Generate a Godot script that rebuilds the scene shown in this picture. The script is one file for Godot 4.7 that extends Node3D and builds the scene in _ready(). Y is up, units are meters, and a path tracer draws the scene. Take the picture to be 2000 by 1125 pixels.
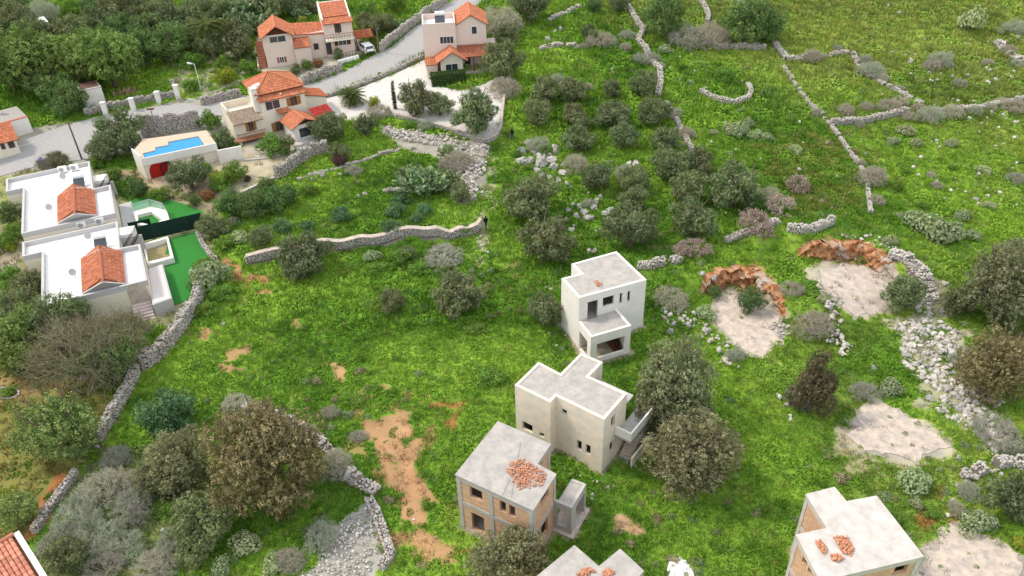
extends Node3D
# An aerial view of a green Mediterranean hillside with unfinished concrete houses, villas, olives and dry stone walls.

const F := 1550.0
const CAM := Vector3(0, 50, 0)
var AX: Vector3
var AU: Vector3
var AF: Vector3
var rng := RandomNumberGenerator.new()
var used := {}
var M := {}

class MB:
	var v := PackedVector3Array()
	var n := PackedVector3Array()
	var c := PackedColorArray()
	var o := Vector3.ZERO
	func tri(a: Vector3, b: Vector3, d: Vector3, k := Color.WHITE) -> void:
		var m := (d - a).cross(b - a).normalized()
		v.append(a); v.append(b); v.append(d)
		n.append(m); n.append(m); n.append(m)
		c.append(k); c.append(k); c.append(k)
	func quad(a: Vector3, b: Vector3, d: Vector3, e: Vector3, k := Color.WHITE) -> void:
		var m := (d - a).cross(b - a).normalized()
		v.append(a); v.append(b); v.append(d); v.append(a); v.append(d); v.append(e)
		for i in 6:
			n.append(m)
			c.append(k)
	func box(p: Vector3, x: Vector3, y: Vector3, z: Vector3, k := Color.WHITE) -> void:
		# p a corner, x y z the full edges
		if x.cross(y).dot(z) < 0:
			p += x
			x = -x
		var a := p
		var b := p + x
		var d := p + x + z
		var e := p + z
		var a2 := a + y
		var b2 := b + y
		var d2 := d + y
		var e2 := e + y
		quad(e2, a2, b2, d2, k)
		quad(a, e, d, b, k)
		quad(d, e, e2, d2, k)
		quad(a, b, b2, a2, k)
		quad(b, d, d2, b2, k)
		quad(e, a, a2, e2, k)
	func prism(poly: PackedVector2Array, y0: float, y1: float, k := Color.WHITE, top := true) -> void:
		var q := poly
		if Geometry2D.is_polygon_clockwise(q):
			q = q.duplicate()
			q.reverse()
		var m := q.size()
		for i in m:
			var a := q[i]
			var b := q[(i + 1) % m]
			quad(Vector3(a.x, y0, a.y), Vector3(a.x, y1, a.y), Vector3(b.x, y1, b.y), Vector3(b.x, y0, b.y), k)
		var t := Geometry2D.triangulate_polygon(q)
		for i in range(0, t.size(), 3):
			var a := q[t[i]]
			var b := q[t[i + 1]]
			var d := q[t[i + 2]]
			if (b - a).cross(d - a) < 0:
				var s := b
				b = d
				d = s
			if top:
				tri(Vector3(a.x, y1, a.y), Vector3(b.x, y1, b.y), Vector3(d.x, y1, d.y), k)
			tri(Vector3(a.x, y0, a.y), Vector3(d.x, y0, d.y), Vector3(b.x, y0, b.y), k)
	func tube(a: Vector3, b: Vector3, r0: float, r1: float, sides := 6, k := Color.WHITE, caps := false) -> void:
		var d := (b - a).normalized()
		var s := d.cross(Vector3(0.31, 0.2, 0.93)).normalized()
		if s.length() < 0.5:
			s = d.cross(Vector3.UP).normalized()
		var t := d.cross(s)
		for i in sides:
			var p := TAU * i / sides
			var q := TAU * (i + 1) / sides
			var e0 := s * cos(p) + t * sin(p)
			var e1 := s * cos(q) + t * sin(q)
			quad(a + e0 * r0, b + e0 * r1, b + e1 * r1, a + e1 * r0, k)
			if caps:
				tri(b, b + e1 * r1, b + e0 * r1, k)
				tri(a, a + e0 * r0, a + e1 * r0, k)
	func leaf(p: Vector3, along: Vector3, side: Vector3, k: Color) -> void:
		quad(p - along, p - side, p + along, p + side, k)
	func mesh() -> ArrayMesh:
		var arr := []
		arr.resize(Mesh.ARRAY_MAX)
		if o != Vector3.ZERO:
			for i in v.size():
				v[i] -= o
		arr[Mesh.ARRAY_VERTEX] = v
		arr[Mesh.ARRAY_NORMAL] = n
		arr[Mesh.ARRAY_COLOR] = c
		var am := ArrayMesh.new()
		am.add_surface_from_arrays(Mesh.PRIMITIVE_TRIANGLES, arr)
		return am

# ---------------------------------------------------------------- camera and pixels
func set_axes() -> void:
	var p := deg_to_rad(35.45)
	var r := deg_to_rad(-1.93)
	AF = Vector3(0, -sin(p), -cos(p))
	var u := Vector3(0, cos(p), -sin(p))
	AX = Vector3(cos(r), 0, 0) + u * sin(r)
	AU = Vector3(-sin(r), 0, 0) + u * cos(r)

func ray(px: float, py: float) -> Vector3:
	return AX * ((px - 1000.0) / F) - AU * ((py - 562.5) / F) + AF

func at(px: float, py: float, y := 0.0) -> Vector3:
	var d := ray(px, py)
	return CAM + d * ((y - CAM.y) / d.y)

func gp(px: float, py: float, up := 0.0) -> Vector3:
	var y := up
	var p := Vector3.ZERO
	for i in 9:
		p = at(px, py, y)
		y = lerpf(y, ht(p.x, p.z) + up, 0.8)
	p = at(px, py, y)
	return p

func lift(base: Vector3, px: float, py: float) -> float:
	# the height at which the pixel's ray stands over the base point
	var d := ray(px, py)
	var t := Vector2(base.x, base.z).length() / Vector2(d.x, d.z).length()
	return CAM.y + d.y * t

func depth(p: Vector3) -> float:
	return (p - CAM).dot(AF)

# ---------------------------------------------------------------- scene nodes
func numbered(s: String) -> String:
	var k: int = used.get(s, 0)
	used[s] = k + 1
	return s if k == 0 else "%s_%03d" % [s, k]

func tag(o: Node, label: String, category: String, group := "") -> void:
	o.set_meta("label", label)
	o.set_meta("category", category)
	if group != "":
		o.set_meta("group", group)

func thing(called: String, label: String, category: String, where: Vector3, group := "") -> Node3D:
	var o := Node3D.new()
	o.name = numbered(called)
	add_child(o)
	o.position = where
	tag(o, label, category, group)
	return o

func part(mb: MB, called: String, m: Material, parent: Node, kind := "") -> MeshInstance3D:
	if mb.v.is_empty():
		return null
	var base := parent
	mb.o = Vector3.ZERO
	while base != self:
		mb.o += (base as Node3D).position
		base = base.get_parent()
	var o := MeshInstance3D.new()
	o.name = called
	o.mesh = mb.mesh()
	o.material_override = m
	parent.add_child(o, true)
	if kind != "":
		o.set_meta("kind", kind)
	return o

func single(mb: MB, called: String, m: Material, label: String, category: String, where: Vector3, group := "") -> MeshInstance3D:
	mb.o = where
	var o := MeshInstance3D.new()
	o.name = numbered(called)
	o.mesh = mb.mesh()
	o.material_override = m
	add_child(o)
	o.position = where
	tag(o, label, category, group)
	return o

func struct(mb: MB, called: String, m: Material) -> MeshInstance3D:
	var o := MeshInstance3D.new()
	o.name = numbered(called)
	o.mesh = mb.mesh()
	o.material_override = m
	add_child(o)
	o.set_meta("kind", "structure")
	return o

# ---------------------------------------------------------------- materials
func lin(r: float, g: float, b: float) -> Color:
	return Color(r, g, b).linear_to_srgb()

func plain(r: float, g: float, b: float, rough := 0.85, vert := false) -> StandardMaterial3D:
	var m := StandardMaterial3D.new()
	m.albedo_color = lin(r, g, b)
	m.roughness = rough
	m.metallic_specular = 0.3
	m.vertex_color_use_as_albedo = vert
	return m

func mottled(r: float, g: float, b: float, amount: float, metres: float, sd: int, vert := false, warm := 0.0) -> StandardMaterial3D:
	# patches and grain at two scales, in the object's colour
	var nz := FastNoiseLite.new()
	nz.seed = sd
	nz.noise_type = FastNoiseLite.TYPE_SIMPLEX_SMOOTH
	nz.frequency = 0.018
	nz.fractal_octaves = 5
	nz.fractal_gain = 0.62
	var im := nz.get_seamless_image(256, 256)
	var nz2 := FastNoiseLite.new()
	nz2.seed = sd + 7
	nz2.frequency = 0.2
	var im2 := nz2.get_seamless_image(256, 256)
	var out := Image.create(256, 256, false, Image.FORMAT_RGB8)
	for y in 256:
		for x in 256:
			var t := (im.get_pixel(x, y).r - 0.5) * 2.0
			var t2 := (im2.get_pixel(x, y).r - 0.5) * 2.0
			var k := maxf(0.15, 1.0 + amount * t + amount * 0.45 * t2)
			out.set_pixel(x, y, Color(minf(1, r * k * (1.0 + warm * t)), minf(1, g * k), minf(1, b * k * (1.0 - warm * t))).linear_to_srgb())
	var m := StandardMaterial3D.new()
	m.albedo_texture = ImageTexture.create_from_image(out)
	m.uv1_triplanar = true
	m.uv1_world_triplanar = true
	m.uv1_scale = Vector3.ONE / metres
	m.roughness = 0.9
	m.metallic_specular = 0.25
	m.vertex_color_use_as_albedo = vert
	return m

func make_materials() -> void:
	M.white = mottled(0.74, 0.71, 0.67, 0.09, 5.0, 3, false, 0.03)
	M.roofwhite = mottled(0.8, 0.79, 0.78, 0.09, 6.0, 4)
	M.cream = mottled(0.7, 0.63, 0.53, 0.13, 5.0, 5, false, 0.12)
	M.villa = mottled(0.72, 0.66, 0.55, 0.05, 4.0, 6)
	M.pink = mottled(0.68, 0.56, 0.5, 0.05, 4.0, 7)
	M.concrete = mottled(0.42, 0.4, 0.375, 0.2, 4.5, 8)
	M.slab = mottled(0.375, 0.352, 0.328, 0.2, 5.5, 9, false, 0.02)
	M.palegrey = mottled(0.47, 0.46, 0.46, 0.08, 3.0, 10)
	M.paleslab = mottled(0.5, 0.465, 0.435, 0.2, 6.0, 11)
	M.tile = mottled(0.85, 0.85, 0.85, 0.14, 1.3, 12, true)
	M.stone = mottled(0.95, 0.95, 0.95, 0.22, 0.9, 13, true)
	M.core = mottled(0.2, 0.18, 0.16, 0.3, 1.5, 14)
	M.asphalt = mottled(0.34, 0.33, 0.325, 0.14, 3.0, 15)
	M.drive = mottled(0.56, 0.53, 0.5, 0.12, 5.0, 16)
	M.pad = mottled(0.45, 0.385, 0.33, 0.3, 5.0, 17, false, 0.05)
	M.turf = mottled(0.035, 0.19, 0.035, 0.22, 1.2, 18)
	M.redearth = mottled(1.0, 1.0, 1.0, 0.3, 1.6, 19, true)
	M.wood = mottled(0.32, 0.16, 0.06, 0.25, 0.8, 20)
	M.darkwood = mottled(0.1, 0.045, 0.025, 0.25, 0.8, 21)
	M.bark = mottled(0.14, 0.11, 0.085, 0.3, 0.5, 22)
	M.palebark = plain(0.42, 0.37, 0.33, 0.9)
	M.glass = plain(0.035, 0.045, 0.055, 0.12)
	M.glass.metallic_specular = 0.6
	M.metal = plain(0.05, 0.045, 0.045, 0.5)
	M.whitemetal = plain(0.75, 0.75, 0.74, 0.5)
	M.greymetal = plain(0.32, 0.32, 0.33, 0.5)
	M.screen = plain(0.008, 0.03, 0.022, 0.85)
	M.blue = plain(0.02, 0.07, 0.35, 0.6)
	M.red = plain(0.36, 0.015, 0.012, 0.6)
	M.leaf = plain(1, 1, 1, 0.75, true)
	M.leaf.metallic_specular = 0.15
	for k in 4:
		var a: Array = [[0.9, 0.94, 0.9], [1.13, 1.13, 1.03], [1.03, 0.98, 0.93], [1.0, 1.1, 1.0]][k]
		M["leaf%d" % k] = plain(minf(1, a[0] * 0.88), minf(1, a[1] * 0.88), minf(1, a[2] * 0.88), 0.75, true)
		M["leaf%d" % k].metallic_specular = 0.15
		M["leaf%d" % k].backlight_enabled = true
		M["leaf%d" % k].backlight = Color(0.75, 0.8, 0.6)
	M.grass = plain(1, 1, 1, 0.8, true)
	M.grass.metallic_specular = 0.15
	M.paint = plain(1, 1, 1, 0.7, true)
	M.carpaint = plain(0.74, 0.75, 0.76, 0.25)
	M.carpaint.clearcoat_enabled = true
	M.brick = brick_material()
	M.tank = plain(0.7, 0.71, 0.72, 0.35)
	M.water = plain(0.015, 0.25, 0.5, 0.1)
	M.greenwater = mottled(0.3, 0.25, 0.12, 0.25, 2.0, 31)
	M.fenceglass = StandardMaterial3D.new()
	M.fenceglass.albedo_color = Color(0.75, 0.9, 0.85, 0.22)
	M.fenceglass.transparency = BaseMaterial3D.TRANSPARENCY_ALPHA
	M.fenceglass.roughness = 0.05

func brick_material() -> StandardMaterial3D:
	var im := Image.create(256, 256, false, Image.FORMAT_RGB8)
	var r := RandomNumberGenerator.new()
	r.seed = 77
	im.fill(lin(0.46, 0.42, 0.38))
	for row in 16:
		for k in 9:
			var t := r.randf_range(0.75, 1.2)
			var x := k * 32 - (row % 2) * 16
			for px in range(maxi(0, x + 1), mini(256, x + 31)):
				for py in range(row * 16 + 1, row * 16 + 14):
					var g := t * r.randf_range(0.9, 1.1)
					im.set_pixel(px, py, lin(0.6 * g, 0.33 * g, 0.18 * g))
	var m := StandardMaterial3D.new()
	m.albedo_texture = ImageTexture.create_from_image(im)
	m.uv1_triplanar = true
	m.uv1_world_triplanar = true
	m.uv1_scale = Vector3.ONE / 2.4
	m.roughness = 0.95
	return m

# ---------------------------------------------------------------- terrain
const GX0 := -190.0
const GZ0 := -300.0
const GS := 0.75
const GW := 507
const GH := 387
var HG := PackedFloat32Array()
var noise := FastNoiseLite.new()
var ridges := []

func base_h(x: float, z: float) -> float:
	var d := -z
	var t := (d - 82.0) / 14.0
	var h := 0.1 * 14.0 * log(1.0 + exp(clampf(t, -20, 20))) if t < 18 else 0.1 * (d - 82.0)
	h += 0.35 * noise.get_noise_2d(x * 0.6, z * 0.6)
	return h

func ht(x: float, z: float) -> float:
	var fx := clampf((x - GX0) / GS, 0, GW - 1.001)
	var fz := clampf((z - GZ0) / GS, 0, GH - 1.001)
	var i := int(fx)
	var j := int(fz)
	fx -= i
	fz -= j
	var k := j * GW + i
	return lerpf(lerpf(HG[k], HG[k + 1], fx), lerpf(HG[k + GW], HG[k + GW + 1], fx), fz)

func ridge(pts: Array, h: float, back: float, front := 0.5) -> void:
	# ground held up by a cut bank or a wall along pts (left to right, seen from the low side); it falls away behind over `back` metres
	var q := PackedVector2Array()
	for p in pts:
		var w := at(p[0], p[1], h + base_h(0, at(p[0], p[1], h).z))
		q.append(Vector2(w.x, w.z))
	var box := Rect2(q[0], Vector2.ZERO)
	for p in q:
		box = box.expand(p)
	box = box.grow(back + 1)
	for j in range(maxi(0, int((box.position.y - GZ0) / GS)), mini(GH, int((box.end.y - GZ0) / GS) + 1)):
		for i in range(maxi(0, int((box.position.x - GX0) / GS)), mini(GW, int((box.end.x - GX0) / GS) + 1)):
			var p := Vector2(GX0 + i * GS, GZ0 + j * GS)
			var best := 1e9
			var side := 1.0
			var al := 0.0
			var over := 0.0
			for k in q.size() - 1:
				var a := q[k]
				var b := q[k + 1]
				var c := Geometry2D.get_closest_point_to_segment(p, a, b)
				var d := p.distance_to(c)
				if d < best:
					best = d
					var s := (b - a).cross(p - a)
					side = 1.0 if s < 0 else -1.0
					var e := (b - a).normalized().dot(p - a)
					over = 0.0
					if k == 0 and e < 0:
						over = -e
					if k == q.size() - 2 and e > (b - a).length():
						over = e - (b - a).length()
			var add := 0.0
			if side > 0:
				add = h * (1.0 - smoothstep(0.0, 1.0, best / back))
			else:
				add = h * (1.0 - smoothstep(0.0, front, best))
			if over > 0:
				add *= 1.0 - smoothstep(0.0, 6.0, over)
			HG[j * GW + i] += add

func make_heights() -> void:
	noise.seed = 11
	noise.frequency = 0.05
	noise.fractal_octaves = 3
	HG.resize(GW * GH)
	for j in GH:
		for i in GW:
			HG[j * GW + i] = base_h(GX0 + i * GS, GZ0 + j * GS)
	# the two dug-out plots, and terraces held by stone walls
	ridge([[1348, 545], [1385, 528], [1440, 517], [1478, 522], [1510, 548], [1560, 590]], 1.8, 18.0, 0.7)
	ridge([[1535, 484], [1600, 484], [1640, 479], [1690, 476], [1725, 496], [1778, 530]], 1.8, 16.0, 0.7)
	ridge([[478, 494], [560, 489], [640, 479], [720, 468], [800, 461], [880, 446], [938, 432]], 1.0, 14.0, 0.5)

# ---------------------------------------------------------------- ground cover: colour map and how densely weeds grow
const MX0 := -130.0
const MZ0 := -225.0
const MS := 0.2
const MW := 1300
const MH := 1020
var MAP := PackedByteArray()
var DEN := PackedByteArray()
var n1 := FastNoiseLite.new()
var n2 := FastNoiseLite.new()
var n3 := FastNoiseLite.new()

func put(k: int, c: Color) -> void:
	var s := c.linear_to_srgb()
	MAP[k * 3] = int(clampf(s.r, 0, 1) * 255)
	MAP[k * 3 + 1] = int(clampf(s.g, 0, 1) * 255)
	MAP[k * 3 + 2] = int(clampf(s.b, 0, 1) * 255)

func cover_at(x: float, z: float) -> Array:
	var i := int((x - MX0) / MS)
	var j := int((z - MZ0) / MS)
	if i < 0 or j < 0 or i >= MW or j >= MH:
		return [Color(0.12, 0.22, 0.04), 0.8]
	var k := j * MW + i
	return [Color8(MAP[k * 3], MAP[k * 3 + 1], MAP[k * 3 + 2]).srgb_to_linear(), DEN[k] / 255.0]

func make_cover() -> void:
	n1.seed = 5
	n1.frequency = 0.035
	n1.fractal_octaves = 4
	n2.seed = 6
	n2.frequency = 0.35
	n2.fractal_octaves = 3
	n3.seed = 9
	n3.frequency = 0.012
	MAP.resize(MW * MH * 3)
	DEN.resize(MW * MH)
	var lush := Color(0.122, 0.245, 0.028)
	var bright := Color(0.225, 0.365, 0.045)
	var deep := Color(0.075, 0.165, 0.02)
	var straw := Color(0.34, 0.34, 0.1)
	for j in MH:
		var z := MZ0 + (j + 0.5) * MS
		for i in MW:
			var x := MX0 + (i + 0.5) * MS
			var a := n1.get_noise_2d(x, z)
			var b := n2.get_noise_2d(x, z)
			var c := lush.lerp(bright, clampf(0.4 + a * 1.6 + b * 0.5, 0, 1)).lerp(deep, clampf(-a * 1.1 - b * 1.1 - 0.05, 0, 0.7))
			var dry := clampf((x - 12.0) * 0.018 + (-z - 70.0) * 0.005 + n3.get_noise_2d(x, z) * 1.3 - 0.42, 0, 0.5)
			c = c.lerp(straw, clampf(dry + b * 0.35 * dry, 0, 0.65))
			c = c.lerp(Color(0.26, 0.19, 0.11), clampf((b - 0.45) * 1.5, 0, 0.3))
			put(j * MW + i, c)
			DEN[j * MW + i] = 235

func paint(pts: Array, col: Color, den: float, jitter := 0.8, mix := 1.0, hole := -2.0) -> void:
	# matter lying on the ground inside a ragged outline; spots of it break up where the noise is under `hole`
	var q := PackedVector2Array()
	for p in pts:
		var w := gp(p[0], p[1])
		q.append(Vector2(w.x, w.z))
	paint_world(q, col, den, jitter, mix, hole)

func paint_world(q: PackedVector2Array, col: Color, den: float, jitter := 0.8, mix := 1.0, hole := -2.0) -> void:
	var box := Rect2(q[0], Vector2.ZERO)
	for p in q:
		box = box.expand(p)
	box = box.grow(jitter)
	for j in range(maxi(0, int((box.position.y - MZ0) / MS)), mini(MH, int((box.end.y - MZ0) / MS) + 1)):
		var z := MZ0 + (j + 0.5) * MS
		for i in range(maxi(0, int((box.position.x - MX0) / MS)), mini(MW, int((box.end.x - MX0) / MS) + 1)):
			var x := MX0 + (i + 0.5) * MS
			var b := n2.get_noise_2d(x, z)
			var d := Vector2(x + jitter * 2.2 * n2.get_noise_2d(x * 0.5 + 40, z * 0.5), z + jitter * 2.2 * n2.get_noise_2d(x * 0.5, z * 0.5 + 40))
			if b < hole or not Geometry2D.is_point_in_polygon(d, q):
				continue
			var k := j * MW + i
			var old := Color8(MAP[k * 3], MAP[k * 3 + 1], MAP[k * 3 + 2]).srgb_to_linear()
			var g := 1.0 + 0.3 * b + 0.25 * n1.get_noise_2d(x * 3, z * 3)
			put(k, old.lerp(Color(col.r * g, col.g * g, col.b * g), mix))
			DEN[k] = int(den * 255)

func drape(pts: Array, off: float, world := false) -> MB:
	# a sheet that follows the ground inside the outline
	var q := PackedVector2Array()
	for p in pts:
		if world:
			q.append(p)
		else:
			var w := gp(p[0], p[1])
			q.append(Vector2(w.x, w.z))
	var mb := MB.new()
	var box := Rect2(q[0], Vector2.ZERO)
	for p in q:
		box = box.expand(p)
	for j in range(int(floor((box.position.y - GZ0) / GS)), int((box.end.y - GZ0) / GS) + 1):
		for i in range(int(floor((box.position.x - GX0) / GS)), int((box.end.x - GX0) / GS) + 1):
			var a := Vector2(GX0 + i * GS, GZ0 + j * GS)
			var cell := PackedVector2Array([a, a + Vector2(GS, 0), a + Vector2(GS, GS), a + Vector2(0, GS)])
			var pieces := [cell]
			var inside := 0
			for e in cell:
				if Geometry2D.is_point_in_polygon(e, q):
					inside += 1
			if inside < 4:
				pieces = Geometry2D.intersect_polygons(cell, q)
			for pc in pieces:
				var pp: PackedVector2Array = pc
				if pp.size() < 3:
					continue
				if (pp[1] - pp[0]).cross(pp[2] - pp[0]) < 0:
					pp.reverse()
				for t in range(1, pp.size() - 1):
					mb.tri(g3(pp[0], off), g3(pp[t], off), g3(pp[t + 1], off))
	return mb

func g3(p: Vector2, off: float) -> Vector3:
	return Vector3(p.x, ht(p.x, p.y) + off, p.y)

func make_ground() -> void:
	var im := Image.create_from_data(MW, MH, false, Image.FORMAT_RGB8, MAP)
	var m := StandardMaterial3D.new()
	m.albedo_texture = ImageTexture.create_from_image(im)
	m.roughness = 1.0
	m.metallic_specular = 0.1
	var v := PackedVector3Array()
	var n := PackedVector3Array()
	var uv := PackedVector2Array()
	var id := PackedInt32Array()
	for j in GH:
		for i in GW:
			var x := GX0 + i * GS
			var z := GZ0 + j * GS
			v.append(Vector3(x, HG[j * GW + i], z))
			var a := HG[j * GW + maxi(0, i - 1)] - HG[j * GW + mini(GW - 1, i + 1)]
			var b := HG[maxi(0, j - 1) * GW + i] - HG[mini(GH - 1, j + 1) * GW + i]
			n.append(Vector3(a, 2 * GS, b).normalized())
			uv.append(Vector2((x - MX0) / (MS * MW), (z - MZ0) / (MS * MH)))
	for j in GH - 1:
		for i in GW - 1:
			var k := j * GW + i
			id.append_array([k, k + 1, k + GW + 1, k, k + GW + 1, k + GW])
	var arr := []
	arr.resize(Mesh.ARRAY_MAX)
	arr[Mesh.ARRAY_VERTEX] = v
	arr[Mesh.ARRAY_NORMAL] = n
	arr[Mesh.ARRAY_TEX_UV] = uv
	arr[Mesh.ARRAY_INDEX] = id
	var am := ArrayMesh.new()
	am.add_surface_from_arrays(Mesh.PRIMITIVE_TRIANGLES, arr)
	var o := MeshInstance3D.new()
	o.name = "ground"
	o.mesh = am
	o.material_override = m
	add_child(o)
	o.set_meta("kind", "structure")
	# the land round about, out to the horizon
	var mb := MB.new()
	var x1 := GX0 + (GW - 1) * GS
	var z1 := GZ0 + (GH - 1) * GS
	var far := 3000.0
	var hf := func(x: float, z: float) -> float: return base_h(x, clampf(z, GZ0, z1)) - 0.05 if z > GZ0 - 1 else base_h(x, GZ0) - 0.05
	var xs := [-far, -800.0, GX0, -95.0, 0.0, 95.0, x1, 800.0, far]
	var zs := [-far, -900.0, GZ0, -200.0, -100.0, z1, 300.0, far]
	for a in xs.size() - 1:
		for b in zs.size() - 1:
			if a >= 2 and a <= 5 and b >= 2 and b <= 4:
				continue
			var p := []
			for e in [[0, 0], [1, 0], [1, 1], [0, 1]]:
				var x: float = xs[a + e[0]]
				var z: float = zs[b + e[1]]
				p.append(Vector3(x, hf.call(x, z), z))
			mb.quad(p[0], p[1], p[2], p[3])
	struct(mb, "far_land", mottled(0.12, 0.2, 0.04, 0.4, 60.0, 44))

# ---------------------------------------------------------------- plants
# a leaf sends back about as much light as it lets through: colours below are one side, BOTH makes the sum
const BOTH := 1.75

func rdir(r: RandomNumberGenerator) -> Vector3:
	var z := r.randf_range(-1, 1)
	var a := r.randf() * TAU
	var s := sqrt(1 - z * z)
	return Vector3(s * cos(a), z, s * sin(a))

func vary(r: RandomNumberGenerator, k: Color, amount: float) -> Color:
	var t := 1.0 + r.randf_range(-amount, amount)
	return Color(k.r * t * r.randf_range(0.92, 1.08), k.g * t, k.b * t * r.randf_range(0.9, 1.1))

func lobes_for(r: RandomNumberGenerator, count: int, k: float, flat: float, spread: float, gaps := 0.16) -> Array:
	# uneven round masses inside a crown of radius 1 about height k
	var l := []
	for i in count:
		# spread evenly over the crown, each mass a little in or out
		var yy := 1.0 - 1.9 * (i + 0.5) / count
		var an := i * 2.39996 + r.randf_range(-0.35, 0.35)
		var sx := sqrt(maxf(0.0, 1.0 - yy * yy))
		if r.randf() < gaps:
			continue
		var rad := r.randf_range(0.2, 0.42)
		var c := Vector3(cos(an) * sx, yy * flat, sin(an) * sx) * r.randf_range(0.45, 0.98 - rad * 0.4) * spread
		c.y = maxf(c.y, 0.22 - k)
		l.append([c + Vector3(0, k, 0), rad])
	l.append([Vector3(r.randf_range(-0.12, 0.12), k, r.randf_range(-0.12, 0.12)), 0.58])
	return l

func leafy(sd: int, lobes: Array, count: int, size: float, longer: float, cols: Array, clump := 0.2, flat := 0.85, tuft := 5) -> MB:
	# leaf tufts spread through the outer shell of each mass; colours vary from twig to twig
	var r := RandomNumberGenerator.new()
	r.seed = sd
	var mb := MB.new()
	var total := 0.0
	for l in lobes:
		total += l[1] * l[1]
	for l in lobes:
		var c: Vector3 = l[0]
		var rad: float = l[1]
		var m := int(count * rad * rad / total / tuft)
		var lobe_tone := r.randf_range(0.88, 1.12)
		for i in m:
			var d := rdir(r)
			var p := c + Vector3(d.x, d.y * flat, d.z) * rad * (r.randf_range(0.62, 1.0) + (r.randf() * 0.22 if r.randf() < 0.3 else 0.0))
			if p.y < 0.03:
				continue
			var col: Color = cols[r.randi() % cols.size()]
			col = vary(r, Color(col.r * BOTH, col.g * BOTH, col.b * BOTH), clump)
			for t in tuft:
				var face := (d + rdir(r) * 0.75 + Vector3(0, 0.3, 0)).normalized()
				var a := face.cross(rdir(r)).normalized()
				var s := face.cross(a)
				var q := p + rdir(r) * size * 1.5
				var kk := vary(r, col, 0.12)
				mb.leaf(q, a * size * longer * r.randf_range(0.6, 1.2), s * size * 0.55, Color(kk.r * lobe_tone, kk.g * lobe_tone, kk.b * lobe_tone))
	return mb

func trunk_mesh(sd: int, top: float, rad: float, limbs: int, reach: float) -> MB:
	var r := RandomNumberGenerator.new()
	r.seed = sd
	var mb := MB.new()
	var a := Vector3(0, -0.15, 0)
	var b := Vector3(r.randf_range(-0.06, 0.06), top * 0.5, r.randf_range(-0.06, 0.06))
	mb.tube(a, b, rad * 1.3, rad * 0.9, 7)
	for i in limbs:
		var an := TAU * (i + r.randf() * 0.6) / limbs
		var e := b + Vector3(cos(an) * reach * 0.5, top * 0.35, sin(an) * reach * 0.5)
		mb.tube(b - Vector3(0, 0.02, 0), e, rad * 0.65, rad * 0.4, 5)
		for k in 2:
			var f := e + Vector3(cos(an + (k - 0.5) * 1.3) * reach * 0.5, top * r.randf_range(0.25, 0.5), sin(an + (k - 0.5) * 1.3) * reach * 0.5)
			mb.tube(e, f, rad * 0.4, rad * 0.12, 4)
	return mb

func twiggy(sd: int, stems: int, tips: Array, k: float, flat: float, thick: float, buds: int, bud: Array, budsize: float) -> Array:
	# a bare bush: stems fork and fork again; returns [wood, twigs with buds]
	var r := RandomNumberGenerator.new()
	r.seed = sd
	var wood := MB.new()
	var tw := MB.new()
	var ends := []
	for i in stems:
		var d := rdir(r)
		d.y = absf(d.y) * flat + 0.25
		d = d.normalized()
		var a := Vector3(d.x, 0, d.z) * 0.1
		var b := a + d * r.randf_range(0.35, 0.55)
		b.y = maxf(b.y, 0.1) + (k - 0.5) * 0.5
		var wc: Color = tips[0]
		wood.tube(a - Vector3(0, 0.05, 0), b, thick, thick * 0.6, 4, vary(r, wc, 0.2))
		for j in 5:
			var d2 := (d + rdir(r) * 0.75).normalized()
			d2.y *= flat
			var e := b + d2 * r.randf_range(0.22, 0.42)
			twig(tw, b, e, thick * 0.45, vary(r, tips[r.randi() % tips.size()], 0.25), r)
			for m in 4:
				var d3 := (d2 + rdir(r) * 0.9).normalized()
				var f := e + d3 * r.randf_range(0.12, 0.3)
				f.y = maxf(f.y, 0.03)
				twig(tw, e, f, thick * 0.32, vary(r, tips[r.randi() % tips.size()], 0.25), r)
				ends.append([e, f, d3])
				for w in 3:
					var g := e.lerp(f, r.randf_range(0.3, 1.0))
					var h := g + (d3 + rdir(r) * 1.1).normalized() * r.randf_range(0.07, 0.16)
					h.y = maxf(h.y, 0.02)
					twig(tw, g, h, thick * 0.25, vary(r, tips[r.randi() % tips.size()], 0.25), r)
	for i in buds:
		var e: Array = ends[r.randi() % ends.size()]
		var p: Vector3 = (e[0] as Vector3).lerp(e[1], r.randf_range(0.2, 1.15)) + rdir(r) * 0.06
		var a := rdir(r)
		var s := a.cross(rdir(r)).normalized()
		tw.leaf(p, a * budsize, s * budsize * 0.6, vary(r, bud[r.randi() % bud.size()], 0.2))
	return [wood, tw]

func twig(mb: MB, a: Vector3, b: Vector3, w: float, k: Color, r: RandomNumberGenerator) -> void:
	var d := (b - a).normalized()
	var s := d.cross(rdir(r)).normalized() * w
	var t := d.cross(s).normalized() * w
	mb.quad(a - s, b - s * 0.4, b + s * 0.4, a + s, k)
	mb.quad(a - t, b - t * 0.4, b + t * 0.4, a + t, k)

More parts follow.
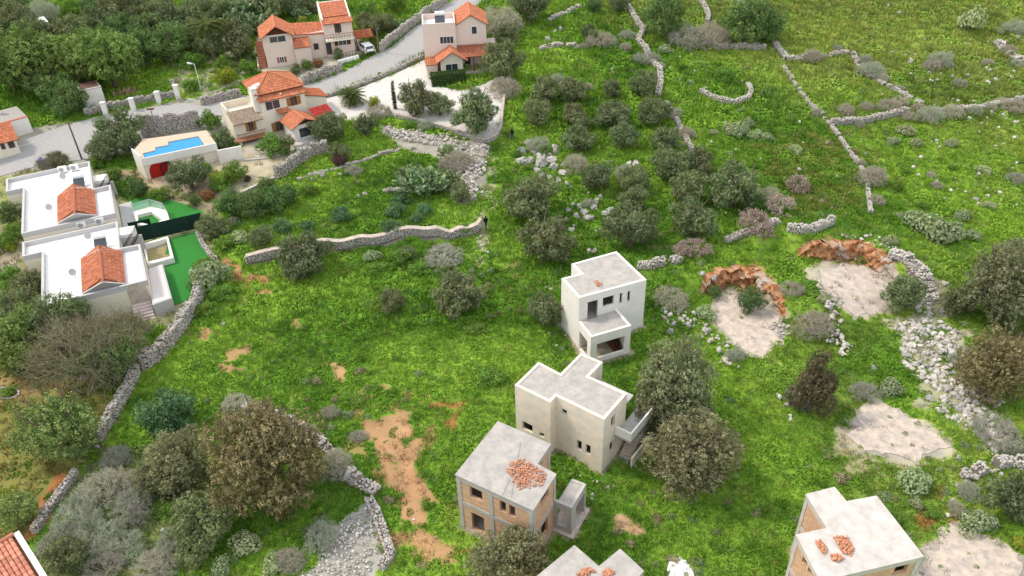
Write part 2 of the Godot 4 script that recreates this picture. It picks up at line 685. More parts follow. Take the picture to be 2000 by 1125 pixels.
func rosettes(sd: int, count: int, cols: Array, k: float) -> MB:
	# a low mound of leaf rosettes
	var r := RandomNumberGenerator.new()
	r.seed = sd
	var mb := MB.new()
	var l := []
	for i in 7:
		var a := r.randf() * TAU
		l.append([Vector3(cos(a), 0, sin(a)) * r.randf_range(0.2, 0.62) + Vector3(0, r.randf_range(0.2, 0.5) * k, 0), r.randf_range(0.3, 0.48)])
	l.append([Vector3(0, 0.5 * k, 0), 0.5])
	for i in count:
		var b: Array = l[r.randi() % l.size()]
		var d := rdir(r)
		d.y = absf(d.y) * 0.9 - 0.15
		d = d.normalized()
		var p: Vector3 = b[0] + d * (b[1] as float) * r.randf_range(0.85, 1.05)
		if p.y < 0.02:
			continue
		var col: Color = vary(r, cols[r.randi() % cols.size()], 0.2)
		var s := d.cross(rdir(r)).normalized()
		var t := d.cross(s)
		for q in 7:
			var an := TAU * q / 7.0
			var o := (s * cos(an) + t * sin(an)) * 0.8 + d * 0.6
			mb.leaf(p + o * 0.045, o * 0.05, o.cross(d).normalized() * 0.022, vary(r, col, 0.1))
	return mb

func pads(sd: int, count: int) -> MB:
	# prickly pear: flat oval pads growing out of one another
	var r := RandomNumberGenerator.new()
	r.seed = sd
	var mb := MB.new()
	var list := []
	for i in 16:
		var a := r.randf() * TAU
		list.append([Vector3(cos(a), 0, sin(a)) * r.randf_range(0.1, 0.75), Vector3(r.randf_range(-0.4, 0.4), 1, r.randf_range(-0.4, 0.4)).normalized()])
	var at_ := 0
	while at_ < list.size() and at_ < count:
		var p: Vector3 = list[at_][0]
		var up: Vector3 = list[at_][1]
		var s := up.cross(rdir(r)).normalized()
		var w := r.randf_range(0.07, 0.1)
		var h := w * 1.7
		var f := up.cross(s).normalized() * 0.02
		var c := p + up * h
		var col := vary(r, [Color(0.28, 0.36, 0.19), Color(0.38, 0.44, 0.28), Color(0.17, 0.26, 0.12)][r.randi() % 3], 0.2)
		var ring := []
		for q in 8:
			var an := TAU * q / 8.0
			ring.append(c + s * cos(an) * w + up * sin(an) * h)
		for q in 8:
			mb.tri(c + f, ring[q], ring[(q + 1) % 8], col)
			mb.tri(c - f, ring[(q + 1) % 8], ring[q], col)
		at_ += 1
		if c.y < 0.9 and list.size() < count:
			for e in 2:
				var d := (up + rdir(r) * 0.8)
				d.y = absf(d.y)
				list.append([c + up * h * 0.9, d.normalized()])
	return mb

func fronds(sd: int, count: int, len_: float, droop: float, col: Color, k: float, narrow := 1.0) -> MB:
	var r := RandomNumberGenerator.new()
	r.seed = sd
	var mb := MB.new()
	for i in count:
		var an := TAU * i * 0.618
		var rise := lerpf(1.1, -0.35, float(i) / count)
		var d := Vector3(cos(an), rise, sin(an)).normalized()
		var p := Vector3(0, k, 0)
		var kk := vary(r, col, 0.25)
		var step := len_ / 9.0
		var side := Vector3(-sin(an), 0, cos(an))
		for j in 9:
			var q := p + d * step
			d = (d + Vector3(0, -droop, 0)).normalized()
			var w := len_ * 0.24 * sin(PI * (j + 1.5) / 11.0) * narrow
			for e in [-1.0, 1.0]:
				for g in 2:
					var b := p.lerp(q, 0.5 * g)
					mb.tri(b, b + side * e * w + d * w * 0.6 - Vector3(0, w * 0.35, 0), b + d * step * 0.42, vary(r, kk, 0.12))
			p = q
	return mb

var protos := {}
# species: name, category, label words, crown centre in radii, builders
func make_protos() -> void:
	var r := RandomNumberGenerator.new()
	r.seed = 21
	var add := func(code: String, list: Array) -> void: protos[code] = list
	var ol := [Color(0.115, 0.135, 0.07), Color(0.175, 0.195, 0.115), Color(0.085, 0.105, 0.05)]
	var l := []
	for i in 4:
		var lb := lobes_for(r, 20, 0.85, 0.8, 1.0)
		l.append([trunk_mesh(30 + i, 1.2, 0.09, 4, 0.7).mesh(), leafy(100 + i, lb, 15000, 0.025, 1.9, ol, 0.3).mesh(), M.bark])
	add.call("O", l)
	l = []
	for i in 3:
		var lb := lobes_for(r, 20, 0.9, 0.85, 1.0)
		l.append([trunk_mesh(40 + i, 1.2, 0.08, 4, 0.7).mesh(), leafy(120 + i, lb, 13000, 0.03, 1.3, [Color(0.09, 0.14, 0.052), Color(0.13, 0.185, 0.07), Color(0.065, 0.105, 0.045)], 0.3).mesh(), M.bark])
	add.call("D", l)
	l = []
	for i in 2:
		var lb := lobes_for(r, 26, 0.9, 0.7, 1.05)
		l.append([trunk_mesh(50 + i, 1.1, 0.07, 5, 0.7).mesh(), leafy(130 + i, lb, 15000, 0.027, 1.9, [Color(0.115, 0.16, 0.05), Color(0.16, 0.205, 0.065), Color(0.08, 0.115, 0.036)], 0.3).mesh(), M.bark])
	add.call("W", l)
	l = []
	for i in 3:
		var lb := lobes_for(r, 54, 0.95, 0.95, 1.05, 0.05)
		lb = lb.map(func(e): return [e[0], e[1] * 0.86])
		l.append([trunk_mesh(60 + i, 1.4, 0.07, 5, 0.6).mesh(), leafy(140 + i, lb, 30000, 0.02, 1.6, [Color(0.145, 0.145, 0.085), Color(0.2, 0.198, 0.125), Color(0.1, 0.102, 0.06)], 0.3, 0.95, 6).mesh(), M.bark])
	add.call("J", l)
	l = []
	for i in 2:
		var lb := lobes_for(r, 54, 0.95, 0.95, 1.05, 0.05)
		lb = lb.map(func(e): return [e[0], e[1] * 0.86])
		l.append([trunk_mesh(66 + i, 1.4, 0.07, 5, 0.6).mesh(), leafy(150 + i, lb, 30000, 0.02, 1.6, [Color(0.185, 0.145, 0.08), Color(0.25, 0.2, 0.115), Color(0.12, 0.097, 0.053)], 0.3, 0.95, 6).mesh(), M.bark])
	add.call("N", l)
	l = []
	for i in 2:
		var lb := [[Vector3(0, 1.0, 0), 0.55]]
		for q in 14:
			var y := r.randf_range(0.35, 2.0)
			var a := r.randf() * TAU
			var w := 0.62 * (1.0 - y / 2.6)
			lb.append([Vector3(cos(a) * w, y, sin(a) * w), 0.42 * (1.15 - y / 2.6)])
		l.append([trunk_mesh(70 + i, 1.4, 0.07, 5, 0.4).mesh(), leafy(160 + i, lb, 18000, 0.022, 1.8, [Color(0.082, 0.068, 0.045), Color(0.12, 0.1, 0.065), Color(0.065, 0.058, 0.038)], 0.3, 1.0, 6).mesh(), M.bark])
	add.call("S", l)
	l = []
	for i in 2:
		var lb := lobes_for(r, 40, 0.9, 0.85, 1.05, 0.02)
		lb = lb.map(func(e): return [e[0], e[1] * 0.85])
		l.append([trunk_mesh(80 + i, 1.3, 0.08, 5, 0.7).mesh(), leafy(170 + i, lb, 16000, 0.03, 1.0, [Color(0.15, 0.195, 0.07), Color(0.23, 0.27, 0.105), Color(0.085, 0.13, 0.05)], 0.3).mesh(), M.bark])
	add.call("L", l)
	for e in [["C", Color(0.095, 0.17, 0.035), Color(0.15, 0.23, 0.05)], ["Y", Color(0.27, 0.28, 0.04), Color(0.18, 0.22, 0.04)], ["T", Color(0.085, 0.15, 0.075), Color(0.13, 0.205, 0.11)], ["R", Color(0.3, 0.11, 0.07), Color(0.12, 0.14, 0.05)], ["U", Color(0.09, 0.045, 0.055), Color(0.13, 0.08, 0.075)]]:
		l = []
		for i in 2:
			var lb := lobes_for(r, 15, 0.6, 0.65, 1.0)
			l.append([trunk_mesh(90 + i, 0.8, 0.05, 5, 0.6).mesh(), leafy(180 + i * 3 + e[0].unicode_at(0), lb, 8000, 0.034, 1.2, [e[1], e[2], (e[1] as Color) * 0.6], 0.25).mesh(), M.bark])
		add.call(e[0], l)
	l = []
	for i in 3:
		var t := twiggy(200 + i, 34, [Color(0.54, 0.49, 0.475), Color(0.64, 0.59, 0.575), Color(0.42, 0.38, 0.36)], 0.6, 0.85, 0.02, 5000, [Color(0.62, 0.58, 0.565), Color(0.45, 0.46, 0.37)], 0.018)
		l.append([t[0].mesh(), t[1].mesh(), M.paint])
	add.call("G", l)
	l = []
	for i in 2:
		var t := twiggy(210 + i, 20, [Color(0.25, 0.19, 0.18), Color(0.34, 0.27, 0.26), Color(0.2, 0.15, 0.14)], 0.9, 0.9, 0.02, 4200, [Color(0.72, 0.58, 0.6), Color(0.6, 0.48, 0.5), Color(0.5, 0.4, 0.4)], 0.028)
		l.append([t[0].mesh(), t[1].mesh(), M.paint])
	add.call("P", l)
	l = []
	for i in 2:
		var t := twiggy(220 + i, 40, [Color(0.46, 0.4, 0.34), Color(0.38, 0.31, 0.25), Color(0.28, 0.23, 0.18)], 0.95, 0.8, 0.015, 2600, [Color(0.2, 0.16, 0.08), Color(0.27, 0.21, 0.13)], 0.018)
		l.append([t[0].mesh(), t[1].mesh(), M.paint])
	add.call("B", l)
	l = []
	for i in 3:
		l.append([null, rosettes(230 + i, 800, [Color(0.46, 0.51, 0.32), Color(0.56, 0.6, 0.42), Color(0.3, 0.37, 0.18)], 0.9).mesh(), M.bark])
	add.call("E", l)
	l = []
	for i in 2:
		l.append([null, pads(240 + i, 420).mesh(), M.bark])
	add.call("K", l)
	var ptr := MB.new()
	ptr.tube(Vector3(0, -0.2, 0), Vector3(0.1, 2.9, 0), 0.17, 0.12, 8)
	add.call("A", [[ptr.mesh(), fronds(250, 44, 1.25, 0.13, Color(0.1, 0.12, 0.04), 2.95).mesh(), M.bark]])
	var ytr := MB.new()
	ytr.tube(Vector3(0, -0.1, 0), Vector3(0, 0.6, 0), 0.2, 0.16, 8)
	var yf := fronds(251, 70, 1.0, 0.1, Color(0.075, 0.11, 0.028), 0.62, 0.8)
	add.call("V", [[ytr.mesh(), yf.mesh(), M.bark]])
	var lb := []
	for q in 26:
		var y := 0.3 + q * 0.23
		lb.append([Vector3(r.randf_range(-0.07, 0.07), y, r.randf_range(-0.07, 0.07)), 0.5 * (1.0 - 0.35 * absf(q - 9) / 17.0)])
	add.call("Z", [[trunk_mesh(99, 0.8, 0.12, 3, 0.2).mesh(), leafy(260, lb, 5000, 0.06, 1.6, [Color(0.03, 0.04, 0.02), Color(0.045, 0.055, 0.03)], 0.3, 1.0).mesh(), M.bark]])

const KIND := {
	"O": ["olive_tree", "tree", "grey-green olive tree", 0.85], "D": ["evergreen_tree", "tree", "dense dark green evergreen tree", 0.9],
	"W": ["pine_tree", "tree", "broad mid-green pine tree", 0.9], "J": ["juniper_tree", "tree", "big olive-brown juniper tree", 0.95],
	"N": ["cypress_tree", "tree", "big rusty brown spreading cypress tree", 0.95], "S": ["cedar_tree", "tree", "dark brown pointed conifer", 1.0],
	"L": ["carob_tree", "tree", "broad light green carob tree with rounded clumps", 0.9], "C": ["green_bush", "bush", "fresh green leafy bush", 0.6],
	"Y": ["yellow_bush", "bush", "yellow-green bush", 0.6], "T": ["thistle_clump", "plant", "blue-green leafy clump", 0.6], "R": ["flowering_bush", "bush", "red-orange flowering bush", 0.7],
	"U": ["purple_bush", "bush", "purple-leaved bush", 0.7], "G": ["thorn_bush", "bush", "bare grey thorn bush", 0.6],
	"P": ["almond_tree", "tree", "pale pink blossoming almond tree", 0.9], "B": ["bare_tree", "tree", "leafless pale branching tree", 0.95],
	"E": ["spurge_bush", "bush", "pale grey-green spurge mound", 0.4], "K": ["prickly_pear", "cactus", "pale green prickly pear cactus", 0.5],
	"A": ["palm_tree", "palm", "tall shaggy palm tree", 2.9], "V": ["yucca_palm", "palm", "round low fan of stiff green palm fronds", 0.7], "Z": ["slim_cypress", "tree", "slim dark pencil cypress", 3.0]}

var plant_no := 0
func plant(code: String, px: float, py: float, rpx: float, place: String, squash := 1.0, sink := 1.0) -> void:
	var kd: Array = KIND[code]
	var k: float = kd[3]
	if code == "O":
		rpx *= 1.06
	if code == "G" and py < 420:
		rpx *= 1.16
	rpx *= 1.14 if code in ["O", "D", "W", "J", "N", "P", "C"] else 1.04
	var rad := 1.0
	var p := Vector3.ZERO
	for i in 4:
		p = gp(px, py, rad * k * squash)
		rad = rpx * depth(p) / F
	p.y = ht(p.x, p.z)
	var list: Array = protos[code]
	var pr: Array = list[plant_no % list.size()]
	var o := thing(kd[0], kd[2] + " " + place, kd[1], p, kd[0].replace("_", " ") + " plants " + place)
	var wide := rng.randf_range(0.86, 1.14)
	var tall := rng.randf_range(0.92, 1.16)
	var b := Basis(Vector3.UP, rng.randf() * TAU).scaled(Vector3(rad * wide, rad * squash * tall, rad * (2.0 - wide)))
	if code == "Z":
		b = Basis.IDENTITY.scaled(Vector3(rad, rad, rad))
	o.basis = b
	var wood := code in ["G", "P", "B"]
	if pr[0] != null:
		var t := MeshInstance3D.new()
		t.name = "stems" if wood else "trunk"
		t.mesh = pr[0]
		t.material_override = pr[2]
		o.add_child(t, true)
	var c := MeshInstance3D.new()
	c.name = "twigs" if wood else ("pads" if code == "K" else ("fronds" if code in ["A", "V"] else "crown"))
	c.mesh = pr[1]
	c.material_override = M["leaf%d" % (rng.randi() % 4)]
	o.add_child(c, true)
	if false:
		pass
	plant_no += 1

func plants(place: String, list: Array) -> void:
	for e in list:
		var spot := place
		if place == "among the walls of the upper pasture":
			if e[1] < 1300:
				spot = "by the winding field wall of the upper pasture"
			elif e[1] < 1520:
				spot = "below the level stone wall of the upper pasture"
			elif e[2] < 180:
				spot = "by the ruined ring of stones" if e[1] < 1780 else "on the dry slope past the ruined ring"
			else:
				spot = "along the cross wall with bushes" if e[2] < 240 else "in the rough grass below the cross wall"
		plant(e[0], e[1], e[2], e[3], spot, e[4] if e.size() > 4 else 1.0)

func make_plants() -> void:
	plants("in the old wood above the village road", [["O", 35, 40, 34], ["G", 80, 16, 32], ["C", 144, 13, 22], ["O", 227, 22, 38], ["O", 267, 10, 32], ["G", 288, 8, 25], ["O", 305, 24, 27], ["O", 345, 38, 38], ["O", 150, 52, 32], ["O", 112, 60, 28], ["O", 65, 64, 28], ["O", 187, 48, 30], ["D", 235, 60, 30], ["D", 280, 52, 34], ["D", 318, 84, 42], ["D", 280, 95, 36], ["O", 372, 66, 26], ["O", 385, 16, 26], ["O", 425, 20, 26], ["D", 180, 10, 26], ["O", 20, 5, 24], ["O", 5, 66, 24], ["D", 345, 70, 30]])
	plants("beside the white garage", [["W", 53, 118, 62], ["W", 140, 108, 58], ["W", 207, 112, 60], ["D", 96, 165, 36], ["D", 138, 190, 32], ["W", 15, 140, 40], ["D", 120, 205, 24]])
	plants("by the stepped lane", [["A", 403, 45, 26], ["O", 452, 76, 38], ["C", 434, 130, 20], ["Y", 437, 150, 24], ["C", 480, 132, 17], ["C", 372, 165, 18], ["C", 378, 122, 20], ["O", 405, 88, 22]])
	plants("on the bank behind the tiled villas", [["K", 488, 24, 40], ["K", 501, 53, 30], ["K", 462, 30, 34], ["K", 581, 30, 17], ["O", 573, 8, 20], ["O", 603, 10, 16], ["O", 712, 40, 20], ["O", 725, 52, 18], ["O", 752, 46, 18], ["C", 715, 13, 20], ["C", 768, 8, 22], ["Y", 590, 42, 14], ["O", 540, 12, 22], ["K", 768, 48, 14]])
	plants("in the front garden of the upper tiled villa", [["R", 622, 122, 12], ["O", 660, 105, 11], ["C", 598, 128, 13], ["O", 577, 135, 11]])
	plants("in the garden of the pool villa", [["C", 408, 237, 22], ["O", 432, 274, 20], ["C", 530, 285, 28], ["O", 556, 283, 18], ["O", 640, 248, 30], ["C", 440, 300, 8], ["O", 368, 338, 34], ["Y", 428, 345, 22], ["C", 456, 338, 24], ["C", 395, 330, 18], ["U", 484, 348, 9], ["R", 405, 380, 15], ["C", 432, 360, 20], ["O", 440, 270, 14], ["D", 380, 392, 12]])
	plants("along the lane above the white twin houses", [["O", 236, 256, 38], ["O", 203, 286, 30], ["C", 273, 243, 9], ["B", 97, 302, 32], ["O", 112, 312, 16], ["C", 190, 318, 15], ["C", 222, 338, 15]])
	plants("on the turf beside the white twin houses", [["D", 270, 367, 18], ["C", 310, 379, 19], ["O", 415, 442, 26]])
	plants("behind the white twin houses", [["D", 18, 420, 24], ["C", 30, 450, 20], ["C", 12, 470, 22], ["O", 52, 552, 32], ["C", 12, 535, 24], ["C", 18, 565, 22], ["Y", 22, 482, 12]])
	plants("on the gravel drive of the pink villa", [["V", 687, 186, 27], ["Y", 729, 200, 15], ["Z", 769, 187, 9], ["O", 812, 192, 32], ["O", 858, 202, 24], ["O", 926, 216, 46]])
	plants("around the pink villa", [["G", 985, 165, 28], ["O", 982, 118, 36], ["G", 975, 38, 38], ["O", 990, 65, 22], ["G", 738, 212, 20], ["O", 715, 243, 22], ["G", 832, 240, 15], ["C", 800, 244, 11]])
	plants("in the upper terrace field", [["U", 660, 312, 17], ["O", 664, 294, 18], ["G", 690, 330, 15], ["K", 880, 298, 20], ["G", 890, 310, 28], ["K", 838, 358, 42], ["K", 808, 345, 24], ["K", 868, 355, 24], ["O", 900, 378, 19], ["D", 452, 400, 26], ["D", 492, 402, 28], ["D", 530, 390, 28], ["D", 562, 380, 22], ["D", 520, 362, 18], ["C", 602, 372, 16], ["T", 552, 440, 22], ["T", 665, 420, 22], ["T", 785, 385, 20], ["T", 770, 410, 22], ["T", 762, 445, 22], ["T", 830, 408, 18], ["E", 470, 462, 24], ["O", 510, 462, 22], ["C", 440, 472, 22], ["G", 455, 430, 12], ["T", 600, 440, 16], ["T", 815, 425, 16], ["C", 700, 470, 12, 0.6], ["C", 905, 440, 16, 0.6]])
	plants("in the broad meadow", [["O", 595, 492, 44], ["O", 575, 520, 26], ["O", 893, 568, 48], ["O", 765, 590, 22], ["G", 865, 498, 42, 0.45], ["C", 780, 506, 26, 0.6], ["E", 725, 500, 18], ["C", 820, 522, 22, 0.6], ["C", 735, 520, 18, 0.6], ["G", 645, 802, 17], ["C", 960, 735, 28, 0.5], ["C", 930, 640, 22, 0.4], ["C", 700, 780, 20, 0.4], ["C", 400, 600, 24, 0.5], ["C", 860, 520, 18, 0.5], ["O", 795, 492, 16, 0.8]])
	plants("beside the long left boundary wall", [["E", 410, 540, 42, 1.2], ["C", 440, 570, 26, 0.7], ["C", 400, 520, 20]])
	plants("in the rows below the climbing field wall", [["O", 1050, 219, 26], ["O", 1064, 173, 28], ["O", 1119, 173, 26], ["O", 1196, 170, 20], ["O", 1258, 162, 28], ["O", 1121, 219, 22], ["O", 1134, 234, 18], ["O", 1196, 221, 34, 0.8], ["O", 1278, 217, 28], ["O", 1128, 268, 30, 0.85], ["O", 1220, 266, 24], ["O", 1302, 268, 28], ["G", 1088, 152, 14], ["G", 1148, 167, 11], ["G", 1314, 216, 17], ["G", 1341, 258, 15]])
	plants("at the end of the field wall in the grove", [["O", 1312, 318, 34], ["O", 1362, 316, 28], ["O", 1345, 366, 34], ["O", 1434, 360, 50], ["G", 1399, 346, 13]])
	plants("beside the boulder outcrop", [["O", 1038, 382, 52], ["O", 1165, 346, 27], ["G", 1052, 278, 20], ["D", 1063, 297, 12], ["G", 1125, 316, 22], ["C", 1010, 300, 10]])
	plants("between the lower rocks and the white concrete house", [["O", 1072, 466, 48], ["O", 1234, 446, 42], ["O", 1356, 424, 42], ["G", 1150, 395, 12]])
	plants("uphill of the lower rocks in the grove", [["G", 1227, 332, 23], ["O", 1240, 350, 26], ["O", 1237, 388, 28]])
	plants("among the walls of the upper pasture", [["O", 1030, 5, 36], ["G", 1174, 74, 22], ["G", 1225, 66, 13], ["G", 1221, 89, 12], ["G", 1263, 107, 20], ["E", 1301, 97, 16], ["D", 1296, 32, 40], ["G", 1340, 62, 34], ["G", 1390, 66, 34], ["D", 1462, 42, 46], ["D", 1500, 45, 34], ["C", 1416, 146, 20], ["E", 1442, 252, 28], ["E", 1424, 250, 18], ["E", 1500, 266, 14], ["E", 1470, 265, 16], ["E", 1395, 258, 10], ["E", 1553, 292, 15], ["G", 1587, 107, 18], ["G", 1637, 91, 9], ["G", 1702, 132, 22], ["G", 1690, 115, 14], ["G", 1840, 110, 20], ["G", 1822, 124, 16], ["E", 1905, 43, 36, 1.3], ["G", 1985, 48, 20], ["G", 1654, 213, 16], ["G", 1695, 205, 13], ["G", 1738, 203, 18], ["G", 1818, 221, 22], ["G", 1861, 214, 20], ["G", 1985, 202, 22], ["G", 1875, 160, 13], ["G", 1597, 217, 11], ["E", 1770, 255, 20], ["E", 1745, 275, 16], ["E", 1790, 280, 18], ["D", 1160, 10, 14], ["O", 1210, 6, 18], ["G", 1930, 120, 10], ["G", 1760, 195, 14], ["G", 1795, 208, 12], ["G", 1905, 214, 12], ["G", 1960, 196, 14], ["E", 1480, 258, 12], ["E", 1460, 240, 16], ["G", 1560, 112, 9], ["G", 1610, 108, 8], ["G", 1725, 150, 12], ["G", 1755, 170, 10], ["G", 1850, 125, 12], ["G", 1680, 240, 10], ["G", 1780, 225, 14], ["G", 1935, 205, 12], ["G", 1970, 95, 13], ["G", 1990, 120, 12], ["G", 1680, 315, 10], ["E", 1950, 60, 14], ["E", 1860, 280, 14], ["E", 1920, 330, 16], ["G", 1140, 88, 9], ["O", 1150, 60, 14], ["O", 1160, 70, 12], ["G", 1290, 125, 10], ["C", 1330, 130, 9], ["E", 1350, 160, 8]])
	plants("on the stony pasture below the long field wall", [["G", 1706, 340, 26], ["G", 1713, 388, 14], ["C", 1754, 363, 13], ["E", 1820, 446, 44], ["E", 1850, 455, 34], ["E", 1790, 430, 30], ["E", 1740, 470, 20], ["G", 1830, 360, 10], ["G", 1985, 345, 15], ["E", 1880, 420, 20], ["E", 1900, 460, 18], ["E", 1930, 400, 14], ["C", 1800, 400, 12], ["G", 1760, 420, 10], ["G", 1820, 340, 9], ["C", 1860, 325, 9]])
	plants("along the wall above the dug-out plots", [["P", 1560, 352, 23], ["P", 1525, 392, 30], ["P", 1478, 428, 34], ["P", 1357, 478, 29], ["G", 1505, 378, 18]])
	plants("round the dug-out plots", [["G", 1312, 570, 36], ["O", 1768, 573, 34], ["O", 1872, 586, 30], ["D", 1468, 588, 25], ["D", 1398, 569, 14], ["C", 1480, 560, 18, 0.5], ["G", 1593, 621, 38], ["G", 1545, 562, 22], ["E", 1380, 612, 22], ["G", 1437, 690, 20], ["G", 1560, 770, 26], ["G", 1690, 760, 27], ["E", 1738, 755, 28, 1.2], ["S", 1594, 750, 56, 1.3], ["E", 1610, 580, 16], ["C", 1690, 490, 20, 0.4]])
	plants("at the edge of the rubble slope", [["J", 1962, 560, 72], ["N", 1945, 722, 62], ["J", 1995, 500, 40], ["G", 1950, 836, 46], ["O", 1985, 972, 46], ["G", 1895, 955, 24], ["E", 1789, 943, 36], ["E", 1910, 1022, 38], ["E", 1790, 985, 18], ["G", 1870, 700, 18], ["Y", 1990, 1060, 14], ["C", 1735, 1010, 22, 0.6], ["N", 1990, 690, 40], ["C", 1820, 1000, 20, 0.5], ["G", 1870, 990, 18]])
	plants("behind the stair side of the cream concrete house", [["J", 1318, 748, 80, 1.1]])
	plants("standing clear in the grass past the cream concrete house stair", [["J", 1352, 885, 84]])
	plants("squeezed low between its two big neighbours", [["J", 1290, 808, 48]])
	plants("before the brick infill house", [["J", 1000, 1085, 68]])
	plants("behind the white concrete house", [["O", 1064, 606, 33]])
	plants("in the thicket by the gravel heap", [["T", 330, 808, 60], ["J", 345, 900, 62], ["N", 520, 905, 102], ["O", 400, 1010, 55], ["J", 300, 930, 40], ["G", 460, 786, 30, 0.7], ["G", 655, 900, 36], ["G", 600, 846, 24], ["G", 625, 1045, 36], ["G", 562, 1090, 32], ["E", 480, 1058, 34], ["E", 530, 1100, 26], ["E", 430, 1105, 28], ["O", 380, 1070, 34], ["G", 700, 850, 18, 0.6]])
	plants("in the grey scrub", [["G", 205, 945, 52], ["G", 150, 1000, 52], ["G", 225, 890, 30], ["G", 255, 985, 48], ["G", 180, 1050, 52], ["G", 110, 1060, 44], ["G", 300, 1100, 44], ["G", 240, 1060, 40], ["E", 262, 1085, 24], ["E", 250, 1020, 26], ["O", 130, 1085, 38], ["G", 330, 1060, 34], ["C", 330, 990, 34, 0.5], ["G", 200, 1100, 38]])
	plants("in the lower garden", [["W", 45, 640, 56], ["W", 30, 692, 42], ["D", 205, 705, 52], ["B", 150, 655, 100, 1.15], ["B", 215, 632, 72, 1.2], ["B", 105, 632, 66, 1.15], ["O", 118, 628, 46], ["L", 114, 838, 76], ["C", 14, 764, 15, 0.6], ["L", 30, 995, 40], ["Y", 10, 970, 26], ["O", 40, 600, 40]])

# ---------------------------------------------------------------- weeds and grass
func tuft_mesh(sd: int, blades: int, h: float, w: float, spread: float, droop: float) -> ArrayMesh:
	var r := RandomNumberGenerator.new()
	r.seed = sd
	var mb := MB.new()
	for i in blades:
		var a := r.randf() * TAU
		var d := Vector3(cos(a), 0, sin(a))
		var p := d * spread * sqrt(r.randf()) 
		var q := p + d * h * droop * r.randf() + Vector3(0, h * r.randf_range(0.5, 1.1), 0)
		var s := d.cross(Vector3.UP).rotated(Vector3.UP, r.randf_range(-1, 1)) * w
		var k := r.randf_range(0.78, 1.15)
		var col := Color(k, k, k)
		mb.tri(p - s, q, p + s, col)
	return mb.mesh()

func weed_mesh(sd: int, leaves: int) -> ArrayMesh:
	var r := RandomNumberGenerator.new()
	r.seed = sd
	var mb := MB.new()
	for i in leaves:
		var d := rdir(r)
		d.y = absf(d.y)
		var p := d * 0.32 * r.randf_range(0.5, 1.0) * Vector3(1, 0.8, 1)
		var a := (d + rdir(r) * 0.7).normalized()
		var s := a.cross(rdir(r)).normalized()
		var k := r.randf_range(0.75, 1.2)
		var face := (d + rdir(r) * 0.6 + Vector3(0, 0.4, 0)).normalized()
		a = face.cross(rdir(r)).normalized()
		s = face.cross(a)
		mb.leaf(p, a * 0.12, s * 0.07, Color(k, k, k))
	return mb.mesh()

func scatter(called: String, label: String, category: String, mesh: Mesh, xf: Array, cols: PackedColorArray, m: Material) -> void:
	var mm := MultiMesh.new()
	mm.transform_format = MultiMesh.TRANSFORM_3D
	mm.use_colors = true
	mm.mesh = mesh
	mm.instance_count = xf.size()
	for i in xf.size():
		mm.set_instance_transform(i, xf[i])
		mm.set_instance_color(i, cols[i])
	var o := MultiMeshInstance3D.new()
	o.name = numbered(called)
	o.multimesh = mm
	o.material_override = m
	add_child(o)
	tag(o, label, category)
	o.set_meta("kind", "stuff")

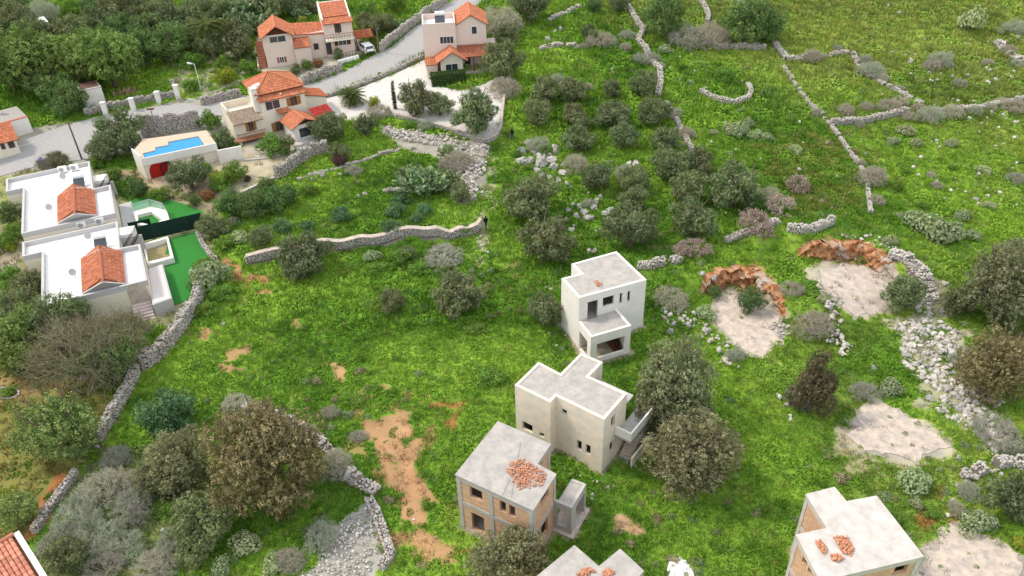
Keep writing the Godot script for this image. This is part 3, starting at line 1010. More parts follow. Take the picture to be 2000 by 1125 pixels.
func make_grass() -> void:
	var sets := [[], [], [], []]
	var cols := [PackedColorArray(), PackedColorArray(), PackedColorArray(), PackedColorArray()]
	var pn := FastNoiseLite.new()
	pn.seed = 31
	pn.frequency = 0.16
	pn.fractal_octaves = 3
	for band in [[-30.0, -64.0, 0.36], [-64.0, -105.0, 0.5], [-105.0, -200.0, 0.78]]:
		var z: float = band[0]
		var st: float = band[2]
		while z > band[1]:
			var half := 12.0 - z * 0.78
			var x := -half
			while x < half:
				var px := x + rng.randf_range(-st, st) * 0.5
				var pz := z + rng.randf_range(-st, st) * 0.5
				x += st
				var cv := cover_at(px, pz)
				if rng.randf() > cv[1]:
					continue
				if absf(ht(px, pz + 0.5) - ht(px, pz - 0.5)) + absf(ht(px + 0.5, pz) - ht(px - 0.5, pz)) > 6.0:
					continue
				var big := pn.get_noise_2d(px, pz)
				var col: Color = cv[0]
				var kind := 0
				if big > 0.12 and rng.randf() < 0.75:
					kind = 1 + (rng.randi() % 2)
				elif rng.randf() < 0.12:
					kind = 3
				var s := st * 1.9 * rng.randf_range(0.7, 1.25) * (1.0 + maxf(0, big) * 0.9)
				if kind == 0:
					s *= 1.1
				var h := s * rng.randf_range(0.75, 1.15)
				var t := rng.randf_range(0.85, 1.25)
				col = Color(col.r * t * rng.randf_range(0.9, 1.1), col.g * t, col.b * t)
				if kind > 0 and kind < 3:
					col = col.lerp(Color(0.13, 0.275, 0.026), 0.45)
				if kind == 3:
					col = col.lerp([Color(0.16, 0.25, 0.12), Color(0.34, 0.32, 0.1), Color(0.08, 0.15, 0.04)][rng.randi() % 3], 0.6)
				var b := Basis(Vector3.UP, rng.randf() * TAU).scaled(Vector3(s, h, s))
				sets[kind].append(Transform3D(b, Vector3(px, ht(px, pz) - 0.02, pz)))
				cols[kind].append(col)
			z -= st
	# rougher low growth: bramble, sage and dock standing above the grass
	var rl := leafy(333, lobes_for(rng, 7, 0.4, 0.5, 0.9), 700, 0.075, 1.3, [Color(0.52, 0.52, 0.52), Color(0.66, 0.66, 0.66), Color(0.4, 0.4, 0.4)], 0.2)
	var rx := []
	var rc := PackedColorArray()
	for i in 4200:
		var pz := -30.0 - 150.0 * pow(rng.randf(), 1.25)
		var half := 12.0 - pz * 0.75
		var px := rng.randf_range(-half, half)
		var cv := cover_at(px, pz)
		var lump := n1.get_noise_2d(px * 2.2 + 300, pz * 2.2)
		if cv[1] < 0.5 or lump < -0.02 - 0.1 * smoothstep(5.0, 30.0, px):
			continue
		var s := rng.randf_range(0.2, 0.55) * (1.0 + maxf(0, lump) * 1.5)
		var col: Color = [Color(0.13, 0.26, 0.03), Color(0.11, 0.22, 0.03), Color(0.2, 0.34, 0.04), Color(0.22, 0.26, 0.1), Color(0.24, 0.32, 0.15), Color(0.3, 0.26, 0.15), Color(0.16, 0.3, 0.035), Color(0.13, 0.25, 0.03)][rng.randi() % 8]
		var t := rng.randf_range(0.8, 1.2)
		rx.append(Transform3D(Basis(Vector3.UP, rng.randf() * TAU).scaled(Vector3(s, s * rng.randf_range(0.5, 0.9), s)), Vector3(px, ht(px, pz) - 0.03, pz)))
		rc.append(Color(col.r * t, col.g * t, col.b * t))
	scatter("rough_herbage", "darker low bushes and dock dotted through the grass", "weeds", rl.mesh(), rx, rc, M.grass)
	var names := [["meadow_grass", "fine bright green grass covering the open meadow", "grass"], ["leafy_weeds", "bushy fennel-like weeds growing in clumps in the meadow", "weeds"], ["broad_weeds", "low broad-leaved weeds spread through the meadow", "weeds"], ["mixed_herbs", "pale and straw-coloured herbs dotted over the slopes", "herbs"]]
	var mesh := [tuft_mesh(1, 22, 0.42, 0.045, 0.5, 0.7), weed_mesh(2, 34), weed_mesh(3, 26), tuft_mesh(4, 26, 0.6, 0.035, 0.32, 0.8)]
	for k in 4:
		scatter(names[k][0], names[k][1], names[k][2], mesh[k], sets[k], cols[k], M.grass)
	print("grass ", sets[0].size(), " ", sets[1].size(), " ", sets[2].size(), " ", sets[3].size())

# ---------------------------------------------------------------- stone
var stone_mesh: Array[ArrayMesh] = []
var boulder_mesh: Array[ArrayMesh] = []

func rock(sd: int, div: int, rough: float) -> ArrayMesh:
	var nz := FastNoiseLite.new()
	nz.seed = sd
	nz.frequency = 0.9
	var r := RandomNumberGenerator.new()
	r.seed = sd
	var cuts := []
	for i in 6:
		cuts.append([rdir(r), r.randf_range(0.6, 0.85)])
	var shape := func(p: Vector3) -> Vector3:
		var d := p.normalized()
		var q := d * (1.0 + rough * nz.get_noise_3dv(d * 1.6))
		for c in cuts:
			var e: float = q.dot(c[0])
			if e > c[1]:
				q -= (c[0] as Vector3) * (e - c[1])
		return q
	var t := (1.0 + sqrt(5.0)) / 2.0
	var vs := [Vector3(-1, t, 0), Vector3(1, t, 0), Vector3(-1, -t, 0), Vector3(1, -t, 0), Vector3(0, -1, t), Vector3(0, 1, t), Vector3(0, -1, -t), Vector3(0, 1, -t), Vector3(t, 0, -1), Vector3(t, 0, 1), Vector3(-t, 0, -1), Vector3(-t, 0, 1)]
	var fs := [[0, 11, 5], [0, 5, 1], [0, 1, 7], [0, 7, 10], [0, 10, 11], [1, 5, 9], [5, 11, 4], [11, 10, 2], [10, 7, 6], [7, 1, 8], [3, 9, 4], [3, 4, 2], [3, 2, 6], [3, 6, 8], [3, 8, 9], [4, 9, 5], [2, 4, 11], [6, 2, 10], [8, 6, 7], [9, 8, 1]]
	var tris := []
	for f in fs:
		tris.append([vs[f[0]], vs[f[1]], vs[f[2]]])
	for i in div:
		var nt := []
		for f in tris:
			var a: Vector3 = f[0].normalized()
			var b: Vector3 = f[1].normalized()
			var c: Vector3 = f[2].normalized()
			var ab := (a + b).normalized()
			var bc := (b + c).normalized()
			var ca := (c + a).normalized()
			nt.append_array([[a, ab, ca], [ab, b, bc], [ca, bc, c], [ab, bc, ca]])
		tris = nt
	var mb := MB.new()
	for f in tris:
		mb.tri(shape.call(f[0]), shape.call(f[2]), shape.call(f[1]))
	return mb.mesh()

func make_rocks() -> void:
	for i in 4:
		stone_mesh.append(rock(300 + i, 0, 0.5))
	for i in 5:
		boulder_mesh.append(rock(320 + i, 2, 0.9))

func stone_color(pale := 0.0) -> Color:
	var t := rng.randf_range(0.85, 1.4)
	var c: Color = [Color(0.36, 0.33, 0.3), Color(0.42, 0.38, 0.34), Color(0.3, 0.275, 0.255), Color(0.38, 0.31, 0.25), Color(0.33, 0.32, 0.31)][rng.randi() % 5]
	c = c.lerp(Color(0.52, 0.5, 0.47), pale)
	return Color(c.r * t, c.g * t, c.b * t)

func multi(parent: Node3D, called: String, mesh: Mesh, xf: Array, cols: PackedColorArray, m: Material) -> void:
	var mm := MultiMesh.new()
	mm.transform_format = MultiMesh.TRANSFORM_3D
	mm.use_colors = true
	mm.mesh = mesh
	mm.instance_count = xf.size()
	for i in xf.size():
		var t: Transform3D = xf[i]
		t.origin -= parent.position
		mm.set_instance_transform(i, t)
		mm.set_instance_color(i, cols[i])
	var o := MultiMeshInstance3D.new()
	o.name = called
	o.multimesh = mm
	o.material_override = m
	parent.add_child(o, true)
	o.set_meta("kind", "stuff")

func turned(s: Vector3) -> Basis:
	return Basis(rdir(rng), rng.randf() * TAU) * Basis.from_scale(s)

func line_px(pts: Array, step: float) -> PackedVector3Array:
	var w := PackedVector3Array()
	for p in pts:
		w.append(gp(p[0], p[1]))
	var out := PackedVector3Array()
	for i in w.size() - 1:
		var m := maxi(1, int(w[i].distance_to(w[i + 1]) / step))
		for k in m:
			var q := w[i].lerp(w[i + 1], float(k) / m)
			q.y = ht(q.x, q.z)
			out.append(q)
	out.append(w[w.size() - 1])
	return out

func dry_wall(label: String, pts: Array, h: float, w: float, pale := 0.0, size := 0.17, capped := false, ragged := 0.2) -> void:
	size *= 0.68
	h *= 0.8
	w *= 0.78
	var l := line_px(pts, 0.5)
	var o := thing("dry_stone_wall", label, "wall", l[0], "dry stone walls")
	var core := MB.new()
	var cap := MB.new()
	var xf := []
	var cols := PackedColorArray()
	var nz := FastNoiseLite.new()
	nz.seed = int(pts[0][0])
	nz.frequency = 0.25
	for i in l.size() - 1:
		var a := l[i]
		var b := l[i + 1]
		var d := b - a
		if ragged >= 0.35 and nz.get_noise_1d(i * 1.3 + 400) > 0.32:
			continue
		var s := Vector3(d.z, 0, -d.x).normalized() * w * 0.5
		var y0 := -0.6
		var hh := h * (1.0 + (ragged * 2.0 * nz.get_noise_1d(i * 1.3) if not capped else 0.0))
		var up := Vector3(0, hh - y0 - 0.06, 0)
		if i > 0 and i < l.size() - 2:
			core.box(a - s * 0.8 + Vector3(0, y0, 0), d * 1.02, up - Vector3(0, 0.08, 0), s * 1.6)
		else:
			# the wall's end is a face of stones too
			var en := a if i == 0 else b
			for k in int(hh * w / (size * size * 1.6)) + 2:
				var sz := size * rng.randf_range(0.8, 1.3)
				xf.append(Transform3D(turned(Vector3(sz * 1.1, sz * 0.85, sz)), en + s * rng.randf_range(-0.95, 0.95) + Vector3(0, rng.randf() * hh, 0) + d * rng.randf_range(-0.1, 0.1)))
				cols.append(stone_color(pale))
		paint_world(PackedVector2Array([Vector2(a.x - s.x, a.z - s.z), Vector2(b.x - s.x, b.z - s.z), Vector2(b.x + s.x, b.z + s.z), Vector2(a.x + s.x, a.z + s.z)]), Color(0.25, 0.22, 0.18), 0.05, 0.1)
		if capped:
			cap.box(a - s * 1.12 + Vector3(0, hh - 0.04, 0), d * 1.01, Vector3(0, 0.06, 0), s * 2.24)
		var n := maxi(1, int(d.length() / (size * 1.55) + rng.randf()))
		for side in [-1.0, 1.0]:
			var y := size * 0.6
			while y < hh - 0.02:
				for k in n:
					var p: Vector3 = a.lerp(b, (k + rng.randf()) / n) + s * side * rng.randf_range(0.85, 1.02) + Vector3(0, y + rng.randf_range(-0.05, 0.05), 0)
					var sz := size * rng.randf_range(0.75, 1.3)
					xf.append(Transform3D(turned(Vector3(sz * 1.2, sz * 0.85, sz)), p))
					cols.append(stone_color(pale))
				y += size * 1.35
		if not capped:
			for k in n + 1:
				var e := rng.randf_range(-0.9, 0.9)
				while e < 0.95:
					var p := a.lerp(b, (k + rng.randf()) / (n + 1)) + s * e + Vector3(0, hh + rng.randf_range(-0.08, 0.04), 0)
					var sz := size * rng.randf_range(0.8, 1.35)
					xf.append(Transform3D(turned(Vector3(sz * 1.2, sz * 0.8, sz)), p))
					cols.append(stone_color(pale + 0.15))
					e += size * 2.0 / w * 2.0
	part(core, "core", M.core, o)
	multi(o, "stones", stone_mesh[rng.randi() % 4], xf, cols, M.stone)
	if capped:
		part(cap, "coping", M.pad, o)

func scree(called: String, label: String, pts: Array, per_m2: float, s0: float, s1: float, pale: float, heap := 0.0) -> void:
	var q := PackedVector2Array()
	for p in pts:
		var g := gp(p[0], p[1])
		q.append(Vector2(g.x, g.z))
	var box := Rect2(q[0], Vector2.ZERO)
	for p in q:
		box = box.expand(p)
	var xf := []
	var cols := PackedColorArray()
	for i in int(box.get_area() * per_m2):
		var p := box.position + Vector2(rng.randf(), rng.randf()) * box.size
		var j := Vector2(n2.get_noise_2d(p.x * 0.5, p.y * 0.5), n2.get_noise_2d(p.x * 0.5 + 50, p.y * 0.5)) * 1.6
		if not Geometry2D.is_point_in_polygon(p + j, q):
			continue
		var s := s0 + (s1 - s0) * pow(rng.randf(), 3.0)
		var y := ht(p.x, p.y) + s * 0.25 + (rng.randf() * heap if heap > 0 else 0.0)
		xf.append(Transform3D(turned(Vector3(s * 1.2, s * 0.8, s)), Vector3(p.x, y, p.y)))
		cols.append(stone_color(pale))
	scatter(called, label, "stones", stone_mesh[rng.randi() % 4], xf, cols, M.stone)

func boulders(label: String, list: Array, pale := 0.5) -> void:
	for e in list:
		var g := gp(e[0], e[1])
		var s: float = 0.85 * e[2] * depth(g) / F
		var o := MeshInstance3D.new()
		o.name = numbered("boulder")
		o.mesh = boulder_mesh[rng.randi() % 5]
		o.material_override = M["boulder%d" % (rng.randi() % 3)]
		add_child(o)
		o.position = g + Vector3(0, s * 0.25, 0)
		o.basis = Basis(Vector3.UP, rng.randf() * TAU) * Basis.from_scale(Vector3(s, s * rng.randf_range(0.75, 1.1), s * rng.randf_range(0.75, 1.0)))
		tag(o, label, "boulder", "boulders: " + label)

func bank(pts: Array, h: float, sd: int) -> void:
	# the raw cut face of red earth and grey rock
	var q := PackedVector2Array()
	for p in pts:
		var w := at(p[0], p[1], h + base_h(0, at(p[0], p[1], h).z))
		q.append(Vector2(w.x, w.z))
	var nz := FastNoiseLite.new()
	nz.seed = sd
	nz.frequency = 0.35
	nz.fractal_octaves = 4
	var mb := MB.new()
	var rows := []
	var total := 0.0
	for i in q.size() - 1:
		total += q[i].distance_to(q[i + 1])
	var m := int(total / 0.2)
	var rowsn := 14
	for k in m + 1:
		var want := total * k / m
		var i := 0
		var left := want
		while i < q.size() - 2 and left > q[i].distance_to(q[i + 1]):
			left -= q[i].distance_to(q[i + 1])
			i += 1
		var d := (q[i + 1] - q[i]).normalized()
		var c := q[i] + d * left
		var nrm := Vector2(-d.y, d.x)
		var taper := smoothstep(0.0, 3.0, minf(want, total - want))
		var col := []
		var wob := 0.35 * nz.get_noise_2d(c.x * 0.7, c.y * 0.7)
		for s in rowsn + 1:
			var t := float(s) / rowsn
			var e := 0.4 * nz.get_noise_3d(c.x * 2.0, t * h * 2.0, c.y * 2.0) + 0.4 * nz.get_noise_3d(c.x * 6.0, t * h * 4.0 + 20, c.y * 6.0)
			var ledge := 0.18 * sin(t * 11.0 + 6.0 * nz.get_noise_2d(c.x, c.y))
			var f := c + nrm * (0.95 + 0.45 * (1.0 - t) + (1.0 * e + wob + ledge) * (0.4 + 0.6 * taper))
			var g := ht(c.x + nrm.x * 2.4, c.y + nrm.y * 2.4)
			var top := ht(c.x - nrm.x * 0.4, c.y - nrm.y * 0.4) + 0.12 + 0.45 * nz.get_noise_2d(c.x * 2.5 + 70, c.y * 2.5)
			var yy := lerpf(g - 0.3, lerpf(g - 0.25, top, taper), t) + 0.2 * e * taper
			col.append(Vector3(f.x, yy, f.y))
		var bk := c - nrm * 1.1
		col.append(Vector3(bk.x, ht(bk.x, bk.y) - 0.25, bk.y))
		rows.append(col)
	for k in m:
		for s in rowsn + 1:
			var a: Vector3 = rows[k][s]
			var e := nz.get_noise_3d(a.x * 0.7 + 30, a.y * 0.4, a.z * 0.7)
			var e2 := nz.get_noise_3d(a.x * 4.0, a.y * 4.0 + 9, a.z * 4.0)
			var c := Color(0.35, 0.145, 0.06).lerp(Color(0.48, 0.27, 0.15), clampf(0.5 + e2 * 1.6, 0, 1))
			c = c.lerp(Color(0.42, 0.37, 0.32), clampf(e * 5.0 - 0.6 + 1.3 * e2, 0, 0.95))
			c = c.lerp(Color(0.16, 0.06, 0.03), clampf(-e2 * 2.2 - 0.25, 0, 0.7))
			mb.quad(rows[k][s], rows[k][s + 1], rows[k + 1][s + 1], rows[k + 1][s], c)
	struct(mb, "earth_bank", M.redearth)
	for i in range(1, q.size() - 2):
		var d := (q[i + 1] - q[i]).normalized()
		var nn := Vector2(-d.y, d.x)
		paint_world(PackedVector2Array([q[i] - nn * 0.5, q[i + 1] - nn * 0.5, q[i + 1] + nn * 1.9, q[i] + nn * 1.9]), Color(0.3, 0.17, 0.09), 0.3, 0.5, 0.7, -0.1)

func make_walls() -> void:
	for k in 3:
		var t: float = [0.48, 0.42, 0.36][k]
		M["boulder%d" % k] = mottled(t, t * 0.96, t * 0.9, 0.3, 1.4, 60 + k)
	dry_wall("long stone retaining wall below the upper terrace field", [[480, 502], [560, 497], [640, 486], [720, 475], [800, 468], [880, 453], [940, 440]], 1.2, 0.8, 0.25, 0.16, true)
	dry_wall("tall rough boundary wall between meadow and white twin houses", [[394, 572], [388, 595], [352, 650], [312, 700], [278, 722]], 2.0, 0.9, 0.1, 0.2)
	dry_wall("lower stretch of boundary wall beside the bare trees", [[270, 728], [255, 760], [232, 800], [212, 835], [195, 862]], 1.5, 0.7, 0.05, 0.19)
	dry_wall("low boundary wall running down beside the red earth trench", [[150, 925], [122, 965], [92, 1005], [70, 1042]], 0.8, 0.6, 0.1, 0.17)
	dry_wall("short wall end above the green turf", [[388, 460], [397, 480], [412, 500], [424, 512]], 0.7, 0.5, 0.2, 0.15)
	dry_wall("capped pale parapet wall round the gravel drive", [[985, 192], [981, 225], [978, 255], [968, 272], [950, 281], [930, 276], [880, 258], [830, 244], [775, 230]], 0.9, 0.4, 0.4, 0.16, true)
	dry_wall("high grey retaining wall under the pool villa garden", [[640, 296], [610, 305], [588, 318], [560, 340], [540, 350]], 2.2, 0.7, 0.05, 0.19)
	dry_wall("low pale garden wall of the pool villa path", [[536, 352], [500, 368], [470, 382], [444, 394]], 0.6, 0.5, 0.4, 0.14, true)
	dry_wall("stone retaining wall under the upper tiled villa", [[592, 166], [625, 154], [668, 137]], 1.8, 0.6, 0.15, 0.2)
	dry_wall("stone wall between the road and the gravel drive", [[600, 196], [640, 190], [668, 182], [705, 168], [745, 152], [790, 132], [826, 114]], 0.8, 0.5, 0.2, 0.18)
	dry_wall("tall stone wall along the upper side of the climbing road", [[742, 103], [765, 84], [795, 60], [830, 34], [872, 8]], 1.9, 0.6, 0.2, 0.2)
	dry_wall("roadside wall below the yellow bushes", [[395, 206], [420, 200], [446, 194], [470, 188]], 1.6, 0.5, 0.15, 0.2)
	dry_wall("retaining wall with gate piers along the village road", [[168, 226], [215, 214], [262, 205], [305, 197], [350, 190]], 1.3, 0.5, 0.15, 0.19)
	dry_wall("back wall of the pool terrace with two blind arches", [[279, 268], [320, 262], [360, 255], [392, 248]], 3.4, 0.5, 0.2, 0.2)
	dry_wall("stone wall beside the stepped lane", [[352, 200], [344, 182], [338, 165]], 0.9, 0.4, 0.3, 0.16)
	dry_wall("winding field wall climbing through the upper pasture", [[1216, 2], [1232, 25], [1248, 52], [1258, 62], [1246, 82], [1262, 100], [1270, 122], [1288, 138], [1290, 165], [1284, 190]], 1.0, 0.9, 0.25, 0.2)
	dry_wall("lower stretch of field wall passing the olive grove", [[1300, 205], [1322, 240], [1342, 280], [1352, 298]], 0.8, 0.7, 0.25, 0.18)
	dry_wall("short field wall behind the big dark evergreens", [[1368, 0], [1376, 15], [1384, 35], [1380, 48]], 0.9, 0.8, 0.25, 0.2)
	dry_wall("stub of field wall at the top of the pasture", [[1440, 0], [1450, 12], [1460, 24]], 0.9, 0.8, 0.25, 0.2)
	dry_wall("level stone wall ending by the dark evergreens", [[1400, 98], [1430, 96], [1460, 96], [1494, 98]], 1.2, 0.6, 0.2, 0.18)
	dry_wall("curved stone wall of the crescent terrace", [[1368, 182], [1390, 192], [1412, 201], [1440, 203], [1460, 195], [1467, 183], [1460, 168]], 0.9, 0.7, 0.35, 0.17)
	dry_wall("broad stone wall corner of the upper pasture", [[1512, 88], [1524, 104], [1536, 118], [1562, 120], [1580, 112]], 0.9, 0.9, 0.35, 0.18)
	dry_wall("ruined ring of stones beside the grey thorn bushes", [[1622, 110], [1640, 106], [1665, 106], [1672, 122], [1684, 138], [1702, 150], [1722, 164], [1745, 176], [1768, 190], [1798, 206]], 0.7, 0.9, 0.3, 0.18, false, 0.5)
	dry_wall("long narrow field wall running down to the stony pasture", [[1530, 132], [1545, 155], [1562, 180], [1580, 205], [1600, 222], [1618, 242], [1640, 272], [1660, 300], [1680, 328], [1694, 365], [1700, 418]], 0.55, 0.5, 0.25, 0.15, false, 0.4)
	dry_wall("cross wall with thorn bushes on the upper pasture", [[1622, 244], [1660, 242], [1700, 238], [1740, 228], [1772, 222]], 1.1, 0.7, 0.2, 0.17)
	dry_wall("far end of the cross wall in the upper pasture", [[1800, 228], [1840, 222], [1880, 216], [1920, 212], [1960, 206], [2000, 196]], 0.8, 0.8, 0.25, 0.18, false, 0.4)
	dry_wall("wall stretch below the almond trees", [[1418, 476], [1440, 466], [1462, 458], [1490, 450], [1520, 438]], 1.0, 0.8, 0.3, 0.17)
	dry_wall("short curved terrace wall by the almond trees", [[1538, 452], [1560, 456], [1585, 455], [1605, 447], [1624, 438]], 1.2, 0.7, 0.35, 0.18)
	dry_wall("tumbled wall behind the white concrete house", [[1246, 524], [1275, 522], [1310, 516], [1345, 506]], 0.9, 0.9, 0.35, 0.18, false, 0.4)
	dry_wall("wide tumbled wall at the edge of the stony pasture", [[1942, 82], [1960, 100], [1985, 118], [2005, 130]], 0.8, 1.6, 0.35, 0.22, false, 0.5)
	dry_wall("broken wall beside the grey rocks above the grove", [[1055, 98], [1080, 92], [1105, 90], [1130, 92]], 0.7, 0.9, 0.3, 0.22, false, 0.6)
	dry_wall("fallen wall above the grove on the steep pasture", [[1072, 42], [1090, 34], [1112, 24], [1132, 14]], 0.6, 0.9, 0.3, 0.2, false, 0.5)
	dry_wall("thin line of stones across the upper terrace field", [[582, 352], [640, 336], [690, 322], [740, 304], [782, 293]], 0.4, 0.4, 0.3, 0.13, false, 0.6)
	dry_wall("low stones under the prickly pears", [[750, 376], [775, 374], [800, 372]], 0.5, 0.5, 0.3, 0.14, false, 0.5)
	dry_wall("edge wall of the gravel heap", [[722, 980], [738, 1012], [752, 1050], [764, 1085], [745, 1112]], 0.7, 0.8, 0.2, 0.17, false, 0.4)
	dry_wall("old wall behind the rusty cypress", [[480, 800], [520, 806], [570, 828], [615, 858], [650, 888]], 0.8, 0.9, 0.3, 0.18, false, 0.5)
	dry_wall("heap of wall stones beside the meadow track", [[672, 928], [692, 938], [715, 950], [735, 962]], 0.8, 1.2, 0.2, 0.2, false, 0.5)
	dry_wall("pale wall on the slope by the spurge mounds", [[1880, 935], [1920, 920], [1965, 905], [2000, 912]], 1.0, 1.0, 0.35, 0.2, false, 0.4)
	dry_wall("curving stone wall from the dug-out plot to the rubble slope", [[1738, 500], [1765, 508], [1790, 530], [1815, 560], [1822, 590]], 0.9, 1.3, 0.35, 0.2, false, 0.4)
	boulders("big grey-white boulder of the outcrop in the olive grove", [[1022, 318, 14], [1018, 300, 15], [1036, 318, 10], [1056, 322, 15], [1062, 308, 16], [1076, 315, 13], [1082, 330, 11], [1085, 300, 10], [1098, 340, 10], [1062, 345, 9], [1045, 300, 9], [1032, 282, 9], [1086, 290, 9], [1050, 335, 9], [1090, 355, 8], [1108, 362, 7], [1072, 348, 7], [1100, 325, 7]], 0.6)
	boulders("weathered pale rock of the lower outcrop among olives", [[1110, 412, 8], [1125, 425, 9], [1140, 418, 10], [1150, 428, 11], [1160, 408, 9], [1182, 420, 10], [1190, 412, 8], [1120, 400, 7], [1165, 395, 8], [1172, 388, 7], [1105, 430, 7], [1132, 405, 8], [1150, 398, 7], [1188, 428, 7], [1240, 322, 9], [1228, 320, 7], [1152, 490, 7], [1162, 493, 8], [1115, 450, 8]], 0.6)
	boulders("lone white rock in the rough grass of the upper pasture", [[1742, 103, 5], [1778, 122, 7], [1815, 143, 5], [1830, 158, 5], [1860, 152, 6], [1890, 148, 7], [1930, 163, 7], [1945, 158, 7], [1860, 174, 5], [1796, 182, 4], [1985, 74, 6], [1690, 302, 5], [1755, 26, 5], [1735, 12, 4], [1960, 225, 6], [1984, 240, 6], [1830, 355, 6], [1905, 390, 7], [1095, 60, 7], [1084, 62, 5], [1070, 80, 8]], 0.6)
	boulders("pale stone lying on the rubble slope", [[1800, 650, 10], [1812, 690, 9], [1790, 712, 9], [1830, 730, 10], [1780, 660, 8], [1850, 760, 11], [1870, 800, 11], [1895, 815, 9], [1822, 640, 8], [1840, 610, 9], [1862, 650, 9], [1888, 690, 8], [1768, 690, 8], [1905, 790, 9], [1800, 740, 9], [1838, 690, 8], [1707, 720, 7], [1872, 895, 8], [1815, 780, 9], [1925, 770, 8], [1845, 555, 8], [1830, 575, 8]], 0.5)
	boulders("weathered stone in the upper terrace field", [[618, 340, 7], [632, 345, 7], [664, 342, 6], [700, 386, 6], [714, 380, 7]], 0.5)
	boulders("grey rock on the scrub slope", [[262, 968, 7], [320, 1038, 7], [190, 875, 6], [610, 352, 5], [437, 634, 6], [1395, 545, 8], [1370, 535, 7], [1345, 640, 8], [1330, 625, 8], [1310, 650, 8]], 0.5)
	scree("rubble_slope", "pale limestone rubble spilling down beside the dug-out plots", [[1800, 555], [1835, 560], [1830, 620], [1880, 660], [1905, 740], [1945, 800], [1965, 880], [1925, 890], [1895, 850], [1850, 810], [1800, 745], [1765, 715], [1760, 640], [1790, 610]], 13.0, 0.08, 0.4, 0.5)
	scree("rubble_heap", "pale broken stones heaped below the gravel drive", [[765, 248], [830, 262], [900, 272], [960, 288], [940, 330], [930, 390], [890, 400], [885, 360], [900, 310], [840, 285], [775, 272], [735, 262]], 9.0, 0.11, 0.32, 0.5, 0.35)
	scree("gravel_heap", "fine pale grey crushed stone heaped by the thicket", [[716, 985], [740, 1030], [760, 1085], [720, 1140], [585, 1140], [620, 1090], [640, 1050], [690, 1005]], 16.0, 0.08, 0.17, 0.6, 0.3)
	scree("path_stones", "worn pale stones along the footpath", [[925, 455], [950, 450], [955, 500], [938, 520], [930, 480]], 5.0, 0.1, 0.28, 0.4)
	scree("plot_rubble", "small grey stones dumped on the dug-out plot", [[1512, 640], [1545, 632], [1560, 660], [1520, 668]], 9.0, 0.1, 0.26, 0.4, 0.4)
	scree("bank_stones", "loose stones strewn along the mound between the plots", [[1590, 560], [1650, 600], [1665, 700], [1640, 700], [1625, 640], [1580, 590]], 8.0, 0.1, 0.36, 0.35, 0.5)
	scree("slope_stones", "scattered white stones on the dry pasture", [[1740, 60], [2000, 40], [2000, 420], [1850, 400], [1760, 330], [1820, 240], [1760, 150]], 0.32, 0.1, 0.4, 0.6)
	scree("grove_stones", "small grey stones strewn under the olive trees", [[1000, 330], [1110, 350], [1220, 380], [1210, 440], [1130, 500], [1090, 440], [1040, 350]], 0.6, 0.1, 0.3, 0.5)
	scree("field_stones", "small stones scattered round the concrete houses", [[1060, 560], [1100, 540], [1110, 700], [1080, 690]], 1.2, 0.08, 0.24, 0.4)
	scree("pasture_stones", "pale stones breaking through the turf of the upper pasture", [[1010, 20], [1500, 10], [1720, 30], [1740, 240], [1680, 420], [1400, 420], [1330, 200], [1100, 130]], 0.1, 0.09, 0.35, 0.55)
	scree("building_rubble", "mortar lumps and stones lying round the concrete shells", [[1085, 905], [1176, 940], [1235, 892], [1262, 860], [1250, 905], [1188, 955], [1140, 1012], [1120, 1045], [1085, 1050]], 3.0, 0.05, 0.2, 0.45)
	scree("mound_rubble", "weathered stones tumbled between white concrete house and dug-out plot", [[1285, 602], [1330, 608], [1365, 622], [1410, 665], [1445, 715], [1425, 725], [1385, 680], [1340, 650], [1290, 620]], 5.0, 0.1, 0.36, 0.3, 0.4)
	scree("conifer_stones", "pale stones in a ragged line beside the dark conifer", [[1515, 770], [1535, 775], [1560, 835], [1540, 845]], 4.0, 0.1, 0.32, 0.45, 0.15)
	scree("bank_top_stones", "pale stones spread along the rim above the dug-out plots", [[1640, 455], [1735, 470], [1790, 520], [1830, 560], [1800, 565], [1745, 515], [1700, 480], [1640, 470]], 3.0, 0.09, 0.34, 0.5, 0.15)
	scree("track_stones", "small buff stones lying on the bare meadow track", [[730, 820], [810, 815], [835, 940], [870, 1100], [815, 1110], [790, 980]], 0.9, 0.04, 0.13, 0.3)
	scree("lower_stones", "loose stones below the spurge mounds", [[1860, 930], [2000, 900], [2000, 940], [1900, 960], [1860, 1010], [1840, 990]], 2.0, 0.1, 0.35, 0.4)
	bank([[1348, 545], [1385, 528], [1440, 517], [1478, 522], [1510, 548], [1560, 590]], 1.8, 71)
	bank([[1535, 484], [1600, 484], [1640, 479], [1690, 476], [1725, 496], [1778, 530]], 1.8, 72)

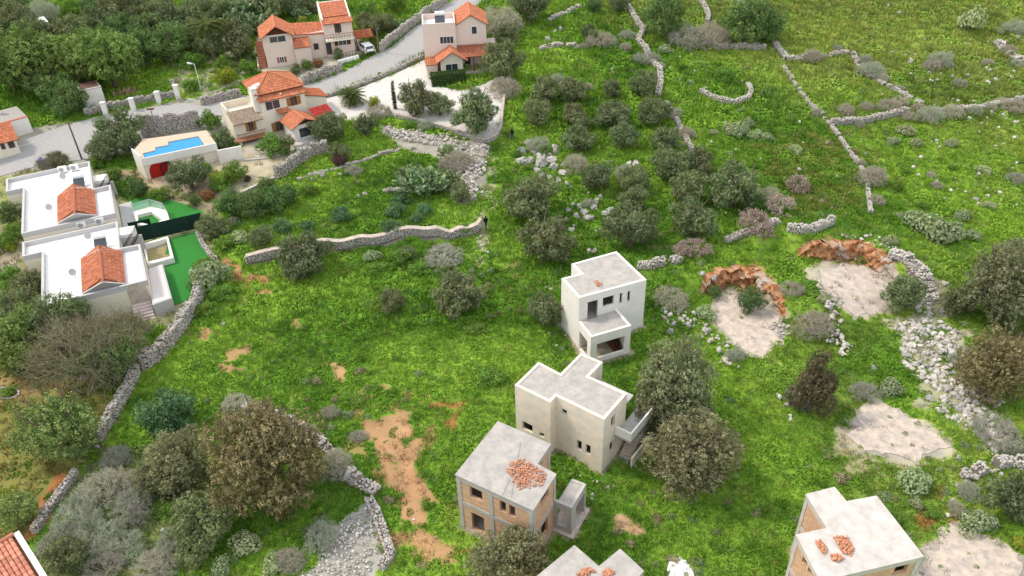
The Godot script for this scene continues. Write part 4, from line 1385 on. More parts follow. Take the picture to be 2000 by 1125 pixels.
func paint_ground() -> void:
	var dirt := Color(0.39, 0.225, 0.125)
	var red := Color(0.3, 0.125, 0.055)
	paint([[700, 795], [815, 790], [840, 900], [870, 1000], [900, 1125], [790, 1125], [750, 980], [705, 890]], Color(0.33, 0.22, 0.1), 0.6, 1.6, 0.7, 0.05)
	paint([[718, 812], [805, 806], [822, 880], [808, 950], [815, 1000], [800, 1030], [765, 960], [722, 890]], dirt, 0.12, 0.55, 0.92, -0.42)
	paint([[805, 905], [835, 940], [850, 1010], [875, 1090], [880, 1125], [830, 1125], [820, 1040], [790, 960]], dirt, 0.15, 0.8, 0.85, -0.25)
	paint([[770, 960], [800, 1010], [812, 1090], [770, 1040]], dirt, 0.3, 0.9, 0.75, -0.15)
	paint([[860, 782], [930, 770], [935, 800], [880, 835], [850, 815]], red, 0.35, 1.0, 0.8, -0.2)
	paint([[700, 755], [755, 752], [755, 778], [735, 785], [705, 778]], dirt, 0.15, 0.6, 0.85, -0.25)
	paint([[630, 712], [665, 718], [685, 745], [650, 742]], dirt, 0.15, 0.6, 0.85, -0.25)
	paint([[440, 680], [490, 672], [495, 688], [450, 700]], dirt, 0.15, 0.6, 0.85, -0.25)
	paint([[425, 700], [470, 708], [500, 712], [430, 722]], dirt, 0.15, 0.6, 0.85, -0.25)
	paint([[430, 500], [460, 515], [520, 540], [545, 568], [505, 575], [480, 545], [440, 520]], Color(0.4, 0.2, 0.11), 0.15, 0.8, 0.9, -0.25)
	paint([[560, 625], [585, 622], [590, 640], [570, 640]], dirt, 0.15, 0.6, 0.85, -0.25)
	paint([[1200, 1020], [1250, 1010], [1240, 1045], [1205, 1050]], Color(0.45, 0.26, 0.18), 0.4, 0.8, 0.8, -0.1)
	paint([[1780, 1010], [1830, 990], [1850, 960], [1870, 975], [1820, 1030], [1790, 1040]], red, 0.5, 1.0, 0.8, -0.1)
	paint([[396, 640], [420, 648], [415, 672], [392, 668]], dirt, 0.15, 0.6, 0.85, -0.25)
	paint([[985, 510], [1005, 512], [1005, 590], [985, 580]], Color(0.3, 0.2, 0.12), 0.6, 0.8, 0.5, 0.05)
	paint([[935, 455], [960, 290], [975, 300], [965, 420], [955, 520], [935, 520]], Color(0.38, 0.33, 0.25), 0.55, 0.5, 0.6, 0.0)
	# gardens, scrub and yards
	paint([[-40, 690], [160, 720], [250, 760], [190, 870], [130, 930], [60, 1040], [-40, 1060]], Color(0.2, 0.175, 0.06), 0.4, 0.6, 0.9)
	paint([[-40, 720], [60, 730], [140, 770], [60, 810], [-40, 800]], Color(0.32, 0.2, 0.1), 0.25, 1.0, 0.6, -0.1)
	paint([[105, 925], [135, 922], [130, 950], [85, 1020], [60, 1060], [42, 1050], [80, 985]], Color(0.36, 0.15, 0.06), 0.03, 0.3, 0.95)
	paint([[150, 880], [330, 880], [380, 1125], [60, 1125], [100, 1000]], Color(0.2, 0.17, 0.12), 0.55, 1.5, 0.6)
	paint([[430, 290], [560, 290], [590, 310], [520, 350], [440, 390], [330, 370], [300, 355], [330, 330]], Color(0.42, 0.35, 0.27), 0.08, 0.4, 0.9)
	paint([[230, 330], [300, 345], [340, 380], [420, 405], [410, 415], [330, 390], [240, 350]], Color(0.42, 0.3, 0.2), 0.2, 0.4, 0.8)
	paint([[0, 255], [130, 240], [350, 195], [450, 190], [500, 260], [260, 300], [0, 345]], Color(0.34, 0.31, 0.28), 0.05, 0.4, 0.9)
	paint([[340, 100], [500, 90], [500, 150], [430, 190], [350, 190], [330, 130]], Color(0.34, 0.3, 0.24), 0.3, 1.0, 0.7, -0.1)
	paint([[450, 190], [600, 170], [640, 290], [520, 300], [480, 300]], Color(0.4, 0.36, 0.3), 0.0, 0.3, 0.9)
	paint([[500, 60], [700, 60], [710, 105], [590, 165], [500, 140]], Color(0.42, 0.37, 0.31), 0.05, 0.4, 0.9)
	paint([[0, 440], [40, 460], [45, 560], [0, 580]], Color(0.34, 0.29, 0.26), 0.2, 0.5, 0.8)
	paint([[-30, 330], [420, 330], [430, 420], [405, 520], [330, 640], [60, 640], [-30, 520]], Color(0.3, 0.24, 0.17), 0.2, 0.5, 0.6)
	paint([[215, 345], [260, 350], [300, 385], [250, 395], [225, 380]], Color(0.07, 0.15, 0.02), 0.9, 0.4, 0.9)
	paint([[765, 245], [960, 285], [935, 395], [885, 400], [890, 320], [735, 265]], Color(0.34, 0.31, 0.28), 0.03, 0.8, 0.9)
	paint([[716, 985], [765, 1085], [720, 1140], [585, 1140], [640, 1050], [690, 1005]], Color(0.36, 0.34, 0.31), 0.02, 0.5, 0.95)
	paint([[1760, 545], [1840, 550], [1850, 620], [1910, 680], [1950, 800], [1900, 860], [1790, 760], [1750, 680]], Color(0.4, 0.35, 0.28), 0.3, 1.4, 0.7, -0.15)
	paint([[1500, 270], [1690, 250], [1700, 420], [1560, 430], [1500, 330]], Color(0.2, 0.17, 0.055), 0.95, 2.5, 0.45, -0.2)
	paint([[1640, 840], [1690, 785], [1750, 790], [1850, 870], [1840, 900], [1740, 900], [1640, 880]], Color(0.4, 0.35, 0.28), 0.15, 1.0, 0.8, -0.25)
	paint([[1600, 850], [1660, 840], [1700, 900], [1740, 930], [1640, 930]], Color(0.36, 0.3, 0.2), 0.45, 1.2, 0.7, 0.0)
	paint([[1380, 570], [1450, 555], [1540, 610], [1535, 660], [1500, 700], [1440, 690], [1400, 640]], Color(0.4, 0.35, 0.28), 0.06, 0.7, 0.9, -0.3)
	paint([[1570, 530], [1620, 505], [1700, 510], [1750, 550], [1740, 610], [1660, 625], [1590, 560]], Color(0.4, 0.35, 0.28), 0.06, 0.7, 0.9, -0.3)
	paint([[1800, 1080], [1860, 1030], [1900, 1035], [2010, 1090], [2010, 1140], [1780, 1140]], Color(0.38, 0.32, 0.27), 0.03, 0.5, 0.95, -0.4)

func sheet(pts: Array, off: float, called: String, m: Material, den: float) -> void:
	if called == "levelled_plot":
		var q := PackedVector2Array()
		for p in pts:
			var w := gp(p[0], p[1])
			q.append(Vector2(w.x, w.z))
		var out := []
		for i in q.size():
			var a := q[i]
			var b := q[(i + 1) % q.size()]
			var n := maxi(1, int(a.distance_to(b) / 0.35))
			for k in n:
				var e := a.lerp(b, float(k) / n)
				out.append(e + Vector2(n2.get_noise_2d(e.x * 1.1, e.y * 1.1), n2.get_noise_2d(e.x * 1.1 + 60, e.y * 1.1)) * 1.5)
		struct(drape(out, off, true), called, m)
	else:
		struct(drape(pts, off), called, m)
	paint(pts, Color(0.34, 0.31, 0.27), den, 0.1, 0.9)

func make_roads() -> void:
	sheet([[-60, 355], [0, 345], [70, 326], [150, 314], [205, 306], [262, 288], [290, 258], [395, 236], [450, 222], [480, 216], [475, 186], [440, 197], [395, 207], [350, 203], [240, 218], [130, 245], [60, 268], [0, 300], [-60, 318]], 0.07, "road", M.asphalt, 0.0)
	sheet([[588, 192], [640, 184], [680, 172], [745, 145], [800, 118], [830, 102], [850, 80], [905, 30], [945, 0], [990, -50], [935, -50], [885, 0], [845, 28], [800, 62], [760, 96], [735, 106], [680, 136], [620, 160], [585, 170]], 0.07, "road", M.asphalt, 0.0)
	sheet([[596, 200], [668, 186], [745, 156], [828, 118], [845, 168], [905, 178], [975, 152], [984, 195], [976, 262], [952, 278], [880, 254], [828, 240], [772, 226], [700, 236], [640, 236], [620, 215]], 0.075, "driveway", M.drive, 0.0)
	sheet([[1392, 588], [1440, 572], [1500, 592], [1532, 628], [1524, 660], [1492, 688], [1440, 684], [1405, 640]], 0.05, "levelled_plot", M.pad, 0.05)
	sheet([[1588, 545], [1630, 515], [1690, 515], [1738, 555], [1736, 605], [1670, 618], [1600, 580]], 0.05, "levelled_plot", M.pad, 0.05)
	sheet([[1655, 850], [1680, 795], [1712, 787], [1760, 800], [1815, 840], [1848, 870], [1838, 890], [1780, 898], [1700, 888]], 0.05, "levelled_plot", M.pad, 0.05)
	sheet([[1800, 1090], [1862, 1034], [1888, 1032], [2010, 1092], [2010, 1150], [1770, 1150]], 0.05, "levelled_plot", M.pad, 0.05)

# ---------------------------------------------------------------- building helpers
func zm(ox: float, oy: float, s: float) -> Callable:
	return func(x: float, y: float) -> Array: return [ox + x / s, oy + y / s]

func poly_at(pts: Array, y: float) -> PackedVector2Array:
	var q := PackedVector2Array()
	for p in pts:
		var w := at(p[0], p[1], y)
		q.append(Vector2(w.x, w.z))
	return q

func clear_ground(q: PackedVector2Array, grow := 0.3) -> void:
	var g := Geometry2D.offset_polygon(q, grow)
	paint_world(g[0] if g.size() > 0 else q, Color(0.32, 0.27, 0.2), 0.0, 0.05, 0.9)

func blk(b: Array, c: Array, y1: float, deep: float, y0: float) -> Dictionary:
	# a block from the two top corners of its front, its top height, depth and foot
	var o := at(b[0], b[1], y1)
	var e := at(c[0], c[1], y1)
	var u := (e - o)
	var l := u.length()
	u = u / l
	var w := Vector3(u.z, 0, -u.x)
	o.y = 0
	return {"o": o, "u": u, "w": w, "L": l, "D": deep, "y1": y1, "y0": y0}

func P3(f: Dictionary, s: float, t: float, y: float) -> Vector3:
	return f.o + f.u * s + f.w * t + Vector3(0, y, 0)

func sub(f: Dictionary, s0: float, s1: float, t0: float, t1: float, y0: float, y1: float) -> Dictionary:
	return {"o": P3(f, s0, t0, 0), "u": f.u, "w": f.w, "L": s1 - s0, "D": t1 - t0, "y1": y1, "y0": y0}

func solid(parent: Node3D, f: Dictionary, m: Material, called := "wall") -> void:
	var mb := MB.new()
	mb.box(P3(f, 0, 0, f.y0 - 1.0), f.u * f.L, Vector3(0, f.y1 - f.y0 + 1.0, 0), f.w * f.D)
	part(mb, called, m, parent)
	var q := PackedVector2Array()
	for e in [[0, 0], [1, 0], [1, 1], [0, 1]]:
		var p := P3(f, e[0] * f.L, e[1] * f.D, 0)
		q.append(Vector2(p.x, p.z))
	clear_ground(q)

func side_of(f: Dictionary, side: String) -> Array:
	match side:
		"f": return [f.o, f.u, -f.w]
		"l": return [f.o, f.w, -f.u]
		"r": return [f.o + f.u * f.L, f.w, f.u]
	return [f.o + f.w * f.D, f.u, f.w]

func on_side(s: Array, p: Array) -> Vector2:
	var d := ray(p[0], p[1])
	var nrm: Vector3 = s[2]
	var t := ((s[0] as Vector3) - CAM).dot(nrm) / d.dot(nrm)
	var w := CAM + d * t
	return Vector2((w - (s[0] as Vector3)).dot(s[1]), w.y)

func ring(mb: MB, s: Array, a: Vector2, b: Vector2, wide: float, out: float, k := Color.WHITE) -> void:
	var o: Vector3 = s[0]
	var u: Vector3 = s[1]
	var n: Vector3 = s[2]
	var up := Vector3.UP
	var p := func(x: float, y: float) -> Vector3: return o + u * x + up * y - n * 0.03
	mb.box(p.call(a.x - wide, a.y - wide), u * wide, up * (b.y - a.y + 2 * wide), n * (out + 0.03), k)
	mb.box(p.call(b.x, a.y - wide), u * wide, up * (b.y - a.y + 2 * wide), n * (out + 0.03), k)
	mb.box(p.call(a.x, b.y), u * (b.x - a.x), up * wide, n * (out + 0.03), k)
	mb.box(p.call(a.x, a.y - wide), u * (b.x - a.x), up * wide, n * (out + 0.03), k)

func window(parent: Node3D, f: Dictionary, side: String, tl: Array, br: Array, frame: Material, shutter: Material = null, bars := 1, called := "window", which := 3) -> void:
	var s := side_of(f, side)
	var p := on_side(s, tl)
	var q := on_side(s, br)
	var a := Vector2(minf(p.x, q.x), minf(p.y, q.y))
	var b := Vector2(maxf(p.x, q.x), maxf(p.y, q.y))
	if b.x - a.x > 6 or b.y - a.y > 5:
		print("odd window ", parent.name, " ", a, b)
		return
	var o: Vector3 = s[0]
	var u: Vector3 = s[1]
	var n: Vector3 = s[2]
	var mb := MB.new()
	ring(mb, s, a, b, 0.07, 0.06)
	for k in range(1, bars + 1):
		var x := lerpf(a.x, b.x, float(k) / (bars + 1))
		mb.box(o + u * (x - 0.025) + Vector3.UP * a.y, u * 0.05, Vector3.UP * (b.y - a.y), n * 0.045)
	var w := part(mb, called, frame, parent)
	var g := MB.new()
	g.box(o + u * a.x + Vector3.UP * a.y - n * 0.02, u * (b.x - a.x), Vector3.UP * (b.y - a.y), n * 0.035)
	part(g, "pane", M.glass, w)
	if shutter != null:
		var sw := (b.x - a.x) * (0.5 if bars < 3 else 0.4)
		for e in [0, 1]:
			if which & (1 << e) == 0:
				continue
			var sb := MB.new()
			var x0: float = a.x - 0.1 - sw if e == 0 else b.x + 0.1
			sb.box(o + u * x0 + Vector3.UP * a.y, u * sw, Vector3.UP * (b.y - a.y), n * 0.05)
			var y := a.y + 0.12
			while y < b.y - 0.1:
				sb.box(o + u * (x0 + 0.08) + Vector3.UP * y + n * 0.05, u * (sw - 0.16), Vector3.UP * 0.05, n * 0.02)
				y += 0.14
			part(sb, "shutter", shutter, parent)

func tile_col(r: RandomNumberGenerator, base: Color, var_: float) -> Color:
	var t := 1.0 + r.randf_range(-var_, var_)
	return Color(base.r * t, base.g * t * r.randf_range(0.93, 1.07), base.b * t * r.randf_range(0.9, 1.1))

func slope(mb: MB, a: Vector3, b: Vector3, c: Vector3, d: Vector3, base: Color, var_ := 0.18, col_w := 0.27, row_h := 0.42) -> void:
	# barrel tiles: a, b the eave; d, c the upper edge over a and b (may be narrower)
	var r := RandomNumberGenerator.new()
	r.seed = int(absf(a.x * 13.0 + a.z * 7.0)) + 3
	var u := (b - a)
	var l := u.length()
	u /= l
	var nrm := u.cross((d + c) * 0.5 - (a + b) * 0.5).normalized()
	if nrm.y < 0:
		nrm = -nrm
	var up := nrm.cross(u).normalized()
	if up.y < 0:
		up = -up
	var high := (d - a).dot(up)
	var i0 := (d - a).dot(u)
	var i1 := l - (c - a).dot(u)
	var cols := maxi(2, int(l / col_w))
	var w := l / cols
	var prof := [[0.0, 0.0], [0.22, 0.075], [0.5, 0.095], [0.78, 0.075], [1.0, 0.0]]
	for k in cols:
		var m := (k + 0.5) * w
		var hm := high
		if i0 > 0.01 and m < i0:
			hm = minf(hm, high * m / i0)
		if i1 > 0.01 and m > l - i1:
			hm = minf(hm, high * (l - m) / i1)
		if i0 < -0.01 or i1 < -0.01:
			hm = high
		var y := 0.0
		while y < hm - 0.02:
			var y2 := minf(hm, y + row_h)
			var kk := tile_col(r, base, var_)
			for e in 4:
				var x0: float = k * w + prof[e][0] * w
				var x1: float = k * w + prof[e + 1][0] * w
				var z0: float = prof[e][1]
				var z1: float = prof[e + 1][1]
				mb.quad(a + u * x0 + up * y + nrm * (z0 + 0.035), a + u * x0 + up * y2 + nrm * z0, a + u * x1 + up * y2 + nrm * z1, a + u * x1 + up * y + nrm * (z1 + 0.035), kk)
			y = y2
	# the boards under the tiles
	var t := nrm * 0.06
	mb.quad(a - t, d - t, c - t, b - t, base * 0.6)
	mb.quad(a - t, b - t, b + nrm * 0.03, a + nrm * 0.03, base * 0.8)

func gable(parent: Node3D, f: Dictionary, rise: float, over: float, base: Color, wall: Material, along := "w", deep0 := 0.0, deep1 := 0.0) -> void:
	# ridge along the depth ("w") or along the front ("u")
	var y := f.y1 as float
	var yr := y + rise
	var mb := MB.new()
	var gw := MB.new()
	var rd := MB.new()
	var d0 := -over - deep0
	var d1: float = f.D + over + deep1
	if along == "w":
		var drop: float = rise * over / (f.L * 0.5)
		slope(mb, P3(f, -over, d1, y - drop), P3(f, -over, d0, y - drop), P3(f, f.L * 0.5, d0, yr), P3(f, f.L * 0.5, d1, yr), base)
		slope(mb, P3(f, f.L + over, d0, y - drop), P3(f, f.L + over, d1, y - drop), P3(f, f.L * 0.5, d1, yr), P3(f, f.L * 0.5, d0, yr), base)
		for t in [0.0, f.D]:
			gw.tri(P3(f, 0, t, y), P3(f, f.L * 0.5, t, yr - 0.05), P3(f, f.L, t, y))
		rd.tube(P3(f, f.L * 0.5, d0, yr + 0.05), P3(f, f.L * 0.5, d1, yr + 0.05), 0.13, 0.13, 7, base, true)
	else:
		var drop: float = rise * over / (f.D * 0.5)
		slope(mb, P3(f, -over, -over, y - drop), P3(f, f.L + over, -over, y - drop), P3(f, f.L + over, f.D * 0.5, yr), P3(f, -over, f.D * 0.5, yr), base)
		slope(mb, P3(f, f.L + over, f.D + over, y - drop), P3(f, -over, f.D + over, y - drop), P3(f, -over, f.D * 0.5, yr), P3(f, f.L + over, f.D * 0.5, yr), base)
		for s in [0.0, f.L]:
			gw.tri(P3(f, s, 0, y), P3(f, s, f.D * 0.5, yr - 0.05), P3(f, s, f.D, y))
		rd.tube(P3(f, -over, f.D * 0.5, yr + 0.05), P3(f, f.L + over, f.D * 0.5, yr + 0.05), 0.13, 0.13, 7, base, true)
	var o := part(mb, "roof", M.tile, parent)
	part(rd, "ridge_tiles", M.tile, o)
	part(gw, "gable_wall", wall, parent)

func pent(parent: Node3D, a: Vector3, b: Vector3, c: Vector3, d: Vector3, base: Color, called := "lean_to_roof") -> void:
	var mb := MB.new()
	slope(mb, a, b, c, d, base)
	part(mb, called, M.tile, parent)

func wall_holes(mb: MB, a: Vector2, b: Vector2, y0: float, y1: float, inw: Vector2, th: float, holes: Array, s_from: float, s_to: float) -> void:
	var u := (b - a).normalized()
	var ss := [s_from, s_to]
	for h in holes:
		ss.append_array([h[0], h[2]])
	ss.sort()
	var u3 := Vector3(u.x, 0, u.y)
	var n3_ := Vector3(inw.x, 0, inw.y) * th
	for i in ss.size() - 1:
		if ss[i + 1] - ss[i] < 0.005 or ss[i] < s_from - 0.001 or ss[i + 1] > s_to + 0.001:
			continue
		var mid: float = (ss[i] + ss[i + 1]) * 0.5
		var cuts := []
		for h in holes:
			if h[0] < mid and h[2] > mid:
				cuts.append([maxf(h[1], y0), minf(h[3], y1)])
		cuts.sort_custom(func(p, q): return p[0] < q[0])
		var y := y0
		cuts.append([y1, y1])
		for c in cuts:
			if c[0] - y > 0.01:
				mb.box(Vector3(a.x, 0, a.y) + u3 * ss[i] + Vector3(0, y, 0), u3 * (ss[i + 1] - ss[i]), Vector3(0, c[0] - y, 0), n3_)
			y = maxf(y, c[1])

func hole(z: Callable, x0: float, yt: float, yb: float, x1: float) -> Array:
	return [z.call(x0, yt), z.call(x0, yb), z.call(x1, (yt + yb) * 0.5)]

func shell(parent: Node3D, q: PackedVector2Array, y0: float, y1: float, holes: Dictionary, m: Material, frame: Material = null, mids := {}, mid_beam := 0.0, skip := []) -> void:
	# walls with real openings round a polygon; with frame: brick between concrete posts and beams
	var cw := Geometry2D.is_polygon_clockwise(q)
	var n := q.size()
	var th := 0.24
	for i in n:
		if i in skip:
			continue
		var a := q[i]
		var b := q[(i + 1) % n]
		var prev := q[(i + n - 1) % n]
		var nxt := q[(i + 2) % n]
		var u := (b - a).normalized()
		var inw := Vector2(-u.y, u.x)
		if cw:
			inw = -inw
		if not Geometry2D.is_point_in_polygon((a + b) * 0.5 + inw * 0.05, q):
			inw = -inw
		var convex_a := (nxt - b).dot(inw) > 0
		var start_convex := (prev - a).dot(inw) > 0
		var l := a.distance_to(b)
		var hl := []
		var sd := [Vector3(a.x, 0, a.y), Vector3(u.x, 0, u.y), Vector3(-inw.x, 0, -inw.y)]
		for h in holes.get(i, []):
			# h: left x, its top and bottom, right x
			var p := on_side(sd, h[0])
			var v := on_side(sd, h[1])
			var r := on_side(sd, h[2])
			hl.append([minf(p.x, r.x), minf(p.y, v.y), maxf(p.x, r.x), maxf(p.y, v.y)])
		var mb := MB.new()
		wall_holes(mb, a, b, y0 - 0.8, y1, inw, th, hl, th if start_convex else 0.0, l if convex_a else l + th)
		part(mb, "wall", m, parent)
		if frame != null:
			var n3_ := Vector3(inw.x, 0, inw.y)
			var u3 := Vector3(u.x, 0, u.y)
			var o3 := Vector3(a.x, 0, a.y) - n3_ * 0.05
			var posts := [0.0, l - 0.34]
			posts.append_array(mids.get(i, []))
			posts.sort()
			for s in posts:
				var pb := MB.new()
				pb.box(o3 + u3 * s + Vector3(0, y0 - 0.5, 0), u3 * 0.34, Vector3(0, y1 - y0 + 0.5, 0), n3_ * 0.2)
				part(pb, "column", frame, parent)
			var levels := [[y1 - 0.34, 0.34], [y0 - 0.4, 0.6]]
			if mid_beam > 0:
				levels.append([mid_beam - 0.2, 0.4])
			for k in posts.size() - 1:
				for e in levels:
					var bm := MB.new()
					bm.box(o3 + u3 * (posts[k] + 0.34) + Vector3(0, e[0], 0) + n3_ * 0.012, u3 * (posts[k + 1] - posts[k] - 0.34), Vector3(0, e[1], 0), n3_ * 0.18)
					var blocked := false
					for h in hl:
						if h[0] < posts[k + 1] and h[2] > posts[k] + 0.34 and h[1] < e[0] + e[1] - 0.05 and h[3] > e[0] + 0.05:
							blocked = true
					if not blocked:
						part(bm, "beam", frame, parent)

func deck(parent: Node3D, q: PackedVector2Array, y0: float, y1: float, off: float, m: Material, called := "roof_slab") -> void:
	var g := Geometry2D.offset_polygon(q, off, Geometry2D.JOIN_MITER)
	var mb := MB.new()
	mb.prism(g[0], y0, y1)
	part(mb, called, m, parent)

func brick_pile(pts: Array, y: float, count: int, label: String) -> void:
	# loose hollow bricks tipped out on a roof
	var q := poly_at(pts, y)
	var box := Rect2(q[0], Vector2.ZERO)
	for p in q:
		box = box.expand(p)
	var mb := MB.new()
	mb.box(Vector3(-0.5, -0.5, -0.5), Vector3(1, 0, 0), Vector3(0, 1, 0), Vector3(0, 0, 1))
	var xf := []
	var cols := PackedColorArray()
	var c := box.get_center()
	var tries := 0
	while xf.size() < count and tries < count * 20:
		tries += 1
		var p := c + Vector2(rng.randfn() * 0.38 * box.size.x, rng.randfn() * 0.38 * box.size.y)
		if not Geometry2D.is_point_in_polygon(p, q):
			continue
		var t := rng.randf_range(0.7, 1.2)
		xf.append(Transform3D(Basis(Vector3(rng.randf_range(-0.3, 0.3), 1, rng.randf_range(-0.3, 0.3)).normalized(), rng.randf() * TAU) * Basis.from_scale(Vector3(0.15, 0.06, 0.085)), Vector3(p.x, y + 0.06 + 0.12 * float(rng.randi() % 2) * rng.randf(), p.y)))
		cols.append(Color(0.52 * t, 0.25 * t, 0.15 * t))
	scatter("brick_pile", label, "bricks", mb.mesh(), xf, cols, M.paint)

# ---------------------------------------------------------------- the unfinished concrete houses
func concrete_house_white() -> void:
	var z := zm(1000, 460, 3.75)
	var y := 6.0
	var q := poly_at([[1204, 492], [1262.7, 547.5], [1131.2, 583.2], [1096.5, 544.8], [1134.7, 535.2], [1116, 516.5]], y)
	var o := thing("concrete_house", "white plastered shell of a two storey house with a porch", "house", Vector3(q[2].x, 0, q[2].y))
	shell(o, q, -0.1, y + 0.08, {1: [hole(z, 555, 490, 632, 628), hole(z, 667, 458, 525, 745), hole(z, 790, 425, 498, 808), hole(z, 848, 410, 485, 866)]}, M.white)
	deck(o, q, y - 0.2, y, -0.2, M.slab)
	deck(o, q, 2.9, 3.1, -0.26, M.concrete, "floor_slab")
	deck(o, q, -0.9, 0.05, 0.35, M.concrete, "plinth")
	clear_ground(q, 0.4)
	var py := 3.4
	var p := poly_at([z.call(497, 646), z.call(780, 565), z.call(872, 662), z.call(578, 750)], py)
	# the porch: its back runs along the house front
	var dir := (q[1] - q[2]).normalized()
	var inw := Vector2(dir.y, -dir.x)
	var w := PackedVector2Array([p[3], p[2]])
	var dep := 0.0
	var a := p[3]
	var b := p[3] + dir * (p[2] - p[3]).dot(dir)
	dep = absf((a - q[2]).dot(inw)) - 0.01
	var pq := PackedVector2Array([a, b, b + inw * dep, a + inw * dep])
	shell(o, pq, -0.1, py + 0.08, {0: [hole(z, 622, 795, 902, 820)], 3: [hole(z, 494, 700, 828, 552)], 1: []}, M.white, null, {}, 0.0, [2])
	deck(o, pq, py - 0.2, py, -0.2, M.slab, "porch_roof")
	var fl := MB.new()
	fl.prism(Geometry2D.offset_polygon(pq, -0.26)[0], -0.5, 0.12)
	part(fl, "porch_floor", mottled(0.48, 0.31, 0.17, 0.2, 2.0, 51), o)
	var ap := Geometry2D.offset_polygon(pq, 0.3)
	var apb := MB.new()
	apb.prism(ap[0], -0.6, 0.09)
	part(apb, "porch_step", M.paleslab, o)
	# a sloping flight of stairs inside the porch
	var st := MB.new()
	var s0 := pq[1].lerp(pq[2], 0.2) - dir * 1.3
	for k in 9:
		var c := s0 + inw * (k * 0.24) 
		st.box(Vector3(c.x, 0.12, c.y), Vector3(dir.x, 0, dir.y) * 0.8, Vector3(0, 0.18 * (k + 1), 0), Vector3(inw.x, 0, inw.y) * 0.24)
	part(st, "stairs", M.darkwood, o)
	clear_ground(pq, 0.5)
	brick_pile([z.call(600, 345), z.call(640, 330), z.call(665, 360), z.call(630, 385)], y, 26, "small heap of broken bricks on the white concrete house")

func concrete_house_cream() -> void:
	var z := zm(980, 660, 3.75)
	var y := 6.1
	var q := poly_at([[1052, 708], [1005.3, 753.3], [1074.7, 787.5], [1086, 775], [1180, 821], [1224.8, 769.9], [1150.7, 736], [1177.3, 708.5], [1134, 690.7], [1094.7, 730.7]], y)
	var o := thing("concrete_house", "cream stained cross-shaped house shell with small square windows", "house", Vector3(q[4].x, 0, q[4].y))
	shell(o, q, -0.1, y + 0.08, {1: [hole(z, 150, 605, 662, 225), hole(z, 275, 685, 715, 312)], 3: [hole(z, 440, 515, 550, 477), hole(z, 550, 743, 812, 585), hole(z, 614, 774, 843, 650)], 4: [hole(z, 803, 588, 665, 828), hole(z, 792, 775, 848, 822)]}, M.cream)
	deck(o, q, y - 0.2, y, -0.2, M.slab)
	deck(o, q, 2.9, 3.1, -0.26, M.concrete, "floor_slab")
	deck(o, q, -0.9, 0.1, 0.15, M.concrete, "plinth")
	clear_ground(q, 0.3)
	# balcony and outside stair on the far right flank
	var e0 := q[5]
	var dd := (q[5] - q[4]).normalized()
	var rt := Vector2(-dd.y, dd.x)
	if rt.x < 0:
		rt = -rt
	var bw := MB.new()
	var O3 := Vector3(e0.x, 0, e0.y) - Vector3(dd.x, 0, dd.y) * 1.7
	var D3 := Vector3(dd.x, 0, dd.y)
	var R3 := Vector3(rt.x, 0, rt.y)
	bw.box(O3 + Vector3(0, 2.85, 0) + R3 * 0.01, D3 * 3.6, Vector3(0, 0.2, 0), R3 * 1.5)
	part(bw, "balcony_floor", M.concrete, o)
	for e in [[0.0, 0.02, 3.6, 0.0], [1.38, 0.0, 0.0, 0.0]]:
		pass
	var pw := MB.new()
	pw.box(O3 + Vector3(0, 3.05, 0) + R3 * 1.36, D3 * 3.6, Vector3(0, 0.85, 0), R3 * 0.14)
	pw.box(O3 + Vector3(0, 3.05, 0) + R3 * 0.02, D3 * 0.14, Vector3(0, 0.85, 0), R3 * 1.33)
	part(pw, "balcony_parapet", M.white, o)
	var sw := MB.new()
	for k in 13:
		sw.box(O3 + R3 * 0.3 + D3 * (3.2 - k * 0.25) + Vector3(0, -0.3, 0), D3 * 0.25, Vector3(0, 0.3 + 0.19 * (13 - k), 0), R3 * 1.0)
	part(sw, "stairs", M.pad, o)
	var sp := MB.new()
	sp.box(O3 + R3 * 1.62 + Vector3(0, -0.4, 0), D3 * 3.6, Vector3(0, 1.7, 0), R3 * 0.16)
	part(sp, "stair_wall", M.cream, o)
	# canopy slab behind
	var cs := MB.new()
	cs.box(Vector3(q[6].x, 5.0, q[6].y) + R3 * 0.03 + D3 * 0.02, Vector3(q[5].x - q[6].x, 0, q[5].y - q[6].y), Vector3(0, 0.15, 0), D3 * 1.1)
	part(cs, "canopy_slab", M.concrete, o)

